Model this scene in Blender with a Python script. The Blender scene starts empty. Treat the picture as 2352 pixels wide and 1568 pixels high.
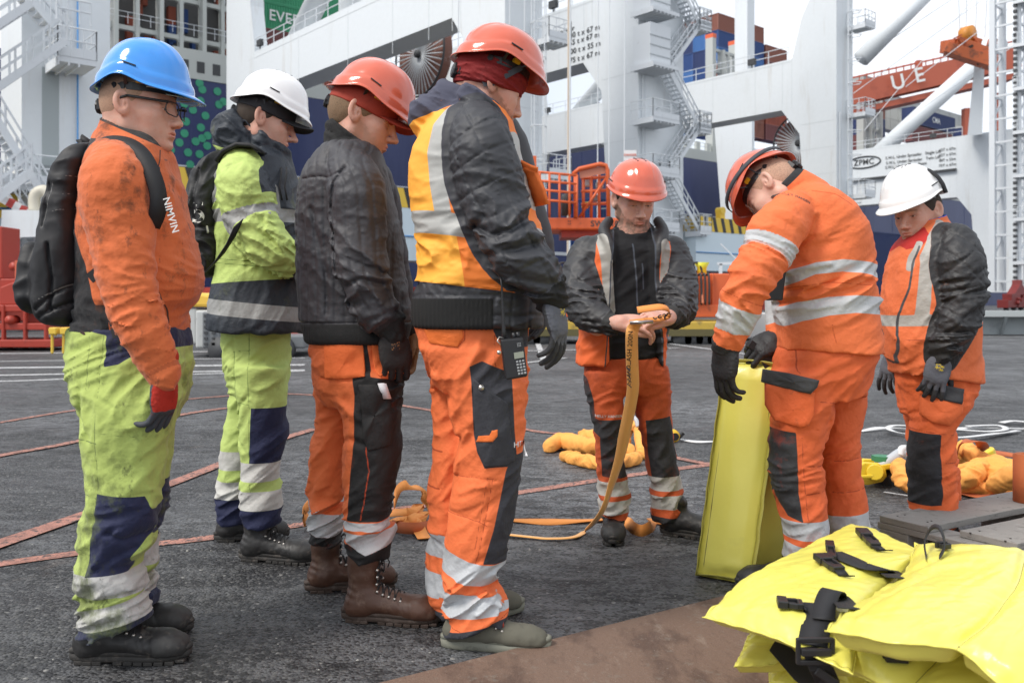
import bpy, bmesh, math, random
import numpy as np
from mathutils import Vector, Matrix
from mathutils.bvhtree import BVHTree
SC = bpy.context.scene
C = SC.collection
R = math.radians
# ---------------------------------------------------------------- camera
F = 2090.0          # focal length in units where the picture is 2352 wide
CXP, HZ, CH = 1176.0, 690.0, 1.03
cam = bpy.data.cameras.new('camera'); co = bpy.data.objects.new('camera', cam); C.objects.link(co)
co.location = (0, 0, CH); co.rotation_euler = (R(90), 0, 0)
cam.sensor_width = 36; cam.lens = 36*F/2352; cam.shift_y = -(784-HZ)/2352
cam.clip_start = .05; cam.clip_end = 3000
cam.dof.use_dof = True; cam.dof.focus_distance = 3.1; cam.dof.aperture_fstop = 5.6
SC.camera = co
# ---------------------------------------------------------------- sky
SUN_EL, SUN_AZ = 50, -122      # azimuth measured from +Y, clockwise positive: behind-left of the camera
wd = bpy.data.worlds.new('World'); SC.world = wd; wd.use_nodes = True
nt = wd.node_tree; nt.nodes.clear()
out = nt.nodes.new('ShaderNodeOutputWorld'); bg = nt.nodes.new('ShaderNodeBackground')
sky = nt.nodes.new('ShaderNodeTexSky'); sky.sky_type = 'NISHITA'; sky.sun_disc = False
sky.sun_elevation = R(SUN_EL); sky.sun_rotation = R(SUN_AZ)
tc = nt.nodes.new('ShaderNodeTexCoord'); ns = nt.nodes.new('ShaderNodeTexNoise')
ns.inputs['Scale'].default_value = 2.2; ns.inputs['Detail'].default_value = 6
mp = nt.nodes.new('ShaderNodeMapRange'); mp.inputs[1].default_value = .30; mp.inputs[2].default_value = .62
mp.inputs[3].default_value = .55; mp.inputs[4].default_value = 1.0
mx = nt.nodes.new('ShaderNodeMix'); mx.data_type = 'RGBA'
L = nt.links.new
L(tc.outputs['Generated'], ns.inputs['Vector']); L(ns.outputs['Fac'], mp.inputs[0]); L(mp.outputs[0], mx.inputs[0])
L(sky.outputs[0], mx.inputs[6]); mx.inputs[7].default_value = (9.6, 10.0, 10.6, 1)
L(mx.outputs[2], bg.inputs[0]); bg.inputs[1].default_value = .100; L(bg.outputs[0], out.inputs[0])
sl = bpy.data.lights.new('sun', 'SUN'); sl.energy = 2.3; sl.angle = R(20); sl.color = (1, .95, .88)
so = bpy.data.objects.new('sun', sl); C.objects.link(so)
az, el = R(SUN_AZ), R(SUN_EL)
sd = Vector((math.sin(az)*math.cos(el), math.cos(az)*math.cos(el), math.sin(el)))
so.rotation_euler = sd.to_track_quat('Z', 'Y').to_euler(); so.location = (-10, -6, 20)
SC.view_settings.view_transform = 'Standard'; SC.view_settings.look = 'None'
SC.view_settings.exposure = 0.34; SC.view_settings.gamma = 1
# ---------------------------------------------------------------- small helpers
def W(x, y, Y): return np.array([(x-CXP)/F*Y, Y, CH-(y-HZ)/F*Y])
def G(x, y):                      # point of the ground seen at a place of the photo
    Y = CH*F/(y-HZ); return np.array([(x-CXP)/F*Y, Y, 0.0])
def tag(o, label=None, cat=None, group=None, kind=None):
    if label: o['label'] = label
    if cat: o['category'] = cat
    if group: o['group'] = group
    if kind: o['kind'] = kind
    return o
def empty(name, loc, parent=None):
    o = bpy.data.objects.new(name, None); o.empty_display_size = .1; C.objects.link(o); o.location = Vector(loc)
    if parent: par(o, parent)
    return o
def par(o, p):
    bpy.context.view_layer.update()
    o.parent = p; o.matrix_parent_inverse = p.matrix_world.inverted() if p.parent is None else Matrix.Identity(4)
    if p.parent is not None: o.matrix_parent_inverse = p.matrix_world.inverted()
    return o
def raw(name, V, Fc, mat, parent=None, smooth=True, attrs=None, mats=None, fm=None):
    me = bpy.data.meshes.new(name)
    if isinstance(Fc, np.ndarray):
        n, k = Fc.shape
        me.vertices.add(len(V)); me.vertices.foreach_set('co', np.asarray(V, np.float32).ravel())
        me.loops.add(n*k); me.loops.foreach_set('vertex_index', Fc.astype(np.int32).ravel())
        me.polygons.add(n); me.polygons.foreach_set('loop_start', np.arange(0, n*k, k, dtype=np.int32))
        me.update(calc_edges=True)
    else:
        me.from_pydata([tuple(map(float, v)) for v in V], [], [tuple(map(int, f)) for f in Fc])
    if smooth: me.polygons.foreach_set('use_smooth', np.ones(len(me.polygons), bool))
    for m in ([mat] if mats is None else mats): me.materials.append(m)
    if fm is not None: me.polygons.foreach_set('material_index', np.asarray(fm, np.int32))
    for k_, a in (attrs or {}).items():
        at = me.attributes.new(k_, 'FLOAT', 'POINT'); at.data.foreach_set('value', np.clip(a, -.2, .2).astype(np.float32))
    me.update()
    o = bpy.data.objects.new(name, me); C.objects.link(o)
    if parent: par(o, parent)
    return o
class MB:                          # collects simple shapes into one mesh
    def __init__(s): s.v = []; s.f = []
    def add(s, vs, fs):
        b = len(s.v); s.v += [tuple(map(float, v)) for v in vs]; s.f += [tuple(b+i for i in f) for f in fs]
    def hexa(s, p):                # eight corners: bottom ring then top ring
        s.add(p, [(0,3,2,1),(4,5,6,7),(0,1,5,4),(1,2,6,5),(2,3,7,6),(3,0,4,7)])
    def box(s, x0, x1, y0, y1, z0, z1, M=None):
        p = [(x0,y0,z0),(x1,y0,z0),(x1,y1,z0),(x0,y1,z0),(x0,y0,z1),(x1,y0,z1),(x1,y1,z1),(x0,y1,z1)]
        if M is not None: p = [M(q) if callable(M) else M @ Vector(q) for q in p]
        s.hexa(p)
    def bar(s, a, b, w, h=None, up=(0,0,1)):
        a, b = Vector(a), Vector(b); h = h or w; d = (b-a).normalized(); u = Vector(up)
        if abs(d.dot(u)) > .98: u = Vector((0,1,0))
        r = d.cross(u).normalized()*(w/2); u = r.cross(d).normalized()*(h/2)
        s.hexa([a-r-u, a+r-u, b+r-u, b-r-u, a-r+u, a+r+u, b+r+u, b-r+u])
    def tube(s, pts, r, n=8, cap=True):
        pts = [Vector(p) for p in pts]; rs = r if hasattr(r, '__len__') else [r]*len(pts)
        rings = []; up = Vector((0,0,1))
        for i, p in enumerate(pts):
            d = (pts[min(i+1,len(pts)-1)]-pts[max(i-1,0)]).normalized()
            if abs(d.dot(up)) > .95: up = Vector((1,0,0)) if abs(d.x) < .9 else Vector((0,1,0))
            x = d.cross(up).normalized(); y = x.cross(d).normalized(); up = y
            rings.append([p+x*math.cos(2*math.pi*k/n)*rs[i]+y*math.sin(2*math.pi*k/n)*rs[i] for k in range(n)])
        vs = [v for r_ in rings for v in r_]; fs = []
        for i in range(len(rings)-1):
            for k in range(n): fs.append((i*n+k, i*n+(k+1)%n, (i+1)*n+(k+1)%n, (i+1)*n+k))
        if cap: fs += [tuple(range(n))[::-1], tuple((len(rings)-1)*n+k for k in range(n))]
        s.add(vs, fs)
    def ribbon(s, pts, widths, th=.0025):      # pts: centre line, widths: half-width vectors
        n = len(pts); vs = []; fs = []
        for i in range(n):
            p = Vector(pts[i]); w = Vector(widths[i]); d = (Vector(pts[min(i+1,n-1)])-Vector(pts[max(i-1,0)])).normalized()
            nn = d.cross(w).normalized()*(th/2)
            vs += [p-w-nn, p+w-nn, p+w+nn, p-w+nn]
        for i in range(n-1):
            for k in range(4): fs.append((4*i+k, 4*i+(k+1)%4, 4*i+4+(k+1)%4, 4*i+4+k))
        fs += [(3,2,1,0), tuple(4*(n-1)+k for k in range(4))]
        s.add(vs, fs)
    def prism(s, poly, M, d0, d1):  # poly in (a,b), M maps (a,b,depth)
        n = len(poly); vs = [M(a, b, d0) for a, b in poly]+[M(a, b, d1) for a, b in poly]
        fs = [tuple(range(n))[::-1], tuple(range(n, 2*n))]+[(i, (i+1)%n, n+(i+1)%n, n+i) for i in range(n)]
        s.add(vs, fs)
    def build(s, name, mat, parent=None, smooth=False, bevel=0, seg=2):
        o = raw(name, s.v, s.f, mat, parent, smooth)
        bm = bmesh.new(); bm.from_mesh(o.data); bmesh.ops.recalc_face_normals(bm, faces=bm.faces)
        bm.to_mesh(o.data); bm.free()
        if bevel:
            md = o.modifiers.new('bevel', 'BEVEL'); md.width = bevel; md.segments = seg; md.limit_method = 'ANGLE'
            md.angle_limit = R(40); md.harden_normals = False
        return o
def cr(pts, n=4):                  # Catmull-Rom through rows of any dimension
    P = np.array(pts, float); o = []
    for i in range(len(P)-1):
        p0, p1, p2, p3 = P[max(i-1,0)], P[i], P[i+1], P[min(i+2,len(P)-1)]
        for k in range(n):
            t = k/n
            o.append(.5*((2*p1)+(-p0+p2)*t+(2*p0-5*p1+4*p2-p3)*t*t+(-p0+3*p1-3*p2+p3)*t**3))
    o.append(P[-1]); return np.array(o)
# ---------------------------------------------------------------- materials
def mat(name, col, rough=.8, over=(), dirt=None, bump=None, metal=0, sheen=0, coat=0, var=0, tr=0, attr_bump=None):
    m = bpy.data.materials.new(name); m.use_nodes = True; t = m.node_tree; N = t.nodes; LL = t.links.new
    b = N['Principled BSDF']; b.inputs['Metallic'].default_value = metal
    b.inputs['Sheen Weight'].default_value = sheen; b.inputs['Coat Weight'].default_value = coat
    b.inputs['Transmission Weight'].default_value = tr
    g = N.new('ShaderNodeTexCoord')
    def rgb(c):
        n = N.new('ShaderNodeRGB'); n.outputs[0].default_value = (*c, 1); return n.outputs[0]
    def mixc(f, a, bb):
        n = N.new('ShaderNodeMix'); n.data_type = 'RGBA'; LL(f, n.inputs[0]) if not isinstance(f, float) else setattr(n.inputs[0], 'default_value', f)
        LL(a, n.inputs[6]); LL(bb, n.inputs[7]); return n.outputs[2]
    def rng(src, a, c, lo=0., hi=1.):
        n = N.new('ShaderNodeMapRange'); LL(src, n.inputs[0]); n.inputs[1].default_value = a; n.inputs[2].default_value = c
        n.inputs[3].default_value = lo; n.inputs[4].default_value = hi; return n.outputs[0]
    def noise(sc, det=4, st=None, rough_=.55):
        n = N.new('ShaderNodeTexNoise'); n.inputs['Scale'].default_value = sc; n.inputs['Detail'].default_value = det
        n.inputs['Roughness'].default_value = rough_
        if st:
            mm = N.new('ShaderNodeMapping'); mm.inputs['Scale'].default_value = st; LL(g.outputs['Object'], mm.inputs[0]); LL(mm.outputs[0], n.inputs['Vector'])
        else: LL(g.outputs['Object'], n.inputs['Vector'])
        return n.outputs['Fac']
    c = rgb(col); r = None
    val = N.new('ShaderNodeValue'); val.outputs[0].default_value = rough; r = val.outputs[0]
    for ov in over:
        an, oc, orr = ov[:3]; at = N.new('ShaderNodeAttribute'); at.attribute_name = an; sf = ov[3] if len(ov) > 3 else .0006
        f = rng(at.outputs['Fac'], -sf, sf, 0, ov[4] if len(ov) > 4 else 1)
        c = mixc(f, c, rgb(oc))
        mr = N.new('ShaderNodeMix'); LL(f, mr.inputs[0]); LL(r, mr.inputs[2]); mr.inputs[3].default_value = orr; r = mr.outputs[0]
    if var:
        f = rng(noise(3.5 if var < 1 else 1.0, 5), .3, .7, 0., min(var, .9))
        hs = N.new('ShaderNodeHueSaturation'); hs.inputs['Value'].default_value = .72; hs.inputs['Saturation'].default_value = .95
        LL(c, hs.inputs['Color']); c = mixc(f, c, hs.outputs[0])
    if dirt:                       # (colour, scale, threshold, strength[, stretch])
        for dd in (dirt if isinstance(dirt[0][0], tuple) else [dirt]):
            f = rng(noise(dd[1], 8, dd[4] if len(dd) > 4 else None, .68), dd[2], dd[2]+.10, 0., dd[3])
            c = mixc(f, c, rgb(dd[0]))
    LL(c, b.inputs['Base Color']); LL(r, b.inputs['Roughness'])
    if bump:
        last = None
        for bb in (bump if isinstance(bump[0], tuple) else [bump]):
            bn = N.new('ShaderNodeBump'); bn.inputs['Strength'].default_value = bb[1]; bn.inputs['Distance'].default_value = bb[2] if len(bb) > 2 else .002
            LL(noise(bb[0], 3, bb[3] if len(bb) > 3 else None), bn.inputs['Height'])
            if last: LL(last, bn.inputs['Normal'])
            last = bn.outputs[0]
        LL(last, b.inputs['Normal'])
    return m
# ================================================================ implicit surfaces
_rs = np.random.RandomState(7)
_perm = np.arange(256); _rs.shuffle(_perm); _perm = np.concatenate([_perm]*3)
_grad = _rs.normal(size=(256, 3)); _grad /= np.linalg.norm(_grad, axis=1)[:, None]; _grad = _grad.astype(np.float32)
def noise3(P):
    P = np.asarray(P, np.float32); i = np.floor(P).astype(np.int32); f = P-i; i &= 255; u = f*f*f*(f*(f*6-15)+10)
    def g(dx, dy, dz):
        h = _perm[_perm[_perm[i[:,0]+dx]+i[:,1]+dy]+i[:,2]+dz] & 255
        gr = _grad[h]; return gr[:,0]*(f[:,0]-dx)+gr[:,1]*(f[:,1]-dy)+gr[:,2]*(f[:,2]-dz)
    x0 = g(0,0,0)*(1-u[:,0])+g(1,0,0)*u[:,0]; x1 = g(0,1,0)*(1-u[:,0])+g(1,1,0)*u[:,0]
    x2 = g(0,0,1)*(1-u[:,0])+g(1,0,1)*u[:,0]; x3 = g(0,1,1)*(1-u[:,0])+g(1,1,1)*u[:,0]
    y0 = x0*(1-u[:,1])+x1*u[:,1]; y1 = x2*(1-u[:,1])+x3*u[:,1]
    return (y0*(1-u[:,2])+y1*u[:,2])*1.6
def smin(a, b, k):
    h = np.clip(.5+.5*(b-a)/k, 0, 1); return b*(1-h)+a*h-k*h*(1-h)
def smax(a, b, k): return -smin(-a, -b, k)
def ell(P, c, r):
    q = (P-np.array(c, np.float32))/np.array(r, np.float32); k0 = np.linalg.norm(q, axis=1)
    k1 = np.linalg.norm(q/np.array(r, np.float32), axis=1)+1e-9; return k0*(k0-1)/k1
def cap(P, a, b, ra, rb):
    a = np.array(a, np.float32); b = np.array(b, np.float32); ba = b-a
    t = np.clip((P-a)@ba/(ba@ba), 0, 1); return np.linalg.norm(P-a-t[:, None]*ba, axis=1)-(ra+(rb-ra)*t)
def chain(P, rows, q=1., n=3, want=False):
    """tapered tube through rows (x,y,z,r); q squashes it along y"""
    Rw = cr(rows, n).astype(np.float32); d = np.full(len(P), 9., np.float32); T = np.zeros(len(P), np.float32); acc = 0.
    sc = np.array([1, 1/q, 1], np.float32); Ps = P*sc
    for i in range(len(Rw)-1):
        a, b = Rw[i,:3]*sc, Rw[i+1,:3]*sc; ba = b-a; l = float(ba@ba)
        t = np.clip((Ps-a)@ba/max(l, 1e-9), 0, 1); dd = np.linalg.norm(Ps-a-t[:, None]*ba, axis=1)-(Rw[i,3]+(Rw[i+1,3]-Rw[i,3])*t)
        L_ = float(np.linalg.norm(Rw[i+1,:3]-Rw[i,:3]))
        if want: T = np.where(dd < d, acc+t*L_, T)
        d = np.minimum(d, dd); acc += L_
    d *= min(1, q)
    return (d, T) if want else d
def vl(P, secs, n=2.3, cut=.004):
    """upright loft. secs rows: z, x-centre, half width x, y-centre, half width y"""
    S = cr(sorted(secs, key=lambda s: s[0]), 4); z = np.clip(P[:,2], S[0,0], S[-1,0])
    cx, a, cy, b = [np.interp(z, S[:,0], S[:,i]).astype(np.float32) for i in (1,2,3,4)]
    r = (np.abs((P[:,0]-cx)/a)**n+np.abs((P[:,1]-cy)/b)**n)**(1/n); d = (r-1)*np.minimum(a, b)
    return smax(smax(d, S[0,0]-P[:,2], cut*4), P[:,2]-S[-1,0], cut*4)
def loft(Y, rows, q=None):
    """rows in photo units: (y, x left, x right, half depth m[, depth offset m]) -> vl sections"""
    o = []
    for r in rows:
        dy = r[4] if len(r) > 4 else 0; Yc = Y+dy
        a = W(r[1], r[0], Yc-.35*r[3]); b = W(r[2], r[0], Yc-.35*r[3]); o.append((W(0, r[0], Yc)[2], (a[0]+b[0])/2, (b[0]-a[0])/2, Yc, r[3]))
    return o
def rowsp(lst):                    # photo rows (x,y,Y,r in metres) -> chain rows
    return [(*W(x, y, Y), r) for x, y, Y, r in lst]
def surf(f, lo, hi, h, cs=4):
    lo = np.array(lo, float); hi = np.array(hi, float); nb = np.ceil((hi-lo)/(h*cs)).astype(int); H = h*cs
    ax = [lo[i]+(np.arange(nb[i])+.5)*H for i in range(3)]
    G_ = np.stack(np.meshgrid(*ax, indexing='ij'), -1).reshape(-1, 3).astype(np.float32)
    dc = f(G_).reshape(nb); near = np.abs(dc) < H*.95+.012
    nf = nb*cs+1
    V = np.pad(np.repeat(np.repeat(np.repeat(np.where(dc > 0, 1., -1.).astype(np.float32), cs, 0), cs, 1), cs, 2), ((0,1),)*3, mode='edge')
    m = np.repeat(np.repeat(np.repeat(near, cs, 0), cs, 1), cs, 2); M_ = np.zeros(nf, bool)
    for dx in (0,1):
        for dy in (0,1):
            for dz in (0,1): M_[dx:dx+m.shape[0], dy:dy+m.shape[1], dz:dz+m.shape[2]] |= m
    I = np.argwhere(M_); vals = np.empty(len(I), np.float32)
    for s in range(0, len(I), 400000):
        vals[s:s+400000] = f((lo+I[s:s+400000]*h).astype(np.float32))
    V[M_] = vals
    S = V < 0; c = [S[a:a+nf[0]-1, b:b+nf[1]-1, d:d+nf[2]-1] for a in (0,1) for b in (0,1) for d in (0,1)]
    anyc = np.logical_or.reduce(c); allc = np.logical_and.reduce(c); act = anyc & ~allc
    A = np.argwhere(act); idx = np.full(act.shape, -1, np.int32); idx[act] = np.arange(len(A))
    acc = np.zeros((len(A), 3)); cnt = np.zeros(len(A))
    cor = [np.array((a,b,d)) for a in (0,1) for b in (0,1) for d in (0,1)]
    vv = [V[A[:,0]+k[0], A[:,1]+k[1], A[:,2]+k[2]] for k in cor]
    for i in range(8):
        for j in range(i+1, 8):
            if np.abs(cor[i]-cor[j]).sum() == 1:
                x = (vv[i] < 0) != (vv[j] < 0); t = vv[i]/(vv[i]-vv[j]+1e-12)
                acc += np.where(x[:, None], cor[i]+np.clip(t, 0, 1)[:, None]*(cor[j]-cor[i]), 0); cnt += x
    verts = lo+(A+acc/cnt[:, None])*h
    quads = []
    for ax_ in range(3):
        a1, a2 = [(1,2),(2,0),(0,1)][ax_]
        sl0 = [slice(0, None)]*3; sl1 = [slice(0, None)]*3; sl0[ax_] = slice(0, -1); sl1[ax_] = slice(1, None)
        E = S[tuple(sl0)] != S[tuple(sl1)]; K = np.argwhere(E)
        K = K[(K[:,a1] > 0) & (K[:,a2] > 0) & (K[:,a1] < nf[a1]-1) & (K[:,a2] < nf[a2]-1)]
        ins = S[K[:,0], K[:,1], K[:,2]]; q = []
        for o1, o2 in ((-1,-1),(0,-1),(0,0),(-1,0)):
            k = K.copy(); k[:,a1] += o1; k[:,a2] += o2; q.append(idx[k[:,0], k[:,1], k[:,2]])
        q = np.stack(q, 1); q = np.where(ins[:, None], q, q[:, ::-1]); quads.append(q[(q >= 0).all(1)])
    Q = np.concatenate(quads)
    # one round of smoothing
    nb_ = np.zeros((len(verts), 3)); ct = np.zeros(len(verts))
    for i in range(4):
        a, b = Q[:,i], Q[:,(i+1) % 4]
        for s_, t_ in ((a,b),(b,a)):
            ct += np.bincount(s_, minlength=len(verts))
            for k in range(3): nb_[:,k] += np.bincount(s_, weights=verts[t_,k], minlength=len(verts))
    verts = verts*.5+.5*nb_/np.maximum(ct, 1)[:, None]
    return verts.astype(np.float32), Q
def bounds(*lists, pad=.05):
    """bounds of chains (x,y,z,r) and lofts (z,cx,a,cy,b)"""
    lo = np.array([9e9]*3); hi = -lo
    for l in lists:
        for r in l:
            if len(r) == 4: c = np.array(r[:3]); e = np.array([r[3]]*3)
            else: c = np.array([r[1], r[3], r[0]]); e = np.array([r[2], r[4], 0])
            lo = np.minimum(lo, c-e); hi = np.maximum(hi, c+e)
    return lo-pad, hi+pad
def polyd(P, poly, Y):             # signed distance (inside > 0) to a polygon of photo points standing at depth Y
    q = np.array([W(x, y, Y)[[0,2]] for x, y in poly], np.float32); p = P[:, [0,2]].astype(np.float32)
    d = np.full(len(p), 9., np.float32); ins = np.zeros(len(p), bool)
    for i in range(len(q)):
        a, b = q[i], q[(i+1) % len(q)]; ba = b-a; t = np.clip((p-a)@ba/max(float(ba@ba), 1e-9), 0, 1)
        d = np.minimum(d, np.linalg.norm(p-a-t[:, None]*ba, axis=1))
        c = (a[1] > p[:,1]) != (b[1] > p[:,1]); xx = a[0]+(p[:,1]-a[1])*(b[0]-a[0])/(b[1]-a[1]+1e-9); ins ^= c & (p[:,0] < xx)
    return np.where(ins, d, -d)
def lined(P, pts, Y, w):           # stripe of half width w m along a photo polyline at depth Y
    q = np.array([W(x, y, Y)[[0,2]] for x, y in pts], np.float32); p = P[:, [0,2]].astype(np.float32); d = np.full(len(p), 9., np.float32)
    for i in range(len(q)-1):
        a, b = q[i], q[i+1]; ba = b-a; t = np.clip((p-a)@ba/max(float(ba@ba), 1e-9), 0, 1)
        d = np.minimum(d, np.linalg.norm(p-a-t[:, None]*ba, axis=1))
    return w-d
def bnd(P, Y, ya, yb, sl=0., x0=0):     # horizontal band between photo heights ya..yb at depth Y, slope sl about photo x0
    za = W(0, ya, Y)[2]; zb = W(0, yb, Y)[2]; z = P[:,2]+sl*(P[:,0]-W(x0, 0, Y)[0]); return np.minimum(za-z, z-zb)
def env(z, pts):                   # amplitude over height, pts [(z,amp)]
    pts = sorted(pts); return np.interp(z, [p[0] for p in pts], [p[1] for p in pts]).astype(np.float32)
def billow(P, fr, seed=0, warp=.6, wf=.35):
    Q = P*np.array(fr, np.float32)+seed*7.31
    w = noise3(Q*wf+3.3); Q = Q+w[:, None]*warp*2
    a = noise3(Q); b = noise3(Q*2.1+11); c = noise3(Q*4.3+5); return 1.3*((np.abs(a)+1e-4)**.8*2-.70)+.42*((np.abs(b)+1e-4)**.8*2-.70)+.16*(np.abs(c)*2-.55)
def soft(P, fr, seed=0): return noise3(P*np.array(fr, np.float32)+seed*3.77)
def rotv(P, ang):                  # rotate in the xz plane
    c, s = math.cos(ang), math.sin(ang); Q = P.copy(); Q[:,0] = c*P[:,0]+s*P[:,2]; Q[:,2] = -s*P[:,0]+c*P[:,2]; return Q
def creases(P, lst, near=None):
    """drawn folds: (photo polyline, depth Y, half width m, height m (+ridge/-valley)); near: only where y<near"""
    d = np.zeros(len(P), np.float32)
    for pts, Y, w, hgt in lst:
        l = np.clip((lined(P, pts, Y, 0)*-1)/w, 0, 3); g = np.exp(-l*l*1.5)*hgt
        d += g if near is None else g*(P[:,1] < near)
    return d
# ================================================================ heads, hands, boots, helmets
def frame(org, yaw=0, pitch=0, roll=0, s=1.):      # local x forward, y to the figure's left, z up
    return Matrix.Translation(Vector(org)) @ Matrix.Rotation(R(yaw), 4, 'Z') @ Matrix.Rotation(R(pitch), 4, 'Y') @ Matrix.Rotation(R(roll), 4, 'X') @ Matrix.Scale(s, 4)
def inv_pts(M, P):
    A = np.array(M.inverted(), np.float32); return P@A[:3,:3].T+A[:3,3]
def fwd_pts(M, P):
    A = np.array(M, np.float32); return P@A[:3,:3].T+A[:3,3]
def head_sdf(P, o):
    jaw = o.get('jaw', 1.); nose = o.get('nose', 1.)
    P = P.copy(); P[:,0] = np.where(P[:,0] > 0, P[:,0]/1.10, P[:,0])
    Q = P.copy(); Q[:,1] = np.abs(Q[:,1])
    d = ell(P, (-.010,0,.035), (.094,.076,.086))
    d = smin(d, ell(P, (-.035,0,.005), (.066,.066,.07)), .03)
    d = smin(d, ell(P, (.036,0,-.028), (.050,.054,.078)), .03)
    d = smin(d, cap(Q, (-.008,.050,-.058), (.058,.022,-.093), .019*jaw, .017*jaw), .028)
    d = smin(d, cap(Q, (-.008,.054,-.02), (-.008,.050,-.06), .017, .016), .025)
    d = smin(d, ell(P, (.075,0,-.098), (.018,.023,.018)), .02)
    d = smin(d, ell(P, (.066,0,-.067), (.026,.031,.024)), .018)
    d = smin(d, ell(Q, (.050,.042,-.022), (.026,.018,.020)), .022)
    d = smin(d, ell(Q, (.052,.028,-.050), (.025,.020,.026)), .022)        # cheeks
    d = smin(d, cap(Q, (.075,.010,.019), (.058,.047,.020), .011, .009), .014)   # brow
    d = smax(d, -ell(Q, (.094,.031,.000), (.019,.017,.0125)), .013)       # eye sockets
    d = smin(d, ell(Q, (.0655,.032,.000), (.0145,.0165,.0135)), .005)
    d = smin(d, cap(Q, (.066,.018,.0055), (.066,.045,.0035), .0125, .0095), .004)   # upper lid
    d = smin(d, cap(P, (.080,0,.010), (.1035*nose,0,-.032), .0100, .0090), .012)
    d = smin(d, ell(P, (.1035*nose,0,-.037), (.0125,.0115,.0098)), .007)
    d = smin(d, ell(Q, (.095,.0120,-.040), (.0125,.0078,.0088)), .006)
    d = smax(d, -ell(Q, (.104,.006,-.0490), (.0055,.0036,.0045)), .003)
    d = smin(d, ell(P, (.084,0,-.0625), (.011,.021,.0064)), .009)         # lips
    d = smin(d, ell(P, (.083,0,-.0735), (.011,.019,.0075)), .009)
    d = smax(d, -ell(P, (.098,0,-.0680), (.009,.022,.0013)), .004)
    d = smax(d, -ell(P, (.094,0,-.0850), (.009,.018,.0050)), .010)
    # ears
    E = Q-np.array((-.012,.0765,-.002), np.float32); a = .18; c_, s_ = math.cos(a), math.sin(a)
    ex = c_*E[:,0]+s_*E[:,2]; ez = -s_*E[:,0]+c_*E[:,2]; b = .45; ey = math.cos(b)*E[:,1]+math.sin(b)*ex; ex = math.cos(b)*ex-math.sin(b)*E[:,1]
    eo = np.stack([ex, ey, ez], 1).astype(np.float32)
    ea = ell(eo, (-.004,.004,.002), (.0205,.0075,.0345)); ea = smin(ea, ell(eo, (.002,.002,-.024), (.010,.006,.011)), .008)
    ea = smax(ea, -ell(eo, (.000,.0125,.004), (.0120,.0100,.0220)), .004); ea = smin(ea, ell(eo, (.004,.003,-.002), (.0045,.006,.012)), .004)
    ea = smax(ea, -ell(eo, (.008,.010,-.006), (.0042,.008,.0065)), .003)
    return smin(d, ea, .007)
def skin_attr(L_, o):               # masks in head coordinates
    L_ = L_.copy(); L_[:,0] = np.where(L_[:,0] > 0, L_[:,0]/1.10, L_[:,0])
    q = L_.copy(); q[:,1] = np.abs(q[:,1]); n = noise3(L_*420)*.004+noise3(L_*90)*.005
    look = o.get('look', 0)
    a = {}
    dx = q[:,1]-.0315; open_ = o.get('open', .0036)
    zc = -.001-open_*.6+.0*dx; front = L_[:,0]-.06
    zlim = open_*(1-(dx/.0135)**2)
    a['eyew'] = np.minimum(np.minimum(zlim-np.abs(L_[:,2]-zc), front), .05)
    ir = .0058-np.sqrt((dx-look)**2+(L_[:,2]-zc+.0005)**2); a['iris'] = np.minimum(ir, a['eyew'])
    a['lash'] = np.minimum(.0011-np.abs(L_[:,2]-(zc+np.maximum(zlim, 0)+.0004)), np.minimum(.0155-np.abs(dx), front))
    a['brow'] = np.minimum(np.minimum(.0038-np.abs(L_[:,2]-(.0215-.15*np.abs(dx+.004)))+n*.35, .019-np.abs(dx+.002)), front+.01)
    a['lips'] = np.minimum(np.minimum(.0085*(1-(L_[:,1]/.025)**2)-np.abs(L_[:,2]+.0675), .05), L_[:,0]-.078)
    h = o.get('beard', 0)           # 0 none, 1 stubble / beard
    if h:
        e = np.minimum(np.minimum(-.052-.9*np.maximum(q[:,1]-.03, 0)*0-L_[:,2]+np.clip(.055-L_[:,0], 0, .07)*.75, L_[:,0]+.004), .05)
        m = -ell(L_, (.09,0,-.068), (.02,.019,.0085)); e = np.minimum(e, -np.maximum(m, -.05))
        ck = -ell(q, (.07,.042,-.035), (.03,.02,.022)); e = np.minimum(e, -np.maximum(ck, -.05))
        e = np.minimum(e, -.103*0+L_[:,2]+.118+np.clip(.06-L_[:,0], 0, .05)*.0)
        a['beard'] = e+n*1.6-(.003 if h < 1 else 0)
    else: a['beard'] = np.full(len(q), -.1)
    return a
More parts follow.
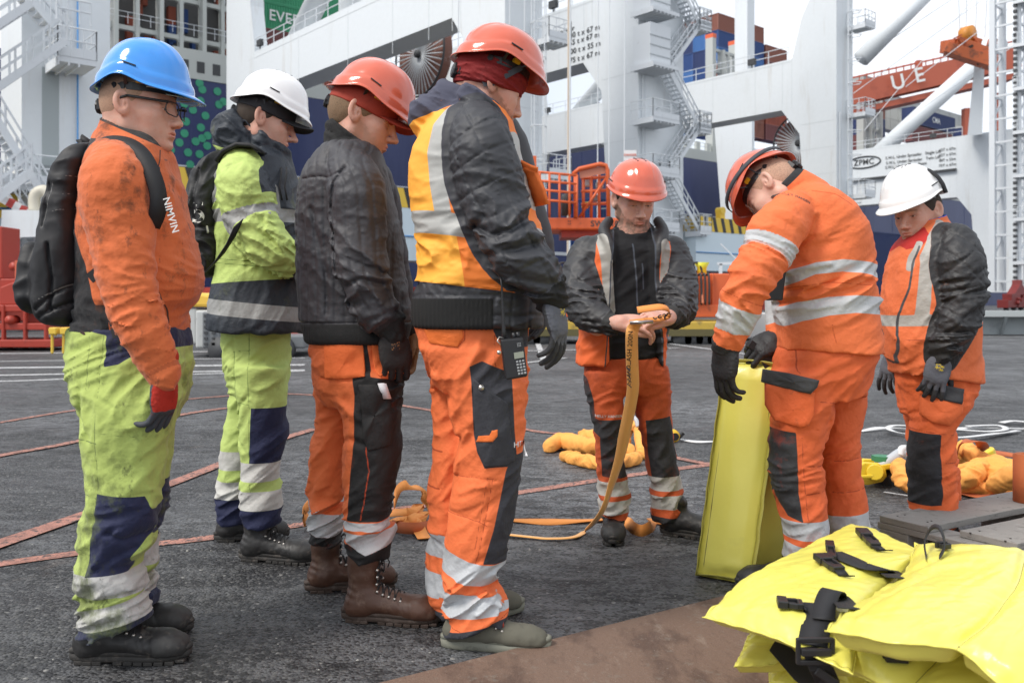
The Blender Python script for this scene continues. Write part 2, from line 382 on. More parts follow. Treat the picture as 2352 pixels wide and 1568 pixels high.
def make_body(root, pers, HM, o, skin, beardc, extra=None, h=.0032, bmin=None, bmax=None, neck=None):
    """skin: head, neck and what the clothes hide of the chest (and arms where bare) as one surface"""
    s = HM.median_scale if hasattr(HM, 'median_scale') else 1.
    s = Vector((HM[0][0], HM[1][0], HM[2][0])).length
    def f(P):
        Lp = inv_pts(HM, P); d = head_sdf(Lp, o)*s
        d = smin(d, chain(P, neck, 1.0), .022)
        if extra: d = smin(d, extra(P), .02)
        return d
    pts = fwd_pts(HM, np.array([(x,y,z) for x in (-.12,.13) for y in (-.1,.1) for z in (-.13,.14)], np.float32))
    lo, hi = pts.min(0), pts.max(0); l2, h2 = bounds(neck, pad=.02); lo = np.minimum(lo, l2); hi = np.maximum(hi, h2)
    if bmin is not None: lo = np.minimum(lo, bmin); hi = np.maximum(hi, bmax)
    V, Q = surf(f, lo, hi, h)
    at = skin_attr(inv_pts(HM, V)/1.0, o)
    tone, ear = skin
    m = mat('skin', tone, .52, over=[('lips', tuple(np.array(tone)*np.array((.92,.62,.62))), .45), ('beard', beardc, .8, .006, .85 if o.get('beard', 0) >= 1 else .5), ('brow', beardc, .8, .0025, .85),
            ('eyew', (.62,.58,.56), .3), ('iris', (.05,.06,.07), .2), ('lash', (.02,.012,.01), .7)],
            dirt=[(tuple(np.array(tone)*np.array((.97,.76,.70))), 22, .46, .45), (tuple(np.array(tone)*np.array((.7,.5,.42))), 160, .70, .5)], bump=[(260,.25,.0006),(60,.3,.001)])
    b = m.node_tree.nodes['Principled BSDF']; b.inputs['Subsurface Weight'].default_value = .12; b.inputs['Subsurface Radius'].default_value = (.02,.008,.004); b.inputs['Subsurface Scale'].default_value = .3
    ob = raw('body', V, Q, m, root, True, at)
    return ob
def helmet(root, M, colr, peak=.036, arch=.030, strap=False, dark=None, goggle=False, top=.152, lift=0., vents=True, visor_band=False):
    nth, nv = 96, 30; a0, b0 = .1385, .116; cx = .012; vs = []; N_ = nth
    def rim(th):
        side = math.exp(-((abs(th)-1.75)/.42)**2); front = math.exp(-(th/.7)**2); back = math.exp(-((abs(th)-math.pi)/.8)**2)
        return .048+arch*side-.004*front-.006*back
    def pt(th, v, off=0.):
        z0 = rim(th); ph = v*math.pi/2; c = math.cos(ph)**.74; s = math.sin(ph)**1.08
        step = .0062*(1-1/(1+math.exp(-(v-.17+.03*math.cos(th)-.02*math.exp(-((abs(th)-1.6)/.3)**2))*90)))        # lower band
        rr = c*(1-.00*v); z = z0+(.048+top-z0)*s
        x = math.cos(th); y = math.sin(th)
        ax = a0+step+off-(.012 if x > 0 else 0)*v; by = b0+step+off
        px, py = cx+ax*rr*x, by*rr*y
        rg = .0032*math.exp(-((abs(py)-.030)/.006)**2)*(1 if px > -.11 else 0)*min(1, max(0, (v-.28)*9))    # crown ridges
        rg += .0038*math.exp(-((py)/.022)**4)*min(1, max(0, (v-.28)*8))
        sc = 1+rg/.13
        return Vector((cx+(px-cx)*sc, py*sc, .05+(z-.05)*sc+off*s))
    def brim(th, t):                # flange below the rim, t 0..1 outwards
        p = pt(th, 0); fr = max(0, math.cos(th)); e = .006+.006*max(0, -math.cos(th))+(peak-.006)*fr**1.6
        x, y = math.cos(th), math.sin(th)*.85; dr = .004+.016*fr**2*(1.0-math.cos(th*1.)*0); return p+Vector((x*e*t, y*e*t, -dr*t**1.3))
    rows = []
    for k in range(nv+1): rows.append([pt(2*math.pi*i/nth-math.pi, k/nv*.985) for i in range(nth)])
    out = [[brim(2*math.pi*i/nth-math.pi, t) for i in range(nth)] for t in (1., .66, .33)]
    lip = [[p+Vector((0,0,-.0035)) for p in out[0]]]
    inn = [[brim(2*math.pi*i/nth-math.pi, t)+Vector((0,0,-.003)) for i in range(nth)] for t in (.6,.2)]
    inr = [[pt(2*math.pi*i/nth-math.pi, k/nv*.985, -.0035) for i in range(nth)] for k in range(0, nv+1, 2)]
    seq = inr[::-1]+[r_ for r_ in inn[::-1]]+lip+out+rows
    vs = [v for r_ in seq for v in r_]; fs = []
    for j in range(len(seq)-1):
        for i in range(nth): fs.append((j*nth+i, j*nth+(i+1)%nth, (j+1)*nth+(i+1)%nth, (j+1)*nth+i))
    fs.append(tuple(range(nth))[::-1]); b = (len(seq)-1)*nth; fs.append(tuple(b+i for i in range(nth)))
    V = fwd_pts(M, np.array(vs, np.float32))
    sh = raw('helmet', V, fs, colr, root, True)
    blk = mats['black_plastic']
    if vents:
        mb = MB()
        for sy in (-1, 1):
            for k, u in enumerate((-.012,.014,.040)):
                p = Vector((cx+u-.004, sy*.017, 0)); z = .048+top-.0005-(u*u)*2.2
                mb.box(p.x-.006, p.x+.006, p.y-.0026, p.y+.0026, z-.002, z+.0052, M)
        for sy in (-1, 1):          # slot in the side
            p = pt(sy*1.40, .175, .004); q = pt(sy*1.68, .175, .004); mb.bar(M@p, M@q, .004, .0035)
        mb.build('helmet_slot', blk, sh)
    mb = MB()                       # suspension: band round the head, rear cradle, ratchet wheel
    def ringp(th, z, e=0.): return Vector((.002+(.101+e)*math.cos(th), (.083+e)*math.sin(th), z))
    pts = [ringp(R(a), .046) for a in range(0, 361, 12)]; wv = [Vector((0,0,.011))]*len(pts)
    mb.ribbon([M@p for p in pts], [M.to_3x3()@w for w in wv], .002)
    for sy in (-1, 1):
        pts = [ringp(sy*R(a), z, .003) for a, z in ((96,.048),(116,.038),(136,.022),(156,.007),(174,-.002))]
        mb.ribbon([M@p for p in pts], [M.to_3x3()@Vector((0,0,.0105)) for p in pts], .003)
        mb.tube([M@ringp(sy*R(116), .046, .003), M@ringp(sy*R(116), .046, .0075)], .0095, 14)
        for a in (60, 95, 150): mb.bar(M@ringp(sy*R(a), .05, .002), M@(pt(sy*R(a), .1, -.006)), .010, .003)
    hb = mb.build('headband', blk, sh, False)
    mb = MB(); c0 = Vector((-.116, 0, -.004)); n_ = 20; ring = []
    for dx, rr in ((0,.019),(-.003,.0235),(-.012,.0235),(-.015,.018)):
        ring.append([M@(c0+Vector((dx, math.cos(2*math.pi*i/n_)*(rr-(.0018 if i % 2 else 0)), math.sin(2*math.pi*i/n_)*(rr-(.0018 if i % 2 else 0))))) for i in range(n_)])
    mb.add([v for r_ in ring for v in r_], [(j*n_+i, j*n_+(i+1)%n_, (j+1)*n_+(i+1)%n_, (j+1)*n_+i) for j in range(3) for i in range(n_)]+[tuple(3*n_+i for i in range(n_))])
    mb.box(-.116, -.102, -.036, .036, -.018, .012, M)
    mb.build('ratchet', blk, sh)
    mb = MB()
    for sy in (-1, 1):
        p = ringp(sy*R(78), .061, .004); q = ringp(sy*R(66), .060, .004); mb.bar(M@p, M@q, .013, .012, up=tuple(M.to_3x3()@Vector((0,0,1))))
    mb.build('clip', mats['yellow_plastic'], sh)
    if strap:
        mb = MB()
        for sy in (-1, 1):
            A_ = ringp(sy*R(60), .052, .007); Bq = Vector((-.034, sy*.084, -.040)); Cq = ringp(sy*R(140), .030, .006)
            for a_, b_ in ((A_, Bq), (Cq, Bq)):
                pp = [M@(a_.lerp(b_, t)+Vector((0, sy*.006*math.sin(t*3.14), 0))) for t in (0,.25,.5,.75,1)]; d = (b_-a_).normalized()
                w = M.to_3x3()@(d.cross(Vector((0, sy, 0))).normalized()*.0085); mb.ribbon(pp, [w]*5, .0022)
        mb.build('chin_strap', mats['webbing_grey'], sh)
    return sh
def finger(base, d0, nrm, lens, r, curl):
    """rows of a finger chain; d0 direction, nrm palm normal it curls towards"""
    d = Vector(d0).normalized(); n = Vector(nrm).normalized(); ax = d.cross(n).normalized(); p = Vector(base); rows = [(*p, r)]
    for i, l in enumerate(lens):
        d = Matrix.Rotation(R(curl[i]), 3, ax) @ d; p = p+d*l; rows.append((*p, r*(.97-.09*i)))
    return rows
def hand_rows(M, curl=(20,25,20), thick=1., thumb=(35,20,15), spread=4, side=1, tdir=(.62,.68,-.30)):
    """local: x to the fingers, y to the thumb (side=1) , z back of the hand. palm faces -z"""
    ls = [(.044,.026,.022),(.049,.030,.024),(.045,.028,.023),(.035,.022,.020)]; ys = [.031,.0105,-.0105,-.030]; out = []
    for i in range(4):
        c = [curl[k]+(3*i) for k in range(3)]; a = R((1.5-i)*spread)
        out.append(finger((.088-.003*abs(i-1.2), ys[i]*side, 0), (math.cos(a), math.sin(a)*side, 0), (0,0,-1), ls[i], .0093*thick*(1 if i < 3 else .88), c))
    t = finger((.024, .026*side, -.006), (tdir[0], tdir[1]*side, tdir[2]), (.25,-.9*side,-.35), (.040,.032,.026), .0122*thick, thumb)
    out.append(t)
    A = np.array(M); W_ = []
    for rws in out: W_.append([(*(M@Vector(r_[:3])), r_[3]) for r_ in rws])
    return W_
def hand_sdf(P, M, rows, thick=1., wrist=None):
    L_ = inv_pts(M, P); s = Vector((M[0][0], M[1][0], M[2][0])).length
    q = np.stack([L_[:,0]-.046, L_[:,1], L_[:,2]], 1)
    pal = (((np.abs(q[:,0])/.052)**3+(np.abs(q[:,1])/(.0435*thick**.5))**3+(np.abs(q[:,2])/(.0165*thick))**3)**(1/3)-1)*.0165*s
    pal = smin(pal, ell(L_, (.030,.0,-.010), (.034,.032,.013))*s, .008)
    d = pal; fd = None
    for i, rw in enumerate(rows):
        c = chain(P, rw, 1., 2); fd = c if fd is None else np.minimum(fd, c)
    d = smin(d, fd, .006)
    if wrist is not None: d = smin(d, chain(P, wrist, 1., 2), .014)
    return d
def hframe(org, xdir, zdir, s=1.05):
    x = Vector(xdir).normalized(); z = Vector(zdir); z = (z-x*z.dot(x)).normalized(); y = z.cross(x)
    m = Matrix((x, y, z)).transposed().to_4x4(); return Matrix.Translation(Vector(org)) @ m @ Matrix.Scale(s, 4)
def glove(root, name, org, xd, zd, mt, curl=(20,25,20), thumb=(30,20,15), side=1, s=1.08, wrist=None, thick=1.16, spread=3, tdir=(.62,.68,-.30), attrs=None, h=.0026):
    M = hframe(org, xd, zd, s); rows = hand_rows(M, curl, thick, thumb, spread, side, tdir)
    xd_ = Vector(xd).normalized(); w = [(*(Vector(org)-xd_*.055), .036), (*(Vector(org)-xd_*.01), .031), (*(Vector(org)+xd_*.03), .030)] if wrist is None else wrist
    f = lambda P: hand_sdf(P, M, rows, thick, w)-.0008*soft(P, (160,)*3)
    lo, hi = bounds(*rows, w, pad=.012); V, Q = surf(f, lo, hi, h)
    at = attrs(V, inv_pts(M, V)) if attrs else None
    return raw(name, V, Q, mt, root, True, at)
def boot(root, M, upper, sole, lace=None, Lg=.30, high=.15, toe='cap', low=False, shaft_lean=0., eyelet=None, tread=True):
    """local x from heel to toe, z up"""
    k = Lg/.30; name = 'shoe' if low else 'boot'
    def f(P):
        q = inv_pts(M, P); x, y, z = q[:,0]/k, q[:,1], q[:,2]; Q = np.stack([x, y, z], 1).astype(np.float32)
        d = chain(Q, [(.045,0,.055,.036),(.10,0,.062,.038),(.155,0,.056,.037),(.205,0,.048,.041),(.245,0,.046,.042),(.266,0,.042,.036)] if not low else [(.040,0,.050,.036),(.10,0,.052,.036),(.155,0,.046,.034),(.205,0,.042,.037),(.245,0,.038,.037),(.264,0,.034,.033)], 1.22, 3)
        if low: d = smin(d, chain(Q, [(.048,0,.055,.034),(.052,0,.078,.034)], .85), .02)
        else: d = smin(d, chain(Q, [(.05,0,.05,.042),(.060,0,.11,.046),(.062+shaft_lean,0,high,.050)], .92), .03)
        d = smin(d, chain(Q, [(.07,0,.085,.036),(.13,0,.078,.030),(.17,0,.070,.026)] if not low else [(.07,0,.072,.032),(.13,0,.066,.028),(.17,0,.054,.026)], .9), .025)
        d = smax(d, .022-z, .006)
        if not low:
            d -= .0016*np.sin(z*260+x*60)*np.exp(-((x-.02)/.03)**2)*np.exp(-((z-.095)/.03)**2)      # flex ribs at the heel
            d -= .0022/(1+np.exp(-(x-.218+.25*(z-.05))*900))+.0016*np.maximum(0, np.sin((x+z*.5)*420))*np.exp(-((x-.19)/.016)**2)*np.exp(-((z-.065)/.02)**2)
            d -= .0014*np.exp(-((z-.155)/.012)**2)
        d -= .0012*soft(P, (55,55,55))+.002*soft(P, (22,22,22), 2)
        return d
    pts = fwd_pts(M, np.array([(x*k,y,z) for x in (-.01,.31) for y in (-.06,.06) for z in (.01, .13 if low else high+.06)], np.float32))
    V, Q = surf(f, pts.min(0), pts.max(0), .0034)
    q = inv_pts(M, V); at = {'toe': np.minimum((q[:,0]/k-.222), .075-q[:,2]), 'tongue': np.minimum(.013-np.abs(q[:,1]), np.minimum(q[:,0]/k-.085, q[:,2]-.085))}
    up = raw(name, V, Q, upper, root, True, at)
    out = []                        # sole outline
    n = 56
    for i in range(n):
        a = 2*math.pi*i/n; x = .150+(.152 if low else .158)*math.copysign(abs(math.cos(a))**.85, math.cos(a)); wd = (.034+.012*math.exp(-((x-.225)/.07)**2)+.004*math.exp(-((x-.04)/.04)**2))*(.90 if low else 1)
        out.append((x*k, wd*math.copysign(abs(math.sin(a))**.72, math.sin(a))))
    mb = MB(); h0 = .008 if tread else 0
    rows = []
    for z, e in ((h0,-.003),(h0+.003,0),(.022,.0022),(.0235,-.0012),(.026,-.0012),(.0275,.0022),(.036,.0018),(.040,-.004)):
        rows.append([M@Vector(((x-.15*k)*(1+e/.15)+.15*k, y*(1+e/.045), z+(.010*max(0, (x/k-.255)/.05)+ (.0 if low else .006*math.exp(-((x/k-.02)/.03)**2)) if z > .02 else .006*max(0, (x/k-.25)/.05)))) for x, y in out])
    mb.add([v for r_ in rows for v in r_], [(j*n+i, j*n+(i+1)%n, (j+1)*n+(i+1)%n, (j+1)*n+i) for j in range(len(rows)-1) for i in range(n)]+[tuple(range(n))[::-1], tuple((len(rows)-1)*n+i for i in range(n))])
    so_ = mb.build('sole', sole, up, True)
    if tread:
        mb = MB()
        for x in (.012,.036,.060,.115,.142,.169,.196,.223,.250,.274):
            wv = .034+.012*math.exp(-((x-.21)/.07)**2); wv *= .86 if x > .26 or x < .02 else 1.
            z1 = .011+.005*max(0, (x-.25)/.05)
            for sy in (-1, 1): mb.box(x*k, (x+.0235)*k, sy*.008, sy*wv*1.03, .0005+.7*max(0, x-.255)*.3, z1, M)
        mb.build('tread', sole, up, False, .0015, 1)
    if lace:
        mb = MB(); em = MB(); top = [(.186,.095),(.168,.101),(.150,.107),(.131,.113),(.114,.122)] if not low else [(.190,.074),(.173,.081),(.156,.088)]
        if not low and high > .2: top += [(.112,.145),(.114,.168),(.114,.19)]
        P2 = []
        for i, (x, z) in enumerate(top):
            for sy in (-1, 1):
                e = M@Vector((x*k, sy*.031, z-.016)); em.tube([e, M@Vector((x*k, sy*.037, z-.017))], .0046, 8)
            a_ = M@Vector((x*k, -.031, z-.013)); m_ = M@Vector((x*k+.004, 0, z+.003)); b_ = M@Vector((x*k, .031, z-.013)); mb.tube([a_, m_, b_], .0026, 6)
            if i < len(top)-1:
                x2, z2 = top[i+1]; mb.tube([M@Vector((x*k, -.030, z-.012)), M@Vector(((x+x2)/2*k, 0, (z+z2)/2+.004)), M@Vector((x2*k, .030, z2-.012))], .0024, 6)
        x, z = top[-1]; e0 = M@Vector((x*k+.012, -.012, z+.004))
        for dy in (-.03, .03):
            mb.tube([M@Vector((x*k+.004, 0, z+.004)), M@Vector((x*k+.018, dy*.6, z+.010)), M@Vector((x*k+.022, dy, z-.006)), M@Vector((x*k+.018, dy*.8, z-.022))], .0022, 6)
        mb.build('lace', lace, up, True)
        if eyelet: em.build('eyelet', eyelet, up, True)
    return up
def text_on(s, size, M, mt, parent, name='lettering', target=None, ext=.0006, off=.0012, squeeze=1.):
    """builtin-font writing as a mesh; M places the text plane (x right, y up); target: BVH it is pressed onto along -z of M"""
    cu = bpy.data.curves.new(name, 'FONT'); cu.body = s; cu.size = size; cu.extrude = 0 if target else ext; cu.align_x = 'CENTER'; cu.align_y = 'CENTER'; cu.space_character = 1.05
    cu.offset = size*.012
    ob = bpy.data.objects.new('t', cu); C.objects.link(ob); bpy.context.view_layer.update()
    me = bpy.data.meshes.new_from_object(ob.evaluated_get(bpy.context.evaluated_depsgraph_get())); bpy.data.objects.remove(ob)
    Vv = [M@Vector((v.co.x*squeeze, v.co.y, v.co.z)) for v in me.vertices]; fs = [tuple(p.vertices) for p in me.polygons]
    if target:
        n = (M.to_3x3()@Vector((0,0,1))).normalized(); o2 = []
        for v in Vv:
            h = target.ray_cast(v+n*.2, -n, .6); o2.append(h[0]+n*off if h[0] else v)
        Vv = o2
    bpy.data.meshes.remove(me)
    return raw(name, Vv, fs, mt, parent, False)
def bvh_of(ob):
    me = ob.data; return BVHTree.FromPolygons([ob.matrix_world@v.co for v in me.vertices], [tuple(p.vertices) for p in me.polygons])
def plane_facing(org, right, up=(0,0,1)):
    x = Vector(right).normalized(); z = x.cross(Vector(up)).normalized(); y = z.cross(x)
    return Matrix.Translation(Vector(org)) @ Matrix((x, y, z)).transposed().to_4x4()
# ================================================================ shared materials
mats = {}
mats['black_plastic'] = mat('black_plastic', (.018,.018,.02), .42, bump=(300,.1))
mats['yellow_plastic'] = mat('yellow_plastic', (.75,.42,.02), .4)
mats['webbing_grey'] = mat('webbing_grey', (.045,.05,.06), .7, bump=(900,.3,.0006))
mats['webbing'] = mat('webbing', (.014,.014,.016), .7, bump=(900,.4,.0006))
mats['metal'] = mat('eyelet_metal', (.55,.52,.48), .35, metal=.9)
mats['lace'] = mat('black_lace', (.015,.015,.015), .8)
mats['red_lace'] = mat('red_lace', (.35,.04,.02), .8)
def hel(name, c): return mat(name, c, .16, dirt=[((.25,.12,.08), 26, .67, .25), (tuple(np.array(c)*.6), 9, .62, .3)], coat=.55, bump=[(9,.05,.003)], var=.15)
mats['helmet_blue'] = hel('glossy_blue_shell', (.04,.29,.82))
mats['helmet_white'] = hel('glossy_white_shell', (.86,.85,.84))
mats['helmet_red'] = hel('glossy_coral_shell', (.66,.125,.065))
ORG, GRY, NVY, CHA, YEL = (.82,.135,.028), (.44,.45,.45), (.012,.016,.055), (.032,.033,.038), (.52,.66,.10)
WV = [(1400,.25,.0005), (32,.75,.006), (13,.45,.010)]
boot_black = mat('black_leather', (.022,.021,.021), .5, over=[('toe', (.030,.029,.028), .6)], dirt=[((.11,.095,.08), 30, .56, .5), ((.16,.14,.12), 120, .66, .5)], bump=[(220,.3,.001)])
boot_brown = mat('brown_leather', (.075,.033,.019), .5, over=[('toe', (.085,.037,.021), .6)], dirt=[((.16,.10,.07), 24, .55, .5), ((.02,.012,.01), 9, .58, .6)], bump=[(220,.3,.001)])
shoe_grey = mat('grey_suede', (.115,.11,.085), .9, over=[('tongue', (.09,.085,.07), .9)], dirt=[((.06,.055,.045), 26, .58, .5)], bump=[(400,.3,.001)])
rubber = mat('black_rubber', (.028,.026,.024), .75, dirt=((.12,.10,.085), 30, .52, .5), bump=(160,.3,.001))
rubber_brown = mat('brown_rubber', (.045,.028,.02), .75, dirt=((.12,.09,.075), 30, .52, .5), bump=(160,.3,.001))
rubber_grey = mat('grey_rubber', (.20,.20,.16), .7, dirt=((.09,.09,.07), 26, .55, .6), bump=(160,.3,.001))
# ================================================================ ground
def asphalt():
    m = bpy.data.materials.new('asphalt'); m.use_nodes = True; t = m.node_tree; N = t.nodes; LL = t.links.new; b = N['Principled BSDF']
    g = N.new('ShaderNodeTexCoord')
    def noise(sc, det=4, st=None, r_=.6):
        n = N.new('ShaderNodeTexNoise'); n.inputs['Scale'].default_value = sc; n.inputs['Detail'].default_value = det; n.inputs['Roughness'].default_value = r_
        if st: mm = N.new('ShaderNodeMapping'); mm.inputs['Scale'].default_value = st; LL(g.outputs['Object'], mm.inputs[0]); LL(mm.outputs[0], n.inputs['Vector'])
        else: LL(g.outputs['Object'], n.inputs['Vector'])
        return n.outputs['Fac']
    def rng(src, a, c, lo=0., hi=1.):
        n = N.new('ShaderNodeMapRange'); LL(src, n.inputs[0]); n.inputs[1].default_value = a; n.inputs[2].default_value = c; n.inputs[3].default_value = lo; n.inputs[4].default_value = hi; return n.outputs[0]
    def mixc(f, a, bb):
        n = N.new('ShaderNodeMix'); n.data_type = 'RGBA'; LL(f, n.inputs[0])
        for s, i in ((a, 6), (bb, 7)):
            if isinstance(s, tuple): n.inputs[i].default_value = (*s, 1)
            else: LL(s, n.inputs[i])
        return n.outputs[2]
    vor = N.new('ShaderNodeTexVoronoi'); vor.inputs['Scale'].default_value = 95; LL(g.outputs['Object'], vor.inputs['Vector'])
    sp = N.new('ShaderNodeSeparateColor'); LL(vor.outputs['Color'], sp.inputs[0])
    c = mixc(rng(noise(1.3, 9, (.7, 1, 1), .70), .47, .56), (.013,.013,.015), (.044,.045,.048))
    zone = rng(noise(.33, 4, (.55, 1, 1), .5), .44, .60, 0, 1)
    c = mixc(rng(noise(7, 9, (.55, 1, 1), .72), .51, .545, 0, .55), c, (.115,.117,.122))
    f2 = N.new('ShaderNodeMath'); f2.operation = 'MULTIPLY'; LL(zone, f2.inputs[0]); LL(rng(noise(10, 9, (.5, 1.1, 1), .74), .47, .52, 0, .9), f2.inputs[1])
    c = mixc(f2.outputs[0], c, (.20,.205,.215))
    c = mixc(rng(noise(42, 6, (.8, 1, 1), .7), .54, .60, 0, .75), c, (.14,.14,.142))
    c = mixc(rng(noise(9, 8, None, .7), .60, .72, 0, .85), c, (.013,.013,.014))
    c = mixc(rng(sp.outputs[0], .70, .9, 0, .8), c, (.105,.103,.100)); c = mixc(rng(sp.outputs[2], .75, .85, 0, .8), c, (.010,.010,.011))
    c = mixc(rng(sp.outputs[1], .993, .998, 0, .7), c, (.36,.35,.33))
    c = mixc(rng(noise(2.4, 6), .64, .76, 0, .4), c, (.085,.052,.033))
    LL(c, b.inputs['Base Color']); LL(rng(noise(1.8, 7), .35, .65, .42, .72), b.inputs['Roughness'])
    b1 = N.new('ShaderNodeBump'); b1.inputs['Strength'].default_value = .9; b1.inputs['Distance'].default_value = .008; LL(vor.outputs['Distance'], b1.inputs['Height']); b1.invert = True
    b2 = N.new('ShaderNodeBump'); b2.inputs['Strength'].default_value = .8; b2.inputs['Distance'].default_value = .012; LL(noise(26, 8, None, .7), b2.inputs['Height']); LL(b1.outputs[0], b2.inputs['Normal'])
    LL(b2.outputs[0], b.inputs['Normal']); return m
mb = MB(); mb.add([(-900,-60,0),(900,-60,0),(900,1500,0),(-900,1500,0)], [(0,1,2,3)]); gr = mb.build('ground', asphalt()); tag(gr, kind='structure')
def paint(name, col, thr=.52):
    m = mat(name, col, .75, dirt=[((.045,.045,.047), 36, thr, 1., (1,.7,1)), ((.05,.05,.05), 140, thr+.02, .9), (tuple(np.array(col)*.55), 4, .5, .6)], bump=[(130,.6,.004)]); return m
red_p = paint('worn_red_paint', (.44,.20,.15), .50); white_p = paint('worn_white_paint', (.55,.55,.55), .52)
def stripe(pts, wds, m, name, label, cat='marking', z=.004):
    mb = MB(); q = cr([(*G(x, y)[:2], w) for (x, y), w in zip(pts, wds)], 6); vs = []
    for i in range(len(q)):
        d = q[min(i+1,len(q)-1),:2]-q[max(i-1,0),:2]; d /= np.linalg.norm(d); n = np.array((-d[1], d[0])); vs += [(*(q[i,:2]+n*q[i,2]/2), z), (*(q[i,:2]-n*q[i,2]/2), z)]
    mb.add(vs, [(2*i, 2*i+1, 2*i+3, 2*i+2) for i in range(len(q)-1)]); o = mb.build(name, m); tag(o, kind='structure'); return o
k = 'painted_line'
stripe([(-250,1338),(0,1296),(250,1262),(480,1236),(700,1204),(900,1172),(1185,1133),(1420,1096),(1640,1066)], [.08]*9, red_p, k, '', z=.004)
stripe([(-200,1320),(0,1251),(180,1189),(380,1117),(520,1062),(640,1012),(725,986)], [.11,.11,.10,.09,.09,.09,.09], red_p, k, '', z=.008)
stripe([(-200,1095),(0,1048),(180,1014),(400,957),(520,938)], [.085]*5, red_p, k, '', z=.008)
stripe([(-200,1000),(0,971),(180,942),(400,920),(620,905),(800,915),(1000,945),(1210,988),(1330,1003),(1560,1054),(1640,1068)], [.07]*11, red_p, k, '', z=.006)
for y0, y1, w in ((812,806,.25),(830,822,.14),(845,838,.3),(862,850,.22),(876,852,.16)): stripe([(-400,y0+4),(0,y0),(300,(y0+y1)/2),(700,y1)], [w]*4, white_p, k, '', z=.004)
for a, b_, w in (((960,812),(1560,800),.16),((1250,830),(1230,775),.12),((1000,800),(1120,770),.10),((1470,815),(1330,792),.14),((1500,785),(1720,815),.14),((1600,770),(1740,800),.12),((1900,772),(2400,775),.12),((1180,838),(1300,823),.12),((2030,1134),(2096,1144),.018)):
    stripe([a, ((a[0]+b_[0])/2, (a[1]+b_[1])/2), b_], [w]*3, white_p, k, '', z=.012)
# rusty steel plate lying on the asphalt
rust = mat('rusty_steel', (.165,.105,.075), .8, dirt=[((.085,.05,.036), 5, .50, .85, (1,.4,1)), ((.30,.24,.19), 9, .56, .55, (1,.4,1)), ((.19,.16,.13), 26, .58, .6), ((.24,.10,.045), 70, .64, .6), ((.40,.37,.33), 130, .62, .7), ((.07,.04,.03), 48, .60, .6)], bump=[(40,.8,.006),(170,.8,.003)])
pa, pb = G(900,1577), G(1662,1381); e = (pb-pa)/np.linalg.norm(pb-pa); nrm = np.array((e[1], -e[0], 0)); pa = pa-e*.5
q = [pa, pa+nrm*2.2, pb+nrm*2.2+e*1.6, pb+e*1.6]; mb = MB(); mb.hexa([tuple(p+np.array((0,0,.001))) for p in q]+[tuple(p+np.array((0,0,.022))) for p in q]); pl = mb.build('steel_plate', rust, None, False, .004)
tag(pl, 'rusty steel plate lying flat on the asphalt in the foreground', 'steel plate')
# loose grit
rnd = random.Random(3); mb = MB()
for i in range(300):
    x = rnd.uniform(-100, 2400); y = rnd.uniform(1020, 1600); p = G(x, y); s = rnd.uniform(.0012, .0042)*(1 if rnd.random() < .9 else 1.7); vs = []
    for k_ in range(6): a = k_/6*6.283; vs.append((p[0]+math.cos(a)*s*rnd.uniform(.6,1.2), p[1]+math.sin(a)*s*rnd.uniform(.6,1.2), .001))
    vs += [(p[0]+rnd.uniform(-.3,.3)*s, p[1]+rnd.uniform(-.3,.3)*s, s*1.1)]; mb.add(vs, [(k_, (k_+1) % 6, 6) for k_ in range(6)])
gt = mb.build('grit', mat('pale_grit', (.30,.29,.27), .8)); tag(gt, 'small pale grit scattered over the asphalt', 'grit', kind='stuff')
# ================================================================ quay: cranes, ship, containers
U_ = np.array((.762,.648,0)); V_ = np.array((-.648,.762,0)); O_ = np.array((-.385,50.,0))
def CP(t, s, z): return O_+U_*t+V_*s+np.array((0,0,z))
class CB(MB):
    def cb(s, t0, t1, s0, s1, z0, z1): s.hexa([CP(a, b, z) for z in (z0, z1) for a, b in ((t0,s0),(t1,s0),(t1,s1),(t0,s1))])
    def cbar(s, a, b, w, h=None): s.bar(CP(*a), CP(*b), w, h)
    def ctube(s, pts, r, n=8): s.tube([CP(*p) for p in pts], r, n)
def rr(pts, col=None): return pts
white_c = mat('crane_paint', (.71,.745,.77), .45, dirt=[((.60,.62,.62), .35, .56, .35, (1,1,.3)), ((.46,.42,.36), .9, .58, .30, (1,1,.10)), ((.30,.22,.15), 1.1, .68, .35, (1,1,.2))], bump=[(.8,.05,.02)], var=.12)
galv = mat('galvanised_steel', (.66,.69,.72), .5, dirt=((.35,.36,.37), 3, .6, .3))
dark_m = mat('dark_steel', (.05,.052,.056), .6)
blue_h = mat('navy_hull_paint', (.018,.030,.115), .42, dirt=[((.035,.05,.15), .25, .5, .5, (1,1,.2)), ((.10,.11,.16), .8, .66, .3, (1,1,.15))])
lb_c = mat('pale_blue_paint', (.60,.70,.76), .5, dirt=((.38,.46,.50), .3, .58, .4, (1,1,.3)))
grey_s = mat('ship_grey_paint', (.46,.48,.46), .55, dirt=[((.26,.22,.16), .8, .62, .45, (1,1,.3))])
yel_p = mat('yellow_paint', (.74,.50,.06), .6); blk_p = mat('black_paint', (.03,.03,.035), .6)
def railing(mb, t0, s0, z0, t1, s1, z1, h=1.1, n=8, r=.035):
    a, b = np.array((t0,s0,z0)), np.array((t1,s1,z1))
    for k in (h, h*.55): mb.ctube([tuple(a+(0,0,k)), tuple(b+(0,0,k))], r, 5)
    for i in range(n+1): p = a+(b-a)*i/n; mb.ctube([tuple(p), tuple(p+(0,0,h))], r, 5)
def prism_s(mb, poly, t0, t1):     # polygon in (s,z) extruded along t
    mb.prism(poly, lambda a, b, d: CP(d, a, b), t0, t1)
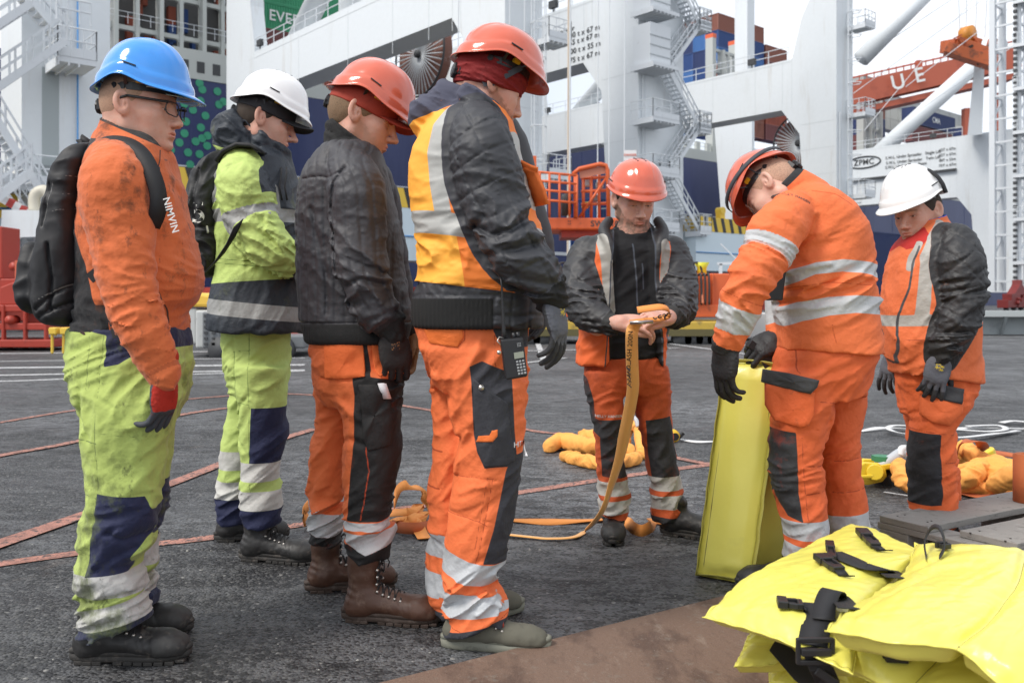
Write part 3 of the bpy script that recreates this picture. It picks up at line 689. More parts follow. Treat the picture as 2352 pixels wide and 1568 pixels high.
def portal(t, w, wt, gauge, label, z0=16.9, z1=21., low=3., top=46, beam=True, diag=None, wl=4.4, tt=None, name='gantry_crane', haunch=True):
    """one side frame of a quay crane: landside leg at s 0..w, waterside leg at s gauge.., box beam between"""
    root = empty(name, CP(t, 0, 0)); tag(root, label, 'crane')
    mb = CB(); e = .5
    # landside leg tapers outwards to the beam
    prism_s(mb, [(0,low),(w-.9,low),(w-.1,z0-2.2),(w+1.6,z0),(w+.6,z1+0.01)]+([(w-.3,z1+3.2),(w-1.3,z1+5),(w-1.5,top),(0,top)] if top > z1+6 else [(0,z1+.01)]), t, t+wt)
    mb.build('landside_leg', white_c, root)
    if beam:
        mb = CB(); mb.cb(t+.004, t+min(wt,2.1), w+.6, gauge, z0, z1); mb.build('portal_beam', white_c, root)
        mb = CB(); prism_s(mb, [(gauge,0.2),(gauge+wl,0.2),(gauge+wl,top)]+([(gauge+.9,top),(gauge-.4,z1+4)] if top > z1+6 else [])+[(gauge-1.2,z1+.3),(gauge-1.2,z0),(gauge-.2,z0-3)], t-.006, t+1.15); mb.build('waterside_leg', white_c, root)
        mb = CB(); railing(mb, t+.1, w+1, z1, t+.1, gauge-1, z1, 1.1, 16); mb.build('railing', galv, root)
        mb = CB(); (mb.ctube([(t+.5*wt, gauge-5.5, z1-.3), (t+.5*wt, 3.5, z1+18)], .85, 20) if top > z1+6 else mb.ctube([(t+2,gauge-9,z1-.5),(t+2,gauge-10,z1+.5)], .5, 12)); mb.build('diagonal_brace', white_c, root, True)
        for s_ in (gauge-2.2, w+4.5): mb = CB(); mb.cb(t-.15, t+.15, s_-.35, s_+.35, z1+.25, z1+.75); mb.ctube([(t,s_,z1),(t,s_,z1+.3)], .06, 6); mb.build('floodlight', dark_m, root)
    return root
cA = portal(0, 3.3, 2.75, 33, 'pale portal crane whose rising beam passes behind the coral helmets, railing above it', 17.7, 21.3)
cB = portal(10.9, 3.3, 4.4, 33, 'pale portal crane with the zigzag stair tower and black load figures on its beam')
cC = portal(34.3, 3.4, 2.5, 36, 'pale portal crane whose tall leg rises right of the stooping man')
cD = portal(81, 9.4, 3., 40, 'pale portal crane at the right with three lines of load writing on its beam', 13.6, 21., 2., 21.01)
# second skin on the far crane beam: ledge coloured dark to stand in for its shadow line
mb = CB(); mb.cb(80.6, 81, 11, 40, 16.85, 17.1); mb.build('shadowed_ledge', dark_m, cD)
# crane 0: only its leg and stairs show at the left edge
root = empty('gantry_crane', CP(-23.9, 0, 0)); tag(root, 'pale crane leg with zigzag stairs and platforms at the left edge', 'crane'); c0 = root
mb = CB(); mb.cb(-23.9, -20.7, 0, 3.6, .3, 34); mb.build('landside_leg', white_c, root)
mb = CB(); mb.cb(-23.2, -22.6, -.02, -.0, 5.2, 10.0); mb.build('access_hatch', mat('grey_panel', (.36,.40,.41), .6), root)
def Zp(y, Y): return CH-(y-HZ)/F*Y
pipe_b = mat('blue_pipe', (.10,.30,.62), .4)
mb = CB(); mb.ctube([(-21.95,-.12,13.2),(-21.95,-.12,5.4),(-21.7,-.12,5.2)], .035, 6); mb.build('pipe', pipe_b, root, True)
mb = CB(); mb.cb(-26, -14.5, -.28, -.02, 6.05, 6.2); mb.build('cable_duct', mat('duct_grey', (.22,.24,.25), .6), root)
def stair(root, a, b, wdt=.9, side=-1, r=.03, n=None, name='stair_flight'):
    """a,b (t,s,z): foot and head of a flight; width along -s"""
    mb = CB(); a = np.array(a, float); b = np.array(b, float); n = n or int(abs(b[2]-a[2])/.22)
    for off in (0, -wdt):
        o = np.array((0, off, 0)); mb.cbar(tuple(a+o), tuple(b+o), .06, .26)
        for h in (1.0, .55): mb.cbar(tuple(a+o+(0,0,h)), tuple(b+o+(0,0,h)), r*2)
        for i in range(0, 6): p = a+(b-a)*i/5+o; mb.cbar(tuple(p), tuple(p+(0,0,1.0)), r*2)
    for i in range(n): p = a+(b-a)*(i+.5)/n; mb.cb(p[0]-.13, p[0]+.13, p[1]-wdt, p[1], p[2]-.02, p[2]+.02)
    return mb.build(name, galv, root)
def platform(root, t0, t1, s0, s1, z, rails=True, name='platform'):
    mb = CB(); mb.cb(t0, t1, s0, s1, z-.22, z)
    for k in range(int((t1-t0)/.35)): mb.cb(t0+.35*k, t0+.35*k+.06, s0, s1, z-.34, z-.22)
    if rails:
        for a, b in (((t0,s0),(t1,s0)),((t1,s0),(t1,s1)),((t0,s0),(t0,s1))): railing(mb, a[0], a[1], z, b[0], b[1], z, 1.1, 3, .03)
        mb.cb(t0, t1, s0-.02, s0+.02, z, z+.35)
    return mb.build(name, galv, root)
def at0(x, y, s=0):                 # (t,z) on the plane s seen at a photo place
    r_ = (x-CXP)/F; t = (r_*(O_[1]+V_[1]*s)-(O_[0]+V_[0]*s))/(U_[0]-r_*U_[1]); Y = O_[1]+U_[1]*t+V_[1]*s; return t, CH-(y-HZ)/F*Y
def st(root, x0, y0, x1, y1, s=-.6, w=.9): a = at0(x0, y0, s); b = at0(x1, y1, s); return stair(root, (a[0], s, a[1]), (b[0], s, b[1]), w)
st(c0, -60, 240, 138, 105, -1.6); st(c0, 30, -20, 150, 118, -.4); st(c0, -140, 150, 60, 20, -2.6, .8)
st(c0, 150, 560, -40, 250, -1.6); st(c0, 110, 600, -90, 330, -.5); st(c0, 60, 400, -120, 540, -2.6, .8)
a = at0(128, 130, -1.6); platform(c0, a[0], a[0]+1.35, -1.9, -.05, a[1]); a = at0(20, 420, -1.4); platform(c0, a[0]-1.2, a[0]+2.1, -1.4, -.05, a[1])
a = at0(130, 60, -1.5); mb = CB(); railing(mb, a[0], -1.5, a[1]+.2, a[0]+1.2, -1.5, a[1]+.2, .9, 3, .04); mb.build('railing', galv, c0)
mb = CB()
for k in range(26):
    for j in range(14): pass
mb.cb(-26.5, -23.95, -.3, -.26, 15.5, 20)
scr = mb.build('mesh_screen', mat('grey_mesh', (.30,.32,.33), .6, dirt=((.09,.09,.1), 9, .5, .8)), c0)
# stair tower on crane B
t0 = 11.4
for k in range(9):
    zt = 5.5+k*3.35; tw = 10.6 if k % 2 == 0 else 10.6
    mb = CB(); mb.cb(10.3, 12.2, -1.5, -.1, zt, zt+2.5); 
    if k in (3,4,6,7): 
        o = mb.build('stair_cabin', galv, cB); mb = CB()
        for j in range(3): mb.cb(10.26, 12.24, -1.54, -1.5, zt+.6*j+.5, zt+.6*j+.56)
        mb.build('cabin_trim', mat('trim_grey', (.42,.45,.47), .5), o)
    platform(cB, 10.1, 12.6, -1.9, -.05, zt, k not in (3,4,6,7)); 
    stair(cB, (12.6 if k % 2 else 15.6, -.3, zt+.05), (15.6 if k % 2 else 12.6, -.3, zt+3.3), .8); platform(cB, 15.4, 16.6, -1.3, -.05, zt+ (3.3 if k % 2 else .05), True)
mb = CB()
for k in range(24): mb.ctube([(10.5+.05*k, -.02, 5+k*.9), (10.5+.05*k, -.02, 5.6+k*.9)], .02, 4)
mb.build('cable_run', galv, cB)
# ladder with hoops on the landside leg of crane A
lad = CB()
for tt in (1.55, 2.05): lad.ctube([(tt,-.45,4),(tt,-.45,24)], .04, 5)
for k in range(50): lad.ctube([(1.55,-.45,4+k*.4),(2.05,-.45,4+k*.4)], .02, 4)
for k in range(10):
    z = 5+k*1.9; lad.ctube([(1.45,-.45,z),(1.35,-.9,z),(1.8,-1.25,z),(2.25,-.9,z),(2.15,-.45,z)], .035, 5)
for tt in (1.36, 1.8, 2.24): lad.ctube([(tt,-.9 if tt != 1.8 else -1.25,5),(tt,-.9 if tt != 1.8 else -1.25,22)], .03, 5)
lad.build('ladder', galv, cA)
for z in (8.0, 15.6): platform(cA, 1.9, 3.6, -1.5, -.05, z)
lad = CB()
for tt in (35.3, 35.9): lad.ctube([(tt,-.45,4),(tt,-.45,30)], .05, 5)
for k in range(60): lad.ctube([(35.3,-.45,4+k*.42),(35.9,-.45,4+k*.42)], .025, 4)
for k in range(13): z = 5+k*1.9; lad.ctube([(35.2,-.45,z),(35.1,-1.,z),(35.6,-1.4,z),(36.1,-1.,z),(36.,-.45,z)], .04, 5)
lad.build('ladder', galv, cC)
for z in (9.5, 16, 23): platform(cC, 35.8, 37.4, -1.6, -.05, z)
# truss tower on the right crane leg
mb = CB(); 
for tt, ss in ((67.4,-1),(69.8,-1),(67.4,1.4),(69.8,1.4)): mb.cb(tt-.28, tt+.28, ss-.28, ss+.28, 2, 40)
for k in range(16):
    z = 3+k*2.4
    for ss in (-1, 1.4): mb.cbar((67.4,ss,z), (69.8,ss,z+2.4 if k % 2 else z), .16)
    mb.cbar((67.4,-1,z),(69.8,-1,z), .2); mb.cbar((67.4,-1,z),(67.4,1.4,z), .2)
tw_ = mb.build('stair_tower', galv, cD)
for k in range(8): platform(cD, 66.4, 70.4, -2.2, -.9, 5+k*4.4); stair(cD, (70.2 if k % 2 else 73.4, -1.3, 5+k*4.4), (73.4 if k % 2 else 70.2, -1.3, 9.3+k*4.4), .9)
mb = CB()
for k in range(60): mb.cb(66.5, 66.85, -1.2, -.9, 2+k*.6, 2.3+k*.6)
mb.build('cable_chain', dark_m, cD)
seam_m = mat('weld_seam', (.64,.67,.69), .6)
for root_, tq, s0_, s1_, z0_, z1_ in ((cA,0,4,33,16.9,21.),(cB,10.9,4,33,16.9,21.),(cC,34.3,4,36,16.9,21.),(cD,81,11,40,13.6,21.)):
    mb = CB()
    for k in range(6): mb.cb(tq-.012, tq+.004, s0_+k*k*(s1_-s0_)/36, s0_+k*k*(s1_-s0_)/36+.04, z0_, z1_)
    mb.cb(tq-.012, tq+.004, s0_, s1_, z1_-.22, z1_-.16); mb.build('weld_seams', seam_m, root_)
    mb = CB()
    for k in range(7): mb.cb(tq-.012, tq-.0, .15, 3.2, 2.8+k*2.1, 2.84+k*2.1); mb.cb(tq, tq+2., -.012, .0, 3.4+k*2.1, 3.44+k*2.1)
    mb.build('weld_seams', seam_m, root_)
    mb = CB(); mb.ctube([(tq+.3,-.12,1),(tq+.3,-.12,16)], .05, 6); mb.ctube([(tq+.5,-.12,1),(tq+.5,-.12,16)], .035, 6); mb.cb(tq+.2, tq+.7, -.35, -.02, 4.6, 5.5); mb.build('conduit', galv, root_)
# writing on the beams
def cplane(t, s, z): return Matrix.Translation(Vector(CP(t, s, z))) @ Matrix(( Vector(-V_), Vector((0,0,1)), Vector(-U_))).transposed().to_4x4()
txt = mat('black_lettering', (.045,.047,.05), .6); wtx = mat('white_lettering', (.72,.74,.73), .6)
def ct(s, size, t, ss, z, m, par_, sq=1.): 
    M = cplane(t, ss, z); return text_on(s, size, M, m, par_, ext=.004, squeeze=sq)
tb = 10.9-.03
def atu(x, y, t):                   # (s,z) on the plane t seen at a photo place
    r_ = (x-CXP)/F; s = (r_*(O_[1]+U_[1]*t)-(O_[0]+U_[0]*t))/(V_[0]-r_*V_[1]); Y = O_[1]+U_[1]*t+V_[1]*s; return s, CH-(y-HZ)/F*Y
for (x, y, s_) in ((1248,92,'der'),(1284,76,'1 conteneur'),(1248,112,'der'),(1280,103,'Twin Lift'),(1246,143,'et'),(1246,165,'et'),(1342,73,'40 t x 67 m'),(1341,90,'65 t x 67 m'),(1340,111,'100 t x 55 m'),(1342,131,'75 t x 67 m')):
    q_ = atu(x, y, tb); ct(s_, .50, tb, q_[0], q_[1], txt, cB, 1.15)
td = 81-.06
for i, (l, a_) in enumerate((('S.W.L. Under Spreader   Single Lift','65T x 67m'),('S.W.L. Under Spreader   Twin Lift','65T x 67m'),('S.W.L. Under Cargo Beam','80T x 55m'))):
    q_ = atu(2090+ (6 if i < 2 else -10), 356+i*12-(0), td); ct(l, .50, td, q_[0], q_[1], txt, cD, .95); q_ = atu(2176, 343+i*12, td); ct(a_, .46, td, q_[0], q_[1], txt, cD, .95)
q_ = atu(2176, 379, td); ct('75T x 67m', .46, td, q_[0], q_[1], txt, cD)
q_ = atu(1984, 373, td); o = ct('ZPMC', 1.05, td, q_[0], q_[1], txt, cD)
mb = CB(); c = q_; mb.ctube([(td, c[0]+2.3*math.cos(a/14*math.pi), c[1]+.75*math.sin(a/14*math.pi)) for a in range(29)], .09, 5); mb.build('emblem_ring', txt, cD)
q_ = atu(2258, 260, 0); 
# number six on the far waterside leg
root = empty('gantry_crane', CP(69.5, 34, 0)); tag(root, 'far pale crane leg painted with the figure 6 behind the stooping man', 'crane')
mb = CB(); mb.cb(69.5, 74.0, 32.2, 36, .5, 21); mb.cb(69.6, 71.2, 33.2, 35.2, 21, 70); mb.build('waterside_leg', white_c, root)
a = atu(1695, 495, 69.5); mb = CB(); prism_s(mb, [(32.2,.5),(36.,.5),(38.2,24.5),(32.2,24.5)], 69.2, 69.45); mb.build('haunch', white_c, root)
p = CP(69.1, 34.6, 0); Y6 = p[1]; ct('6', 3.1, 69.1, atu(1692, 495, 69.1)[0], CH+195/F*Y6, txt, root)
# sill beams along the landside rail with yellow and black hazard edge
def sill(ta, tb_, label, s0=-.8, s1=1.2, zt=6.55, zb=3.0, word=None):
    root = empty('sill_beam', CP(ta, s0, zb)); tag(root, label, 'crane beam')
    mb = CB(); mb.cb(ta, tb_, s0, s1, zb, zt-.95); mb.build('girder', lb_c, root)
    mb = CB(); mb.cb(ta, tb_, s0-.02, s1+.02, zt-.95, zt); mb.build('hazard_edge', yel_p, root)
    n = int((tb_-ta)/.9); 
    mb = CB()
    for k in range(n):
        a = ta+.2+k*.9; q = [(a,zt-.95),(a+.34,zt-.95),(a+.05,zt),(a-.29,zt)]; mb.prism(q, lambda x, y, d: CP(x, d, y), s0-.035, s0-.021)
    mb.build('hazard_stripes', blk_p, root)
    mb = CB(); mb.ctube([(ta,s0-.05,zb+1.2),(tb_,s0-.05,zb+1.2)], .04, 5); mb.build('pipe', pipe_b, root, True)
    return root
sA = sill(-20.6, -.1, 'pale blue sill beam with yellow and black edge behind the four men at the left')
text_on('E', .52, plane_facing(CP(-7.55,-.86,Zp(504,46)), U_), txt, sA, ext=.004); text_on('E', .52, plane_facing(CP(-7.55,-.86,Zp(523,46)), U_), txt, sA, ext=.004)
sB = sill(15.6, 34.2, 'pale blue sill beam with hazard edge and yellow lugs, behind the man reading the strap')
for k in range(4): mb = CB(); mb.cb(18.5+k*3.3, 19.0+k*3.3, -.6, -.2, 6.55, 7.1); mb.ctube([(18.75+k*3.3,-.65,7.1),(18.75+k*3.3,-.15,7.1)], .26, 12); mb.build('lifting_lug', yel_p, sB)
sC = sill(-34, -24.2, 'short pale beam with hazard edge low at the left edge of the picture', -.8, 1.2, 5.0, 3.2)
# light blue box and red bogies under the beams
def bogie(tc, sc, label, m, sz=1., n=2):
    root = empty('crane_bogie', CP(tc, sc, 0)); tag(root, label, 'crane bogie')
    mb = CB(); W_ = 2.4*sz
    mb.cb(tc-W_, tc+W_, sc-.5, sc+.5, .35, 1.05); mb.cb(tc-W_*.7, tc-W_*.1, sc-.45, sc+.45, 1.05, 1.7); mb.cb(tc+W_*.1, tc+W_*.7, sc-.45, sc+.45, 1.05, 1.6)
    mb.prism([(tc-W_*.5,1.6),(tc+W_*.5,1.6),(tc+.35,2.6),(tc+.25,3.1),(tc-.25,3.1),(tc-.35,2.6)], lambda a, b, d: CP(a, d, b), sc-.4, sc+.4)
    for k in (-1, -.33, .33, 1.): mb.cb(tc+W_*k-.05, tc+W_*k+.05, sc-.56, sc+.5, .3, 1.1)
    mb.build('frame', m, root, False, .03)
    for k in (-.75,-.25,.25,.75): w = CB(); w.ctube([(tc+W_*k,sc-.15,.32),(tc+W_*k,sc+.15,.32)], .31, 18); w.build('wheel', dark_m, root, True)
    for k in (-.4, .4): w = CB(); w.ctube([(tc+W_*k,sc-.75,.8),(tc+W_*k,sc-.5,.8)], .22, 12); w.ctube([(tc+W_*k+.3,sc-.7,1.2),(tc+W_*k+.3,sc-.45,1.2)], .12, 10); w.build('drive_motor', m, root, True)
    for k in (-.15,.35): w = CB(); w.cb(tc+W_*k, tc+W_*k+.35, sc-.62, sc-.5, .9, 1.3); w.build('junction_box', m, root)
    return root
red_b = mat('oxide_red_paint', (.38,.040,.022), .5, dirt=[((.15,.02,.012), 1.6, .55, .6), ((.30,.28,.25), 4, .72, .3)])
mar_b = mat('maroon_paint', (.20,.022,.020), .55, dirt=((.08,.015,.012), 2, .55, .5))
dot_m = mat('green_dots', (.035,.30,.17), .5)
# ---------------------------------------------------------------- ship
ship = empty('container_ship', CP(0, 42, 0)); tag(ship, 'navy blue container ship with green dots moored beyond the cranes', 'ship')
mb = CB(); mb.cb(-70, 260, 42, 70, -3, 20.8); hull = mb.build('hull', blue_h, ship)
mb = CB(); mb.cb(-70, 190, 41.93, 42.0, 6.5, 6.9); mb.cb(-70, 190, 41.96, 42.0, 12.9, 13.02); mb.build('rubbing_strake', mat('white_strake', (.6,.62,.65), .5), ship)
for k in range(26): mb = CB(); mb.cb(-70+k*9.8, -69.9+k*9.8, 41.97, 42.0, -3, 20.8); mb.build('plate_seam', mat('seam_navy', (.03,.045,.14), .5) if k == 0 else bpy.data.materials['seam_navy'], ship)
rnd = random.Random(11); mb = CB(); dots = []
P_ = [(1790,745),(1815,803),(1950,820),(1965,938),(1730,985),(1843,1038),(1668,1090),(1802,1143),(1950,1128),(1655,1196),(1862,1216),(1814,1240),(1755,1268),(1610,1278),(1950,1218),(1858,1307),(1532,1344),(1687,1367),(1790,1382),(1507,1443),(1706,1474),(1350,1410),(1655,930),(1798,905),(2005,912)]
def at42(x, y): return at0(x, y, 41.9)
dots = [at42(x/2240*1000*.5742, y/2240*1000*.5742) for x, y in P_]
# the same shoal of dots goes on behind what stands in front of it
for k in range(70):
    t = rnd.uniform(-40, -3.2); z = rnd.uniform(7.5, 20.3)
    if all((t-a)**2+(z-b)**2 > 1.1 for a, b in dots): dots.append((t, z))
for t, z in dots: n = 16; mb.prism([(t+.36*math.cos(k/n*6.283), z+.36*math.sin(k/n*6.283)) for k in range(n)], lambda a, b, d: CP(a, d, b), 41.93, 41.99)
mb.build('dot_pattern', dot_m, ship)
# deckhouse lattice (lashing bridges): columns, decks and openings
def lattice(ta, tb_, z0, z1, s, label, nt_, nz, inner):
    mb = CB()
    dt = (tb_-ta)/nt_; dz = (z1-z0)/nz
    for i in range(nt_+1): t = ta+dt*i; mb.cb(t-.17, t+.17, s-.15-(.5 if i % 2 else 0), s+.5, z0, z1)
    for j in range(nz+1): z = z0+dz*j; mb.cb(ta, tb_, s-.02, s+.4, z-.28, z+.10)
    for i in range(nt_):
        for j in range(nz):
            t = ta+dt*i+.17; z = z0+dz*j+.10
            for sx, x in ((1, t), (-1, t+dt-.34)):
                for zz, szz in ((z, 1), (z+dz-.38, -1)): mb.prism([(x, zz),(x+sx*.30, zz),(x+sx*.09, zz+szz*.09),(x, zz+szz*.30)], lambda a, b, d: CP(a, d, b), s+.02, s+.35)
    o = mb.build('lashing_bridge', grey_s, ship)
    mb = CB()
    for j in range(nz): railing(mb, ta, s-.55, z0+dz*j+.1, tb_, s-.55, z0+dz*j+.1, 1.0, nt_*2, .025)
    mb.build('railing', galv, o)
    return o
lattice(-9.5, 5.8, 21.2, 35, 43, '', 8, 4, 0)
mb = CB(); mb.cb(-9.5, 6, 45.4, 46, 21, 36); mb.build('shade_backing', mat('shadow_grey', (.10,.10,.10), .8), ship)  # dark sheet stands in for the shaded space behind the openings
rnd = random.Random(5)
mat_o, mat_b = mat('rust_cargo', (.24,.055,.028), .7), mat('blue_cargo', (.02,.06,.2), .7)
for k in range(60):
    t = rnd.uniform(-9, 5.2); z = 21.5+rnd.random()*12; w_ = rnd.uniform(.3, .9); mb = CB(); mb.cb(t, t+w_, 44.6, 45.2, z, z+rnd.uniform(.8, 2.2)); mb.build('deck_cargo', mat_o if k % 3 else mat_b, ship)
mb = CB(); mb.cb(-3, 8.5, 41.9, 45, 20.8, 23.4); o = mb.build('deckhouse', grey_s, ship)
for k in range(7): w = CB(); w.cb(-2.3+k*1.45, -1.6+k*1.45, 41.86, 41.9, 21.4, 22.4); w.build('opening', dark_m, o)
mb = CB(); mb.cb(8.5, 190, 41.95, 45, 20.8, 22.2); mb.build('bulwark', grey_s, ship)
mb = CB()
for k in range(60): t = 9+k*2.4; mb.cb(t, t+.9, 43, 43.4, 22.2, 23.6); mb.ctube([(t,42.4,22.2),(t,42.4,23.4)], .05, 5)
railing(mb, 9, 42.3, 22.2, 190, 42.3, 22.2, 1.1, 120, .035); mb.build('deck_fittings', grey_s, ship)
for tq in (75.5, 118.0): lattice(tq, tq+5.5, 22.2, 37.5, 43.2, '', 3, 5, 0)
for tq in (75.5, 81., 118.0):
    mb = CB(); mb.cb(tq-.5, tq+.3, 42.9, 44.2, 22, 39); mb.build('lashing_tower', grey_s, ship); mb = CB(); mb.cb(tq-.5, tq+.3, 42.85, 44.25, 39, 39.6); mb.build('tower_cap', mat('orange_cap', (.7,.12,.04), .5), ship)
# ---------------------------------------------------------------- containers
ccol = dict(brown=(.235,.085,.058), rust=(.30,.070,.040), blue=(.020,.060,.20), green=(.030,.26,.125), navy=(.022,.040,.13), wine=(.17,.055,.055), lb=(.05,.15,.38), cream=(.55,.54,.48), orange=(.52,.11,.04), grey=(.40,.41,.40), dblue=(.03,.05,.13))
cm_ = {k: mat('container_'+k, v, .55, dirt=[(tuple(np.array(v)*.55), .5, .55, .5, (1,1,.3))]) for k, v in ccol.items()}
cw = mat('corner_casting', (.10,.10,.10), .6)
def container(t, s, z, col, along='t', L_=12.2, label='', H=2.6, WD=2.44, group=None, writing=None, corr=.28):
    root = empty('shipping_container', CP(t, s, z)); tag(root, label, 'container', group)
    mb = CB(); lt, ls = (L_, WD) if along == 't' else (WD, L_); g = .05
    mb.cb(t+g, t+lt-g, s+g, s+ls-g, z+.12, z+H-.05)
    n = int(lt/corr)
    for k in range(n):              # corrugation of the face towards land
        a = t+.12+k*(lt-.24)/n; b = (lt-.24)/n; mb.prism([(a, s+g),(a+b*.5, s+g),(a+b*.38, s-.01),(a+b*.12, s-.01)], lambda x, y, d: CP(x, y, d), z+.2, z+H-.12)
    n = int(ls/corr)
    for k in range(n):
        a = s+.12+k*(ls-.24)/n; b = (ls-.24)/n; mb.prism([(a, t+g),(a+b*.12, t-.01),(a+b*.38, t-.01),(a+b*.5, t+g)], lambda x, y, d: CP(y, x, d), z+.2, z+H-.12)
    mb.cb(t, t+lt, s-.03, s+.06, z, z+.16); mb.cb(t, t+lt, s-.03, s+.06, z+H-.12, z+H); mb.cb(t-.03, t+.06, s+.06, s+ls, z, z+.16); mb.cb(t-.03, t+.06, s+.06, s+ls, z+H-.12, z+H)
    for a, b in ((t-.02, s-.02), (t+lt-.14, s-.02), (t-.02, s+ls-.14)): mb.cb(a-.01, a+.16, b-.01, b+.16, z, z+H)
    mb.build('box', cm_[col], root)
    if writing:
        w, size, off = writing[:3]; text_on(w, size, plane_facing(CP(t+off, s-.07, z+H*.5), U_), wtx, root, ext=.004)
    return root
# green container with white capitals above the first beam, brown ones below it
gz = 28.0
container(6.9, 46, gz, 'green', label='green container with large white capitals between the crane beam and its diagonal brace', writing=('EVERGREEN', 1.5, 5.2))
container(6.9, 46, gz+2.62, 'green', label='upper green container stacked on the one with white capitals')
container(6.9, 46, gz-2.62, 'wine', label='brown red container under the green one with white capitals')
container(6.9, 46, gz-5.24, 'rust', label='rust container lowest of the stack behind the first crane beam')
# mixed stack seen under and beside the second beam
container(24, 50, 23.5, 'dblue', label='dark blue container with small white writing below the lettered crane beam', writing=('OCEAN NETWORK', .55, 4))
container(24, 50, 20.9, 'brown', label='brown container under the dark blue one beyond the ropes', group=None)
container(22, 50, 44.0, 'rust', label='rust container high between the pale crane legs at the top edge')
container(33.5, 45, 20.9, 'cream', label='cream container with teal posts right of the thick round brace')
# brown stack at the upper middle right
G1 = 'containers of the tall brown stack above the ship'
n_ = 0
for lv in range(7):
    for c_ in range(3):
        col = 'brown' if lv == 0 or (lv > 2 and c_ == 0) else ['navy','blue','lb'][(c_+lv) % 3]
        container(84.4, 49+c_*2.46, 43.3-lv*2.62, col, 't', 12.2, label='%s container end, %s tier and %s column of the brown stack' % ({'navy':'navy','lb':'bright blue','blue':'blue','brown':'brown'}[col], ['top','second','third','fourth','fifth','sixth','lowest'][lv], ['right','middle','left'][c_]), group=G1)
    if lv < 6: container(97.2, 49, 40.7-lv*2.62, ['brown','wine','wine','brown','rust','wine'][lv], 't', 6.1, label='%s container at the lower right end of the brown stack, %s tier' % (['brown','wine red','wine red','brown','rust','wine red'][lv], ['top','second','third','fourth','fifth','sixth'][lv]), group=G1)
# seen through the third portal
container(52, 44, 24.0, 'navy', label='navy container with white letters seen through the third crane portal', L_=12, writing=('MALDEN', 1.0, 8.5))
container(52, 44, 21.3, 'brown', label='brown container under the navy one in the third crane portal')
# right group
for i, (c_, nm) in enumerate((('grey','grey green'),('brown','brown'),('navy','navy'),('wine','wine red'))): container(125, 47, 38.8-i*3.6, c_, 't', 8, H=3.6, label='%s container just right of the tall crane leg, tier %d from the top' % (nm, i+1), writing=('ocean', .9, 6) if i == 2 else None)
container(150.5, 50, 37.2, 'navy', label='navy container with pale marks behind the long diagonal brace at the right', L_=19, H=3.4, writing=('CMA', 1.6, 10)); container(174, 50, 36.6, 'navy', label='small navy container near the right crane leg', L_=9)
container(150, 50, 33.5, 'wine', label='wine red container beneath the navy one behind the long diagonal brace', L_=18, H=3.4)
ORD = 'first second third fourth fifth sixth seventh eighth ninth tenth eleventh twelfth thirteenth fourteenth fifteenth'.split()
G2 = 'pale containers in the long far row at the right'
for i in range(15):
    for j in range(3): container(154+i*3.4, 60, 38.4+j*2.62, ['cream','cream','grey'][j], 't', label='%s container in the far row behind the brace, %s tier, %s from the left' % (['cream','cream','grey'][j], ['lowest','middle','top'][j], ORD[i]), group=G2, L_=3.3, corr=.6)
# blue containers on the quay
container(24, 6, 2.6, 'navy', label='blue container with white capitals low behind the man reading the strap', L_=12); 
text_on('V  L\nO  O', 1.15, plane_facing(CP(14.6, 5.8, Zp(575,59)), U_), wtx, container(13.2, 6, 3.0, 'blue', label='blue container end with white V L and O O beside the orange spreader', L_=3.5, H=5.2), ext=.004)
container(62, 14, .4, 'navy', label='dark blue container on the quay between the stooping man and the rightmost man', L_=16, H=8.5)
# far rust red crane beam with white letters and hanging spreader
root = empty('red_crane', CP(120, 70, 0)); tag(root, 'rust red crane girder with white letters U E against the sky', 'crane')
rc = mat('faded_red_paint', (.42,.10,.055), .6, dirt=((.25,.05,.03), .3, .55, .5))
def PX(x, y, Y): return Vector(W(x, y, Y))
mb = MB(); a, b_ = PX(1940,222,150), PX(2330,134,150*1.0); 
mb.bar(a, b_, 3.2, 3.6); mb.bar(a+Vector((0,1,-3.0)), b_+Vector((0,1,-3.0)), 4.4, .9); mb.bar(a+Vector((0,0,2.8)), b_+Vector((0,0,2.8)), .25)
for k in range(24): p = a.lerp(b_, k/23); mb.bar(p+Vector((0,0,1.8)), p+Vector((0,0,3.0)), .14)
mb.bar(PX(2110,180,150), PX(2110,140,150), .9); mb.bar(PX(2142,166,150), PX(2142,150,150), .7)
mb.build('girder', rc, root)
d = (b_-a).normalized()
for x, y, ch in ((2063,190,'U'),(2112,174,'E')): p = PX(x, y, 147.6); text_on(ch, 3.3, plane_facing(p, d, (0,0,1)), wtx, root, ext=.01)
mb = MB(); mb.bar(PX(2220,250,151), PX(2222,350,151), 1.2); mb.bar(PX(2290,215,151), PX(2292,330,151), 1.2); mb.build('support', rc, root)
sp = empty('hanging_spreader', PX(2225,115,105)); tag(sp, 'orange lifting spreader hanging high at the upper right corner', 'spreader')
om = mat('weathered_orange', (.50,.115,.035), .6, dirt=((.10,.045,.03), .9, .52, .7)); dk_ = mat('dark_brown_steel', (.05,.035,.028), .8)
mb = MB(); mb.bar(PX(2172,112,105), PX(2290,150,103), 2.3, 1.2); mb.bar(PX(2195,98,105), PX(2285,132,103), 1.6, 1.3); mb.bar(PX(2166,110,106), PX(2200,104,104), 1.0, 1.4)
for x in (2200,2240,2275): mb.bar(PX(x,110,104), PX(x+6,90,104), .8)
mb.bar(PX(2166,112,106), PX(2168,94,106), .25); mb.build('frame', om, sp, False, .05)
rn = random.Random(9)
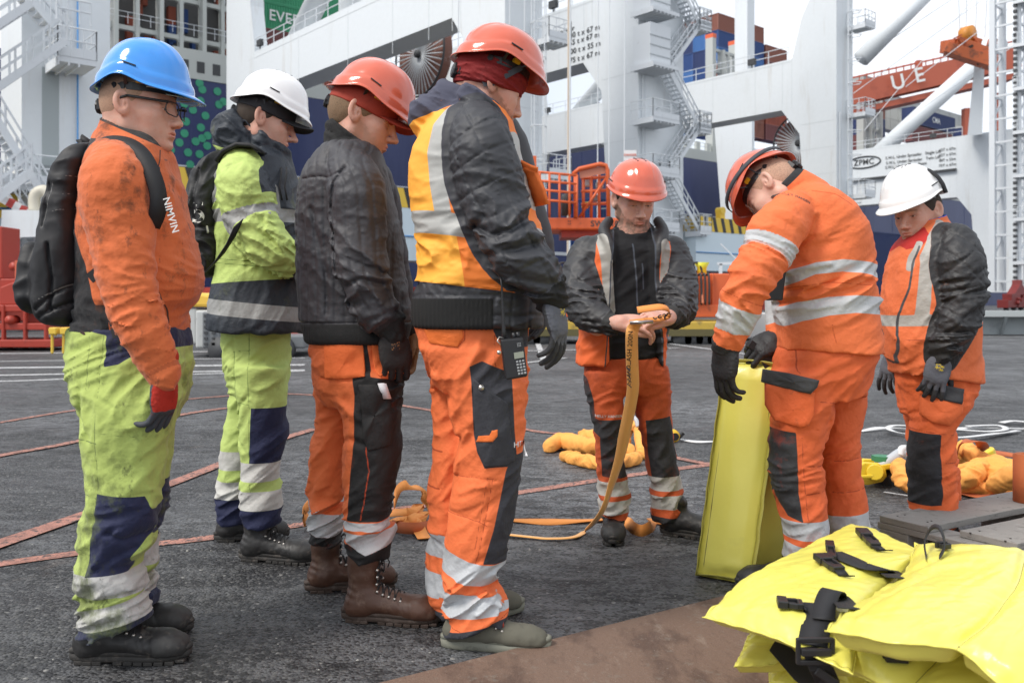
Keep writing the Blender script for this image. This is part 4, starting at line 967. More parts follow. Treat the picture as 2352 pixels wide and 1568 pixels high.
for k in range(16):
    x, y = rn.uniform(2190,2285), rn.uniform(88,135); p = PX(x, y+.32*(x-2235), 103.5); mb = MB(); mb.bar(p, p+Vector((rn.uniform(-1.2,1.2), rn.uniform(-.6,.2), rn.uniform(-.5,.9))), rn.uniform(.12,.45)); mb.build('fitting', om if k % 3 else dk_, sp)
mb = MB(); mb.bar(PX(2190,122,105.6), PX(2285,156,103.6), 1.6, .7); mb.build('underside', dk_, sp)  # dark brown bar along the bottom of the frame
mb = MB(); mb.tube([PX(2210,84,105), PX(2235,78,104)], 1.0, 14); mb.build('sheave', mat('amber_paint', (.62,.24,.03), .5), sp, True)
mb = MB()
for x0, x1 in ((2205,2200),(2218,2222),(2240,2246),(2262,2270)): mb.tube([PX(x0,88,104.5), PX(x1,-60,104.5)], .07, 5)
mb.build('hoist_ropes', galv, sp)
# stay ropes and tubes against the sky
for i, (x0, y0, x1, y1, Yq) in enumerate(((1958,100,2080,18,100),(1958,150,2200,-10,100),(1985,300,2250,-20,105),(2080,200,2330,10,100),(1960,215,2160,70,102),(2100,260,2352,90,104))):
    mb = MB(); mb.tube([PX(x0,y0,Yq), PX(x1+ (x1-x0)*.5, y1+(y1-y0)*.5, Yq)], .04, 5); o = mb.build('stay_rope', galv); tag(o, ['stay rope nearest the tall leg, upper','stay rope nearest the tall leg, second','stay rope from the brace foot to the top edge','stay rope crossing above the letters U and E','stay rope meeting the brace low on the tall leg','stay rope ending by the hanging spreader'][i]+', against the sky', 'rope', 'stay ropes against the sky')
for (x0, y0, x1, y1, Yq, r, lb) in ((1978,136,2180,-70,100,.95,'thick round brace against the sky right of the tall leg'),(2012,357,2300,95,124,1.06,'long round diagonal brace rising from the lettered beam at the right')):
    mb = MB(); mb.tube([PX(x0,y0,Yq), PX(x1,y1,Yq)], r, 20); o = mb.build('crane_brace', white_c, None, True); tag(o, lb, 'crane brace')
mb = MB(); mb.hexa([PX(2222,312,106), PX(2256,309,106), PX(2256,309,109), PX(2222,312,109), PX(2240,130,106), PX(2262,128,106), PX(2262,128,109), PX(2240,130,109)]); o = mb.build('slanting_tower', white_c); tag(o, 'slanting white upper leg above the lettered beam at the right', 'crane leg')
# hoist ropes in front of the second crane
for i, (x, w_) in enumerate(((1306,.05),(1310,.05),(1374,.03),(1400,.03),(1435,.03),(1172,.03),(1206,.03),(1054,.03))):
    mb = MB(); mb.tube([PX(x,-80,44), PX(x-2,(610 if i < 5 else 180),44)], w_, 6); o = mb.build('hoist_rope', galv if i != 0 else mat('pale_rope', (.62,.52,.42), .7)); tag(o, '%s hoist rope hanging in front of the crane beams' % ['thick pale','thin dark leftmost','thin grey second','thin grey third','thin grey fourth','thin upper left','thin upper second','thin upper third'][i], 'rope', 'hoist ropes')
# cable reels
def reel(t, s, z, r, label, n=40):
    root = empty('cable_reel', CP(t, s, z)); tag(root, label, 'cable reel'); mb = CB()
    for k in range(n): a = k/n*6.283; mb.ctube([(t-.12, s, z), (t-.12, s+math.cos(a)*r, z+math.sin(a)*r)], .045, 5)
    mb.build('spokes', galv, root, True)
    mb = CB(); mb.ctube([(t-.12, s+math.cos(k/48*6.283)*r, z+math.sin(k/48*6.283)*r) for k in range(49)], .08, 6); mb.ctube([(t-.4,s,z),(t+.9,s,z)], .28, 16); mb.build('rim', dark_m, root, True)
    mb = CB(); mb.prism([(s+math.cos(k/48*6.283)*(r-.2), z+math.sin(k/48*6.283)*(r-.2)) for k in range(48)], lambda a, b, d: CP(d, a, b), t+.05, t+.75); mb.build('wound_cable', mat('wound_cable', (.22,.10,.075), .8, bump=[(6,1.,.05,(1,1,1))], dirt=((.4,.38,.36), 2, .55, .5)), root)
a = atu(966, 126, 5); reel(5, a[0], a[1], 3.0, 'big spoked cable reel hanging under the first crane beam')
a = atu(1838, 330, 36); reel(36, a[0], a[1], 2.5, 'spoked cable reel beside the tall crane leg')
# ================================================================ yard equipment behind the men
org_p = mat('orange_machine_paint', (.66,.125,.035), .5, dirt=[((.18,.05,.03), 3, .58, .6), ((.35,.33,.3), 9, .70, .4)])
hyd = mat('black_hose', (.03,.028,.028), .6)
# low yellow trailer
Yt = 21.5
def PXv(x, y, Y): return Vector(W(x, y, Y))
root = empty('flat_trailer', (1.8, Yt, 0)); tag(root, 'low yellow and black trailer under the orange spreader boxes', 'trailer')
def wb(mb, x0, x1, y0, y1, Ya, Yb): a = W(x0, y1, Ya); b = W(x1, y0, Ya); mb.box(a[0], b[0], Ya, Yb, a[2], b[2])
mb = MB(); wb(mb, 1050, 1722, 738, 765, Yt, Yt+2.4); mb.build('deck', mat('dirty_yellow_paint', (.50,.34,.05), .6, dirt=((.12,.09,.05), 2, .5, .8)), root, False, .03)
mb = MB(); wb(mb, 1050, 1700, 756, 772, Yt-.1, Yt+.1); mb.build('side_rail', mat('olive_steel', (.10,.085,.03), .6), root)
for k in range(4):
    mb = MB(); a = W(1568+k*26, 779, Yt-.05); mb.tube([a, a+np.array((0,.35,0))], .22, 18); mb.build('wheel', dark_m, root, True)
for k in range(2): mb = MB(); a = W(1220+k*26, 779, Yt-.05); mb.tube([a, a+np.array((0,.35,0))], .22, 18); mb.build('wheel', dark_m, root, True)
# orange spreader boxes on it
for (xa, xb, lb, flip) in ((1545,1730,'orange hydraulic box with hoses on the trailer, right of the man reading the strap',0),(1255,1345,'orange hydraulic box on the trailer, left of the man reading the strap',1)):
    root = empty('spreader_box', W(xa, 735, Yt+.6)*np.array((1,1,1))); tag(root, lb, 'spreader')
    mb = MB(); wb(mb, xa, xb, 628, 716, Yt+.6, Yt+1.6); wb(mb, xa+4, xa+40, 640, 725, Yt+.4, Yt+.6); 
    for x in range(int(xa)+46, int(xb)-10, 44): wb(mb, x, x+5, 628, 718, Yt+.52, Yt+.6)
    wb(mb, xa, xb, 700, 728, Yt+.45, Yt+1.7); mb.build('frame', org_p, root, False, .03)
    mb = MB()
    for k in range(9):
        x = xa+6+k*9; a = PXv(x, 632, Yt+.5); h = [a, a+Vector((.02,-.12,.02)), a+Vector((.03,-.16,-.25)), PXv(x+6, 700, Yt+.35)]; mb.tube([Vector(q) for q in cr(h, 4)], .028, 6)
    for k in range(3): a = PXv(xa+8+k*16, 628, Yt+.9); mb.tube([Vector(q) for q in cr([a, a+Vector((.03,0,.22)), a+Vector((.22,0,.25)), a+Vector((.3,0,0))], 5)], .03, 6)
    mb.build('hoses', hyd, root, True)
    mb = MB()
    for k in range(5): x = xa+8+k*14; a = PXv(x, 640, Yt+.42); b = PXv(x+5, 696, Yt+.30); mb.bar(a, b, .035, .04)
    mb.build('straps', mat('rust_strap', (.62,.20,.10), .6), root)
root = empty('funnel', W(1612, 620, Yt+1)); tag(root, 'small yellow funnel light on the orange spreader box', 'lamp')
mb = MB(); a = PXv(1612, 603, Yt+1); mb.tube([a, a+Vector((0,0,-.13)), a+Vector((0,0,-.30))], [.19,.12,.12], 12); mb.build('cone', mat('acid_yellow', (.70,.68,.04), .5), root, True)
# big orange spreader head with railings
Ys = 24.
root = empty('headblock', W(1300, 500, Ys)); tag(root, 'large orange spreader with railings and load marking, above the man reading the strap', 'spreader')
mb = MB(); wb(mb, 1215, 1450, 500, 527, Ys, Ys+1.8); a = PXv(1200,496,Ys); mb.build('main_beam', org_p, root, False, .04)
mb = MB(); wb(mb, 1290, 1420, 527, 545, Ys+.3, Ys+1.6); mb.build('underframe', red_b, root)
mb = MB(); wb(mb, 1205, 1232, 358, 520, Ys-.1, Ys+.3); mb.bar(PXv(1205,362,Ys+.2), PXv(1180,372,Ys+.6), .1); mb.build('post', org_p, root)
mb = MB()
def rl(pts, r=.045): mb.tube([PXv(*p) for p in pts], r, 6)
for dy in (0, 22, 45, 70): rl([(1235,395+dy*.9,Ys-.2),(1325,403+dy*.9,Ys-.2)], .035)
for x in (1240,1262,1285,1308,1325): rl([(x,394+(x-1235)*.09,Ys-.2),(x,500,Ys-.2)], .035)
rl([(1316,400,Ys),(1330,388,Ys),(1378,377,Ys),(1392,380,Ys),(1396,392,Ys),(1398,500,Ys)], .06); rl([(1322,500,Ys),(1322,400,Ys)], .06)
for y in (410,440,470): rl([(1335,y,Ys+.2),(1395,y-3,Ys+.2)], .045)
for x in (1340,1358,1376): rl([(x,398,Ys+.2),(x,500,Ys+.2)], .045)
rl([(1330,500,Ys+.1),(1392,410,Ys+.1)], .04); mb.build('railing', org_p, root, True)
mb = MB(); a = PXv(1330,395,Ys+.02); wbp = [(1330,391),(1388,381),(1392,398),(1332,410)]; mb.add([PXv(x,y,Ys+.03) for x,y in wbp]+[PXv(x,y,Ys+.06) for x,y in wbp], [(0,1,2,3),(7,6,5,4),(0,4,5,1),(1,5,6,2),(2,6,7,3),(3,7,4,0)]); mb.build('mesh_panel', mat('dusty_orange', (.52,.20,.13), .7), root)
mb = MB(); mb.tube([PXv(1290,470,Ys+.4), PXv(1312,470,Ys+.4)], .28, 16); mb.bar(PXv(1305,440,Ys+.1), PXv(1296,496,Ys+.1), .16, .1); mb.build('winch', dark_m, root, True)
for x, y, c in ((1345,470,(.6,.55,.1)),(1366,455,(.25,.26,.28)),(1352,420,(.5,.5,.5)),(1378,425,(.45,.45,.42)),(1244,486,(.30,.03,.02))): mb = MB(); wb(mb, x-8, x+8, y-7, y+7, Ys+.25, Ys+.5); mb.build('fitting', mat('fitting_paint', c, .5), root, False, .02)
text_on('SWL 105T', .22, plane_facing(PXv(1400,514,Ys-.012), (1,0,0)), txt, root, ext=.003); text_on('::', .2, plane_facing(PXv(1308,510,Ys-.012), (1,0,0)), txt, root, ext=.003)
# small white sign on a lamp box
root = empty('warning_sign', W(1447, 357, 30)); tag(root, 'small white sign with red lettering above the coral helmet of the man facing us', 'sign')
mb = MB(); wb(mb, 1433, 1462, 345, 369, 30, 30.05); mb.build('board', mat('white_board', (.75,.75,.75), .5), root)
text_on('DANGER', .10, plane_facing(PXv(1447.5,356,29.98), (1,0,0)), mat('red_lettering', (.6,.08,.03), .5), root, ext=.003)
mb = MB(); wb(mb, 1423, 1462, 372, 392, 30.1, 30.6); mb.bar(PXv(1447,369,30.1), PXv(1447,600,30.1), .08); mb.build('post_box', galv, root)
# terminal tractor with yellow hood
Yv = 16.5
root = empty('terminal_tractor', W(480, 800, Yv)*np.array((1,1,0))); tag(root, 'grey terminal tractor with yellow hood between the first two men', 'tractor')
gw = mat('dirty_white_paint', (.48,.49,.48), .5, dirt=((.2,.2,.19), 3, .56, .6))
mb = MB(); wb(mb, 418, 452, 708, 790, Yv+.1, Yv+2.); wb(mb, 448, 560, 712, 800, Yv, Yv+2.2); mb.build('body', gw, root, False, .04)
mb = MB(); wb(mb, 464, 505, 716, 800, Yv-.12, Yv); wb(mb, 470, 700, 770, 800, Yv+.2, Yv+2); mb.build('side_box', mat('mid_grey_paint', (.16,.17,.18), .5), root, False, .03)
mb = MB(); a = [PXv(x, y, Yv+.05) for x, y in ((424,705),(500,705),(500,688),(478,676),(452,672),(430,684))]; mb.add(a+[p+Vector((0,1.9,0)) for p in a], [tuple(range(6))[::-1], tuple(range(6,12))]+[(i,(i+1)%6,6+(i+1)%6,6+i) for i in range(6)]); mb.build('hood', mat('hood_yellow', (.80,.50,.07), .45), root, False, .05)
mb = MB(); wb(mb, 420, 700, 660, 700, Yv+2.2, Yv+2.6); wb(mb, 650, 690, 560, 780, Yv+1.2, Yv+2.2); mb.build('cab_frame', red_b, root)
for i in range(6): mb = MB(); wb(mb, 468, 476, 722+i*13, 728+i*13, Yv-.15, Yv-.12); wb(mb, 486, 494, 722+i*13, 728+i*13, Yv-.15, Yv-.12); mb.build('step_hole', dark_m, root)
for x in (512, 640): mb = MB(); a = PXv(x, 803, Yv-.05); mb.tube([a-Vector((0,.1,0)), a+Vector((0,.3,0))], .19*1.6*.8, 22); mb.build('wheel', dark_m, root, True)
for x in (425, 560): mb = MB(); mb.bar(PXv(x-8,690,Yv+1.9), PXv(x-8,610,Yv+1.9), .05); mb.build('post', galv, root)
# crane bogies
bg = bogie(-26.5, -4.2, 'oxide red crane bogie at the left edge behind the backpack', red_b, 1.0)
mb = MB(); Yb = 18.6
root = empty('rail_truck', W(40, 800, Yb)*np.array((1,1,0))); tag(root, 'red wheeled rail truck with open frame at the lower left edge', 'rail truck')
mb = MB(); wb(mb, -90, 112, 700, 716, Yb, Yb+1.4); wb(mb, -90, 112, 742, 758, Yb, Yb+1.4); wb(mb, -90, 118, 780, 798, Yb-.05, Yb+1.4)
for x in (-20, 2, 52, 100): wb(mb, x, x+7, 700, 796, Yb-.03, Yb+.08)
wb(mb, 0, 48, 640, 705, Yb+.2, Yb+1.2); wb(mb, -60, 5, 520, 640, Yb+.3, Yb+1.0); wb(mb, 62, 110, 716, 742, Yb+.3, Yb+1.0)
a = [(0,660),(50,640),(110,700),(0,700)]; mb.add([PXv(x,y,Yb+.05) for x,y in a]+[PXv(x,y,Yb+.9) for x,y in a], [(0,1,2,3),(7,6,5,4),(0,4,5,1),(1,5,6,2),(2,6,7,3),(3,7,4,0)]); mb.build('frame', red_b, root, False, .02)
for x in (10, 45, 88): mb = MB(); p = PXv(x, 798, Yb+.1); mb.tube([p+Vector((0,0,.05)), p+Vector((0,.25,.05))], .09, 16); mb.build('wheel', dark_m, root, True)
for x, y in ((30,612),(38,655),(20,735)): mb = MB(); p = PXv(x, y, Yb-.05); mb.tube([p, p+Vector((0,.3,0))], .09, 12); mb.build('motor', red_b, root, True)
mb = MB(); wb(mb, 34, 42, 598, 640, Yb-.1, Yb+.1); mb.build('lamp_box', mat('orange_box', (.6,.13,.07), .5), root)
for x in (120, 146): 
    root = empty('yellow_hook', W(x, 765, 17.5)*np.array((1,1,0))); tag(root, 'yellow lashing gear on the ground %s, behind the first man' % ('left of the pair' if x == 120 else 'right of the pair'), 'lashing gear')
    mb = MB(); wb(mb, x-9, x+9, 752, 768, 17.5, 17.7); mb.bar(PXv(x-8,756,17.6), PXv(x+10,770,17.6), .05); mb.bar(PXv(x,765,17.6), PXv(x,812,17.6), .05); mb.build('hook', yel_p, root, False, .02)
# white box cabin and pulley with striped arm at the left edge
Yc = 31.
root = empty('cable_box', W(60, 530, Yc)); tag(root, 'white cable box with pulley and striped arm at the left edge', 'cable box')
mb = MB(); a = [(4,482),(30,482),(112,484),(132,492),(132,542),(48,545),(30,582),(0,582)]; mb.prism(a, lambda x, y, d: PXv(x, y, Yc+d), 0, 2.0); mb.build('box', white_c, root)
mb = MB(); mb.tube([Vector(q) for q in cr([PXv(80,485,Yc+.5), PXv(80,452,Yc+.5), PXv(96,438,Yc+.5), PXv(112,445,Yc+.5), PXv(118,470,Yc+.5)], 5)], .20, 12); mb.build('pulley', mat('ivory_paint', (.62,.58,.48), .5), root, True)
for k in range(7): mb = MB(); mb.bar(PXv(-20+k*14,440+k*8,Yc+.8), PXv(-6+k*14,448+k*8,Yc+.8), .28); mb.build('striped_arm', mat('arm_red', (.45,.05,.04), .5) if k % 2 else mat('arm_white', (.7,.7,.7), .5), root)
# steel edge barrier along the right
Yq = 27.
root = empty('edge_barrier', W(2150, 770, Yq)*np.array((1,1,0))); tag(root, 'long grey steel edge barrier behind the rightmost man', 'barrier')
gb = mat('grey_barrier_paint', (.30,.33,.34), .6, dirt=((.2,.21,.21), 1.5, .55, .5))
mb = MB(); wb(mb, 1690, 2700, 728, 768, Yq+.3, Yq+.6); mb.build('panel', gb, root); mb = MB(); wb(mb, 1990, 2700, 714, 727, Yq-.1, Yq+.9); mb.build('top_lip', mat('pale_barrier_paint', (.42,.45,.45), .6), root)
for k in range(9): mb = MB(); mb.bar(PXv(2010+k*75,728,Yq-.05), PXv(2000+k*75,768,Yq+.3), .08); mb.build('brace', gb, root)
root = empty('white_crate', W(1760, 775, 23.5)*np.array((1,1,0))); tag(root, 'long white box with red mark right of the yellow trailer', 'box')
mb = MB(); wb(mb, 1708, 1812, 719, 776, 23.5, 24.8); mb.build('box', mat('white_box_paint', (.62,.62,.60), .5), root, False, .03); mb = MB(); wb(mb, 1768, 1775, 728, 745, 23.47, 23.5); mb.build('red_mark', red_b, root)
bogie(66, -1.5, 'maroon crane bogie beyond the barrier at the right edge', mar_b, 1.5); bogie(76, -1.5, 'maroon crane bogie partly cut by the right edge', mar_b, 1.5)
root = empty('quay_lamp', W(1700, 640, 40)); 
tag(root, 'pale davit frame standing beyond the orange spreader boxes', 'davit'); mb = MB(); 
for x in (1655, 1735-40): mb.bar(PXv(x,606,38), PXv(x,690,38), .12)
mb.bar(PXv(1648,606,38), PXv(1700,604,38), .12); mb.bar(PXv(1655,560,38), PXv(1700,604,38), .05); mb.build('frame', galv, root)
bogie(-9, -.2, 'rust red crane bogie behind the men, under the pale blue beam', red_b, 1.3); bogie(-4.2, -.2, 'rust red crane bogie between the charcoal jacket and the vest', red_b, 1.2)
bogie(16.5, -.2, 'rust red crane bogie behind the yellow trailer', red_b, 1.2); bogie(24, -.2, 'rust red crane bogie behind the stooping man', red_b, 1.2)
# ================================================================ person 1: blue helmet, orange sweater
def garment(root, name, f, bnds, mt, attrs=None, h=.0048):
    V, Q = surf(f, bnds[0], bnds[1], h)
    return raw(name, V, Q, mt, root, True, attrs(V) if attrs else None)
def Z(y, Y): return float(W(0, y, Y)[2])
SKIN = ((.64,.36,.27), .5)
def person(label, at, cat='person'):
    r = empty('person', (at[0], at[1], 0)); tag(r, label, cat); return r
def build_p1():
    Y = 2.70; root = person('man in blue hard hat and glasses, dirty orange sweater and lime trousers', (W(270,0,Y)[0], Y))
    HM = frame(W(321, 249, Y), -3, 5, 0, 1.06)
    make_body(root, 1, HM, dict(open=.0035, jaw=.9), SKIN, (.20,.12,.08), neck=rowsp([(300,262,Y,.060),(286,300,Y,.064),(278,350,Y,.075),(272,400,Y,.09)]))
    hd = inv = None
    # cropped hair
    def fh(P):
        q = inv_pts(HM, P); d = ell(q, (-.010,0,.035), (.095,.0765,.087)); d = smin(d, ell(q, (-.035,0,.005), (.068,.068,.072)), .03)*1.06-.0008
        return smax(d, -(q[:,2]+.035-.9*np.clip(q[:,0]+.03,-.1,.2)-.0*q[:,1]), .004)
    pts = fwd_pts(HM, np.array([(x,y,z) for x in (-.12,.1) for y in (-.09,.09) for z in (-.08,.06)], np.float32))
    V, Q = surf(fh, pts.min(0), pts.max(0), .0034); raw('hair', V, Q, mat('cropped_hair', (.46,.28,.19), .9, bump=(500,.5,.0008), dirt=((.2,.13,.08), 260, .5, .5)), root)
    hs = helmet(root, frame(W(322, 247, Y), -3, 4, 0, .99), mats['helmet_blue'], peak=.036, arch=.030)
    # clear visor rim under the peak
    mb = MB(); M = frame(W(322, 247, Y), -3, 4, 0, .99)
    pts = [M@Vector((.012+.150*math.cos(R(a)), .108*math.sin(R(a)), .040-.004*math.cos(R(a*2)))) for a in range(-70, 71, 10)]; mb.tube(pts, .0022, 6)
    pts = [M@Vector((.012+.160*math.cos(R(a)), .112*math.sin(R(a)), .026)) for a in range(-50, 51, 10)]; mb.tube(pts, .0016, 6)
    mb.build('visor_rim', mat('clear_rim', (.55,.58,.5), .1, tr=.6), hs, True)
    # glasses
    mb = MB(); M = HM
    for sy in (-1, 1):
        mb.bar(M@Vector((.108, sy*.060, .013)), M@Vector((.002, sy*.083, .018)), .0035, .007)
        mb.tube([M@Vector((.002, sy*.083, .018)), M@Vector((-.016, sy*.080, .012)), M@Vector((-.034, sy*.078, -.012))], [.0035,.0045,.005], 8)
        c = Vector((.114, sy*.034, -.002)); n = 26
        ring = [M@(c+Vector((-.012*abs(math.cos(2*math.pi*i/n)) if math.cos(2*math.pi*i/n)*1 > 0 else 0, sy*.027*math.copysign(abs(math.cos(2*math.pi*i/n))**.6, math.cos(2*math.pi*i/n)), .018*math.copysign(abs(math.sin(2*math.pi*i/n))**.7, math.sin(2*math.pi*i/n))))) for i in range(n+1)]
        mb.tube(ring, .0019, 6, False)
    mb.tube([M@Vector((.114, -.009, .004)), M@Vector((.119, 0, .006)), M@Vector((.114, .009, .004))], .002, 6)
    gl = mb.build('glasses', mats['black_plastic'], root, True)
    # ---- sweater
    tor = loft(Y, [(312,232,352,.085),(335,218,366,.12),(352,205,372,.150),(380,192,378,.168),(430,180,394,.172),(500,170,412,.170),(560,164,424,.168),(610,162,440,.168),(640,162,443,.168),(680,166,430,.165),(722,164,404,.163),(745,160,402,.162),(766,160,402,.162)])
    colr = rowsp([(292,292,Y,.078),(292,325,Y,.088),(286,352,Y,.10)])
    Yn = 2.49; arm = rowsp([(262,372,Yn+.06,.062),(262,415,Yn,.088),(266,480,Yn,.092),(280,545,Yn,.086),(288,610,Yn-.01,.080),(306,700,Yn-.02,.070),(332,765,Yn-.02,.062),(360,825,Yn,.055),(378,862,Yn,.044)])
    Yf = 2.92; arf = rowsp([(300,372,Yf-.06,.062),(310,430,Yf,.088),(335,545,Yf,.080),(360,640,Yf,.075),(385,740,Yf,.062),(400,805,Yf,.050),(408,838,Yf,.044)])
    cn = np.array([-.32,0,-1.], np.float32); cn /= np.linalg.norm(cn)
    def f(P):
        d = vl(P, tor, 2.4); da, T = chain(P, arm, .92, 3, True); df = chain(P, arf, .92, 3)
        el = env(T, [(0,.2),(.12,.4),(.22,.7),(.33,1.2),(.45,1.6),(.60,1.2)])
        Pq = rotv(P, .35); q3 = Pq*np.array((1,.8,1), np.float32)
        da = da+.0036*el*billow(q3, (8,6,16), 3, 1.0)+.0010*billow(P, (40,30,40), 5)
        # cuff band
        d = smin(d, df+.004*billow(P, (9,7,26), 4, 1.), .02); d = smin(d, da, .010)
        w = env(P[:,2], [(Z(766,Y),1.4),(Z(700,Y),1.7),(Z(640,Y),.9),(Z(560,Y),1.0),(Z(450,Y),.7),(Z(350,Y),.6)])
        d = d+.0045*w*billow(rotv(P,-.3), (7,6,15), 9, .9)*(da > .005)+.003*soft(P, (14,14,10), 4)
        # collar: tilted rim
        c = chain(P, colr, 1.0); cz = Z(300,Y)-(P[:,0]-W(300,0,Y)[0])*.44
        c = smax(c, P[:,2]-cz, .004); c += .0022*billow(rotv(P,-.5), (10,8,30), 12, .8)
        hole = smax(chain(P, [(r[0], r[1], r[2], r[3]-.006) for r in colr], 1.0), -(P[:,2]-(cz-.035)), .004)
        c = smax(c, -hole, .003)
        d = smin(d, c, .018)
        # hem rib
        return d-.0025*np.maximum(0, np.minimum(1, (Z(748,Y)-P[:,2])*200))*0
    def at(V):
        a = {}
        bk = polyd(V, [(140,300),(226,320),(224,345),(200,382),(183,440),(184,500),(196,545),(221,607),(232,650),(247,699),(258,730),(262,790),(140,790)], 2.62)
        da, T = chain(V, arm, .92, 3, True)
        a['black'] = np.where(da < .012, -.05, bk); a['black'] = np.maximum(a['black'], np.minimum(np.minimum(Z(700,Y)-V[:,2]-.0, .02-np.abs(V[:,0]-W(258,0,2.6)[0])), np.where(da < .02, -.05, .05)))
        cz = Z(300,Y)-(V[:,0]-W(300,0,Y)[0])*.44; c = chain(V, colr, 1.0)
        a['rim'] = np.minimum(V[:,2]-(cz-.009), .02)
        a['seam'] = np.maximum(lined(V, [(352,520),(356,560),(358,640),(353,690)], 2.6, .004), lined(V, [(396,585),(404,655),(412,700),(410,740)], 2.7, .0015))
        a['seam'] = np.maximum(a['seam'], lined(V, [(348,352),(382,425),(402,480),(410,540),(415,585)], 2.55, .0022)*1.)
        a['seam'] = np.where(da < .014, -.05, a['seam']); a['cuff'] = np.where(da < .02, np.minimum(.0012-np.abs(T-(T.max()-.030)), .05), -.05)
        return a
    b = bounds(tor, colr, arm, arf)
    ORG1 = (.64,.145,.042)
    mt = mat('orange_sweater', ORG1, .88, over=[('seam', (.02,.015,.015), .6), ('cuff', (.35,.07,.02), .9), ('black', (.010,.010,.012), .85), ('rim', (.02,.02,.02), .8)],
             dirt=[((.10,.035,.015), 8, .565, .75, (1,1,1)), ((.05,.02,.012), 22, .60, .75, (1.4,1,.7)), ((.06,.02,.01), 60, .66, .8, (1,1,.6))], bump=WV, sheen=.15)
    sw = garment(root, 'sweater', f, b, mt, at, .0044); bv = bvh_of(sw)
    text_on('NIMVIN', .027, plane_facing(W(392,494,2.4), (.28,0,-1), (1,0,.28)), mat('white_print', (.75,.74,.72), .7), sw, 'lettering', bv)
    mb = MB(); p = W(368,345,2.62); mb.tube([p, p+np.array((.003,-.01,-.03)), p+np.array((-.002,-.012,-.055))], .0015, 5); mb.box(p[0]-.007, p[0]+.003, p[1]-.017, p[1]-.008, p[2]-.08, p[2]-.05)
    mb.build('zip_pull', mats['black_plastic'], sw)
    # ---- trousers
    YN, YF = 2.585, 2.80
    pel = loft(Y, [(752,152,408,.165),(785,148,412,.172),(830,150,413,.172),(880,154,409,.168),(930,172,398,.150),(960,186,385,.12)])
    nl = loft(YN, [(820,156,400,.10,.03),(880,156,404,.105,.02),(943,181,392,.105),(1002,180,372,.105),(1060,187,364,.10),(1100,194,360,.10),(1159,190,354,.098),(1207,179,345,.096),(1250,177,336,.094),(1281,180,304,.092),(1312,178,310,.094),(1336,174,318,.096),(1356,176,314,.094),(1391,176,324,.096),(1430,174,330,.096),(1462,173,328,.094)])
    fl = loft(YF, [(830,230,404,.09,-.02),(900,230,400,.10),(960,235,390,.098),(1068,240,378,.092),(1125,245,374,.09),(1180,245,369,.088),(1200,245,362,.084),(1222,240,344,.082),(1256,240,347,.086),(1294,240,350,.086),(1312,240,338,.082),(1352,240,346,.084),(1384,240,346,.08)])
    YB = Y
    pk = [(775,380),(850,400)]
    def f2(P):
        d = vl(P, pel, 2.3); a = vl(P, nl, 2.2); b_ = vl(P, fl, 2.2)
        # slanted near hem
        hz = Z(1462,YN)+(P[:,0]-W(173,0,YN)[0])*.26; a = smax(a, hz-P[:,2], .004)
        wn = env(P[:,2], [(Z(1462,YN),1.3),(Z(1370,YN),2.2),(Z(1285,YN),2.4),(Z(1200,YN),1.3),(Z(1100,YN),.7),(Z(960,YN),1.1),(Z(850,YN),1.3),(Z(760,YN),.5)])
        d = smin(smin(d, a, .03), b_, .014)
        d = d+.0052*wn*billow(rotv(P,.42), (5,5,15), 21, .9)+.003*billow(P, (13,12,7), 22)+.004*soft(P, (7,7,5), 23)
        d += creases(P, [([(255,905),(300,930),(330,985)],YN,.008,.005),([(210,880),(205,950),(235,1000)],YN,.009,.006),([(345,1215),(310,1222),(280,1205)],YN,.010,.008),([(250,1290),(285,1265),(330,1245)],YN,.010,.009),
            ([(180,1345),(220,1366),(315,1346)],YN,.009,.010),([(195,1160),(215,1140)],YN,.010,.006),([(330,1300),(290,1310)],YN,.007,.006)], 2.66)*-1*-1
        d += creases(P, [([(259,780),(257,910),(254,1010),(259,1100),(250,1160),(242,1230),(240,1300),(242,1380)],YN,.0035,.0025)], 2.6)
        return d
    def at2(V):
        near = V[:,1] < 2.695; a = {}
        bn = np.maximum(bnd(V, YN, 1298, 1352, 0, 176), bnd(V, YN, 1390, 1440, -.21, 176)); bf = np.maximum(bnd(V, YF, 1226, 1286), bnd(V, YF, 1306, 1352))
        a['grey'] = np.where(near, bn, bf)
        kn = polyd(V, [(256,1118),(353,1128),(372,1180),(340,1240),(318,1270),(309,1300),(234,1300),(240,1240),(250,1180)], YN); kf = bnd(V, YF, 1096, 1228)
        hm = np.where(near, bnd(V, YN, 1440, 1540, -.21, 176), bnd(V, YF, 1352, 1400))
        po = polyd(V, [(255,752),(420,752),(420,800),(318,800),(312,818),(290,834),(258,840)], 2.56)
        wb = polyd(V, [(150,740),(420,740),(420,757),(258,770),(180,752)], 2.56)
        nv = np.maximum(np.where(near, kn, kf), np.maximum(hm, np.maximum(po, wb))); a['navy'] = nv
        st = np.maximum(lined(V, [(258,760),(257,910),(254,1010),(259,1100),(250,1160),(242,1230),(240,1300),(243,1345)],YN,.0014), lined(V, [(200,1000),(206,1035),(207,1085),(213,1122),(258,1128)],YN,.0014))
        st = np.maximum(st, lined(V, [(200,998),(258,1006)],YN,.002)); st = np.maximum(st, np.maximum(lined(V, [(258,982),(340,992)],YN,.0012), lined(V, [(225,770),(228,830),(226,900)],YN,.0012)))
        a['stitch'] = np.where(near, np.minimum(st, .01), -.05)
        a['stitch'] = np.minimum(a['stitch'], .001-nv)
        return a
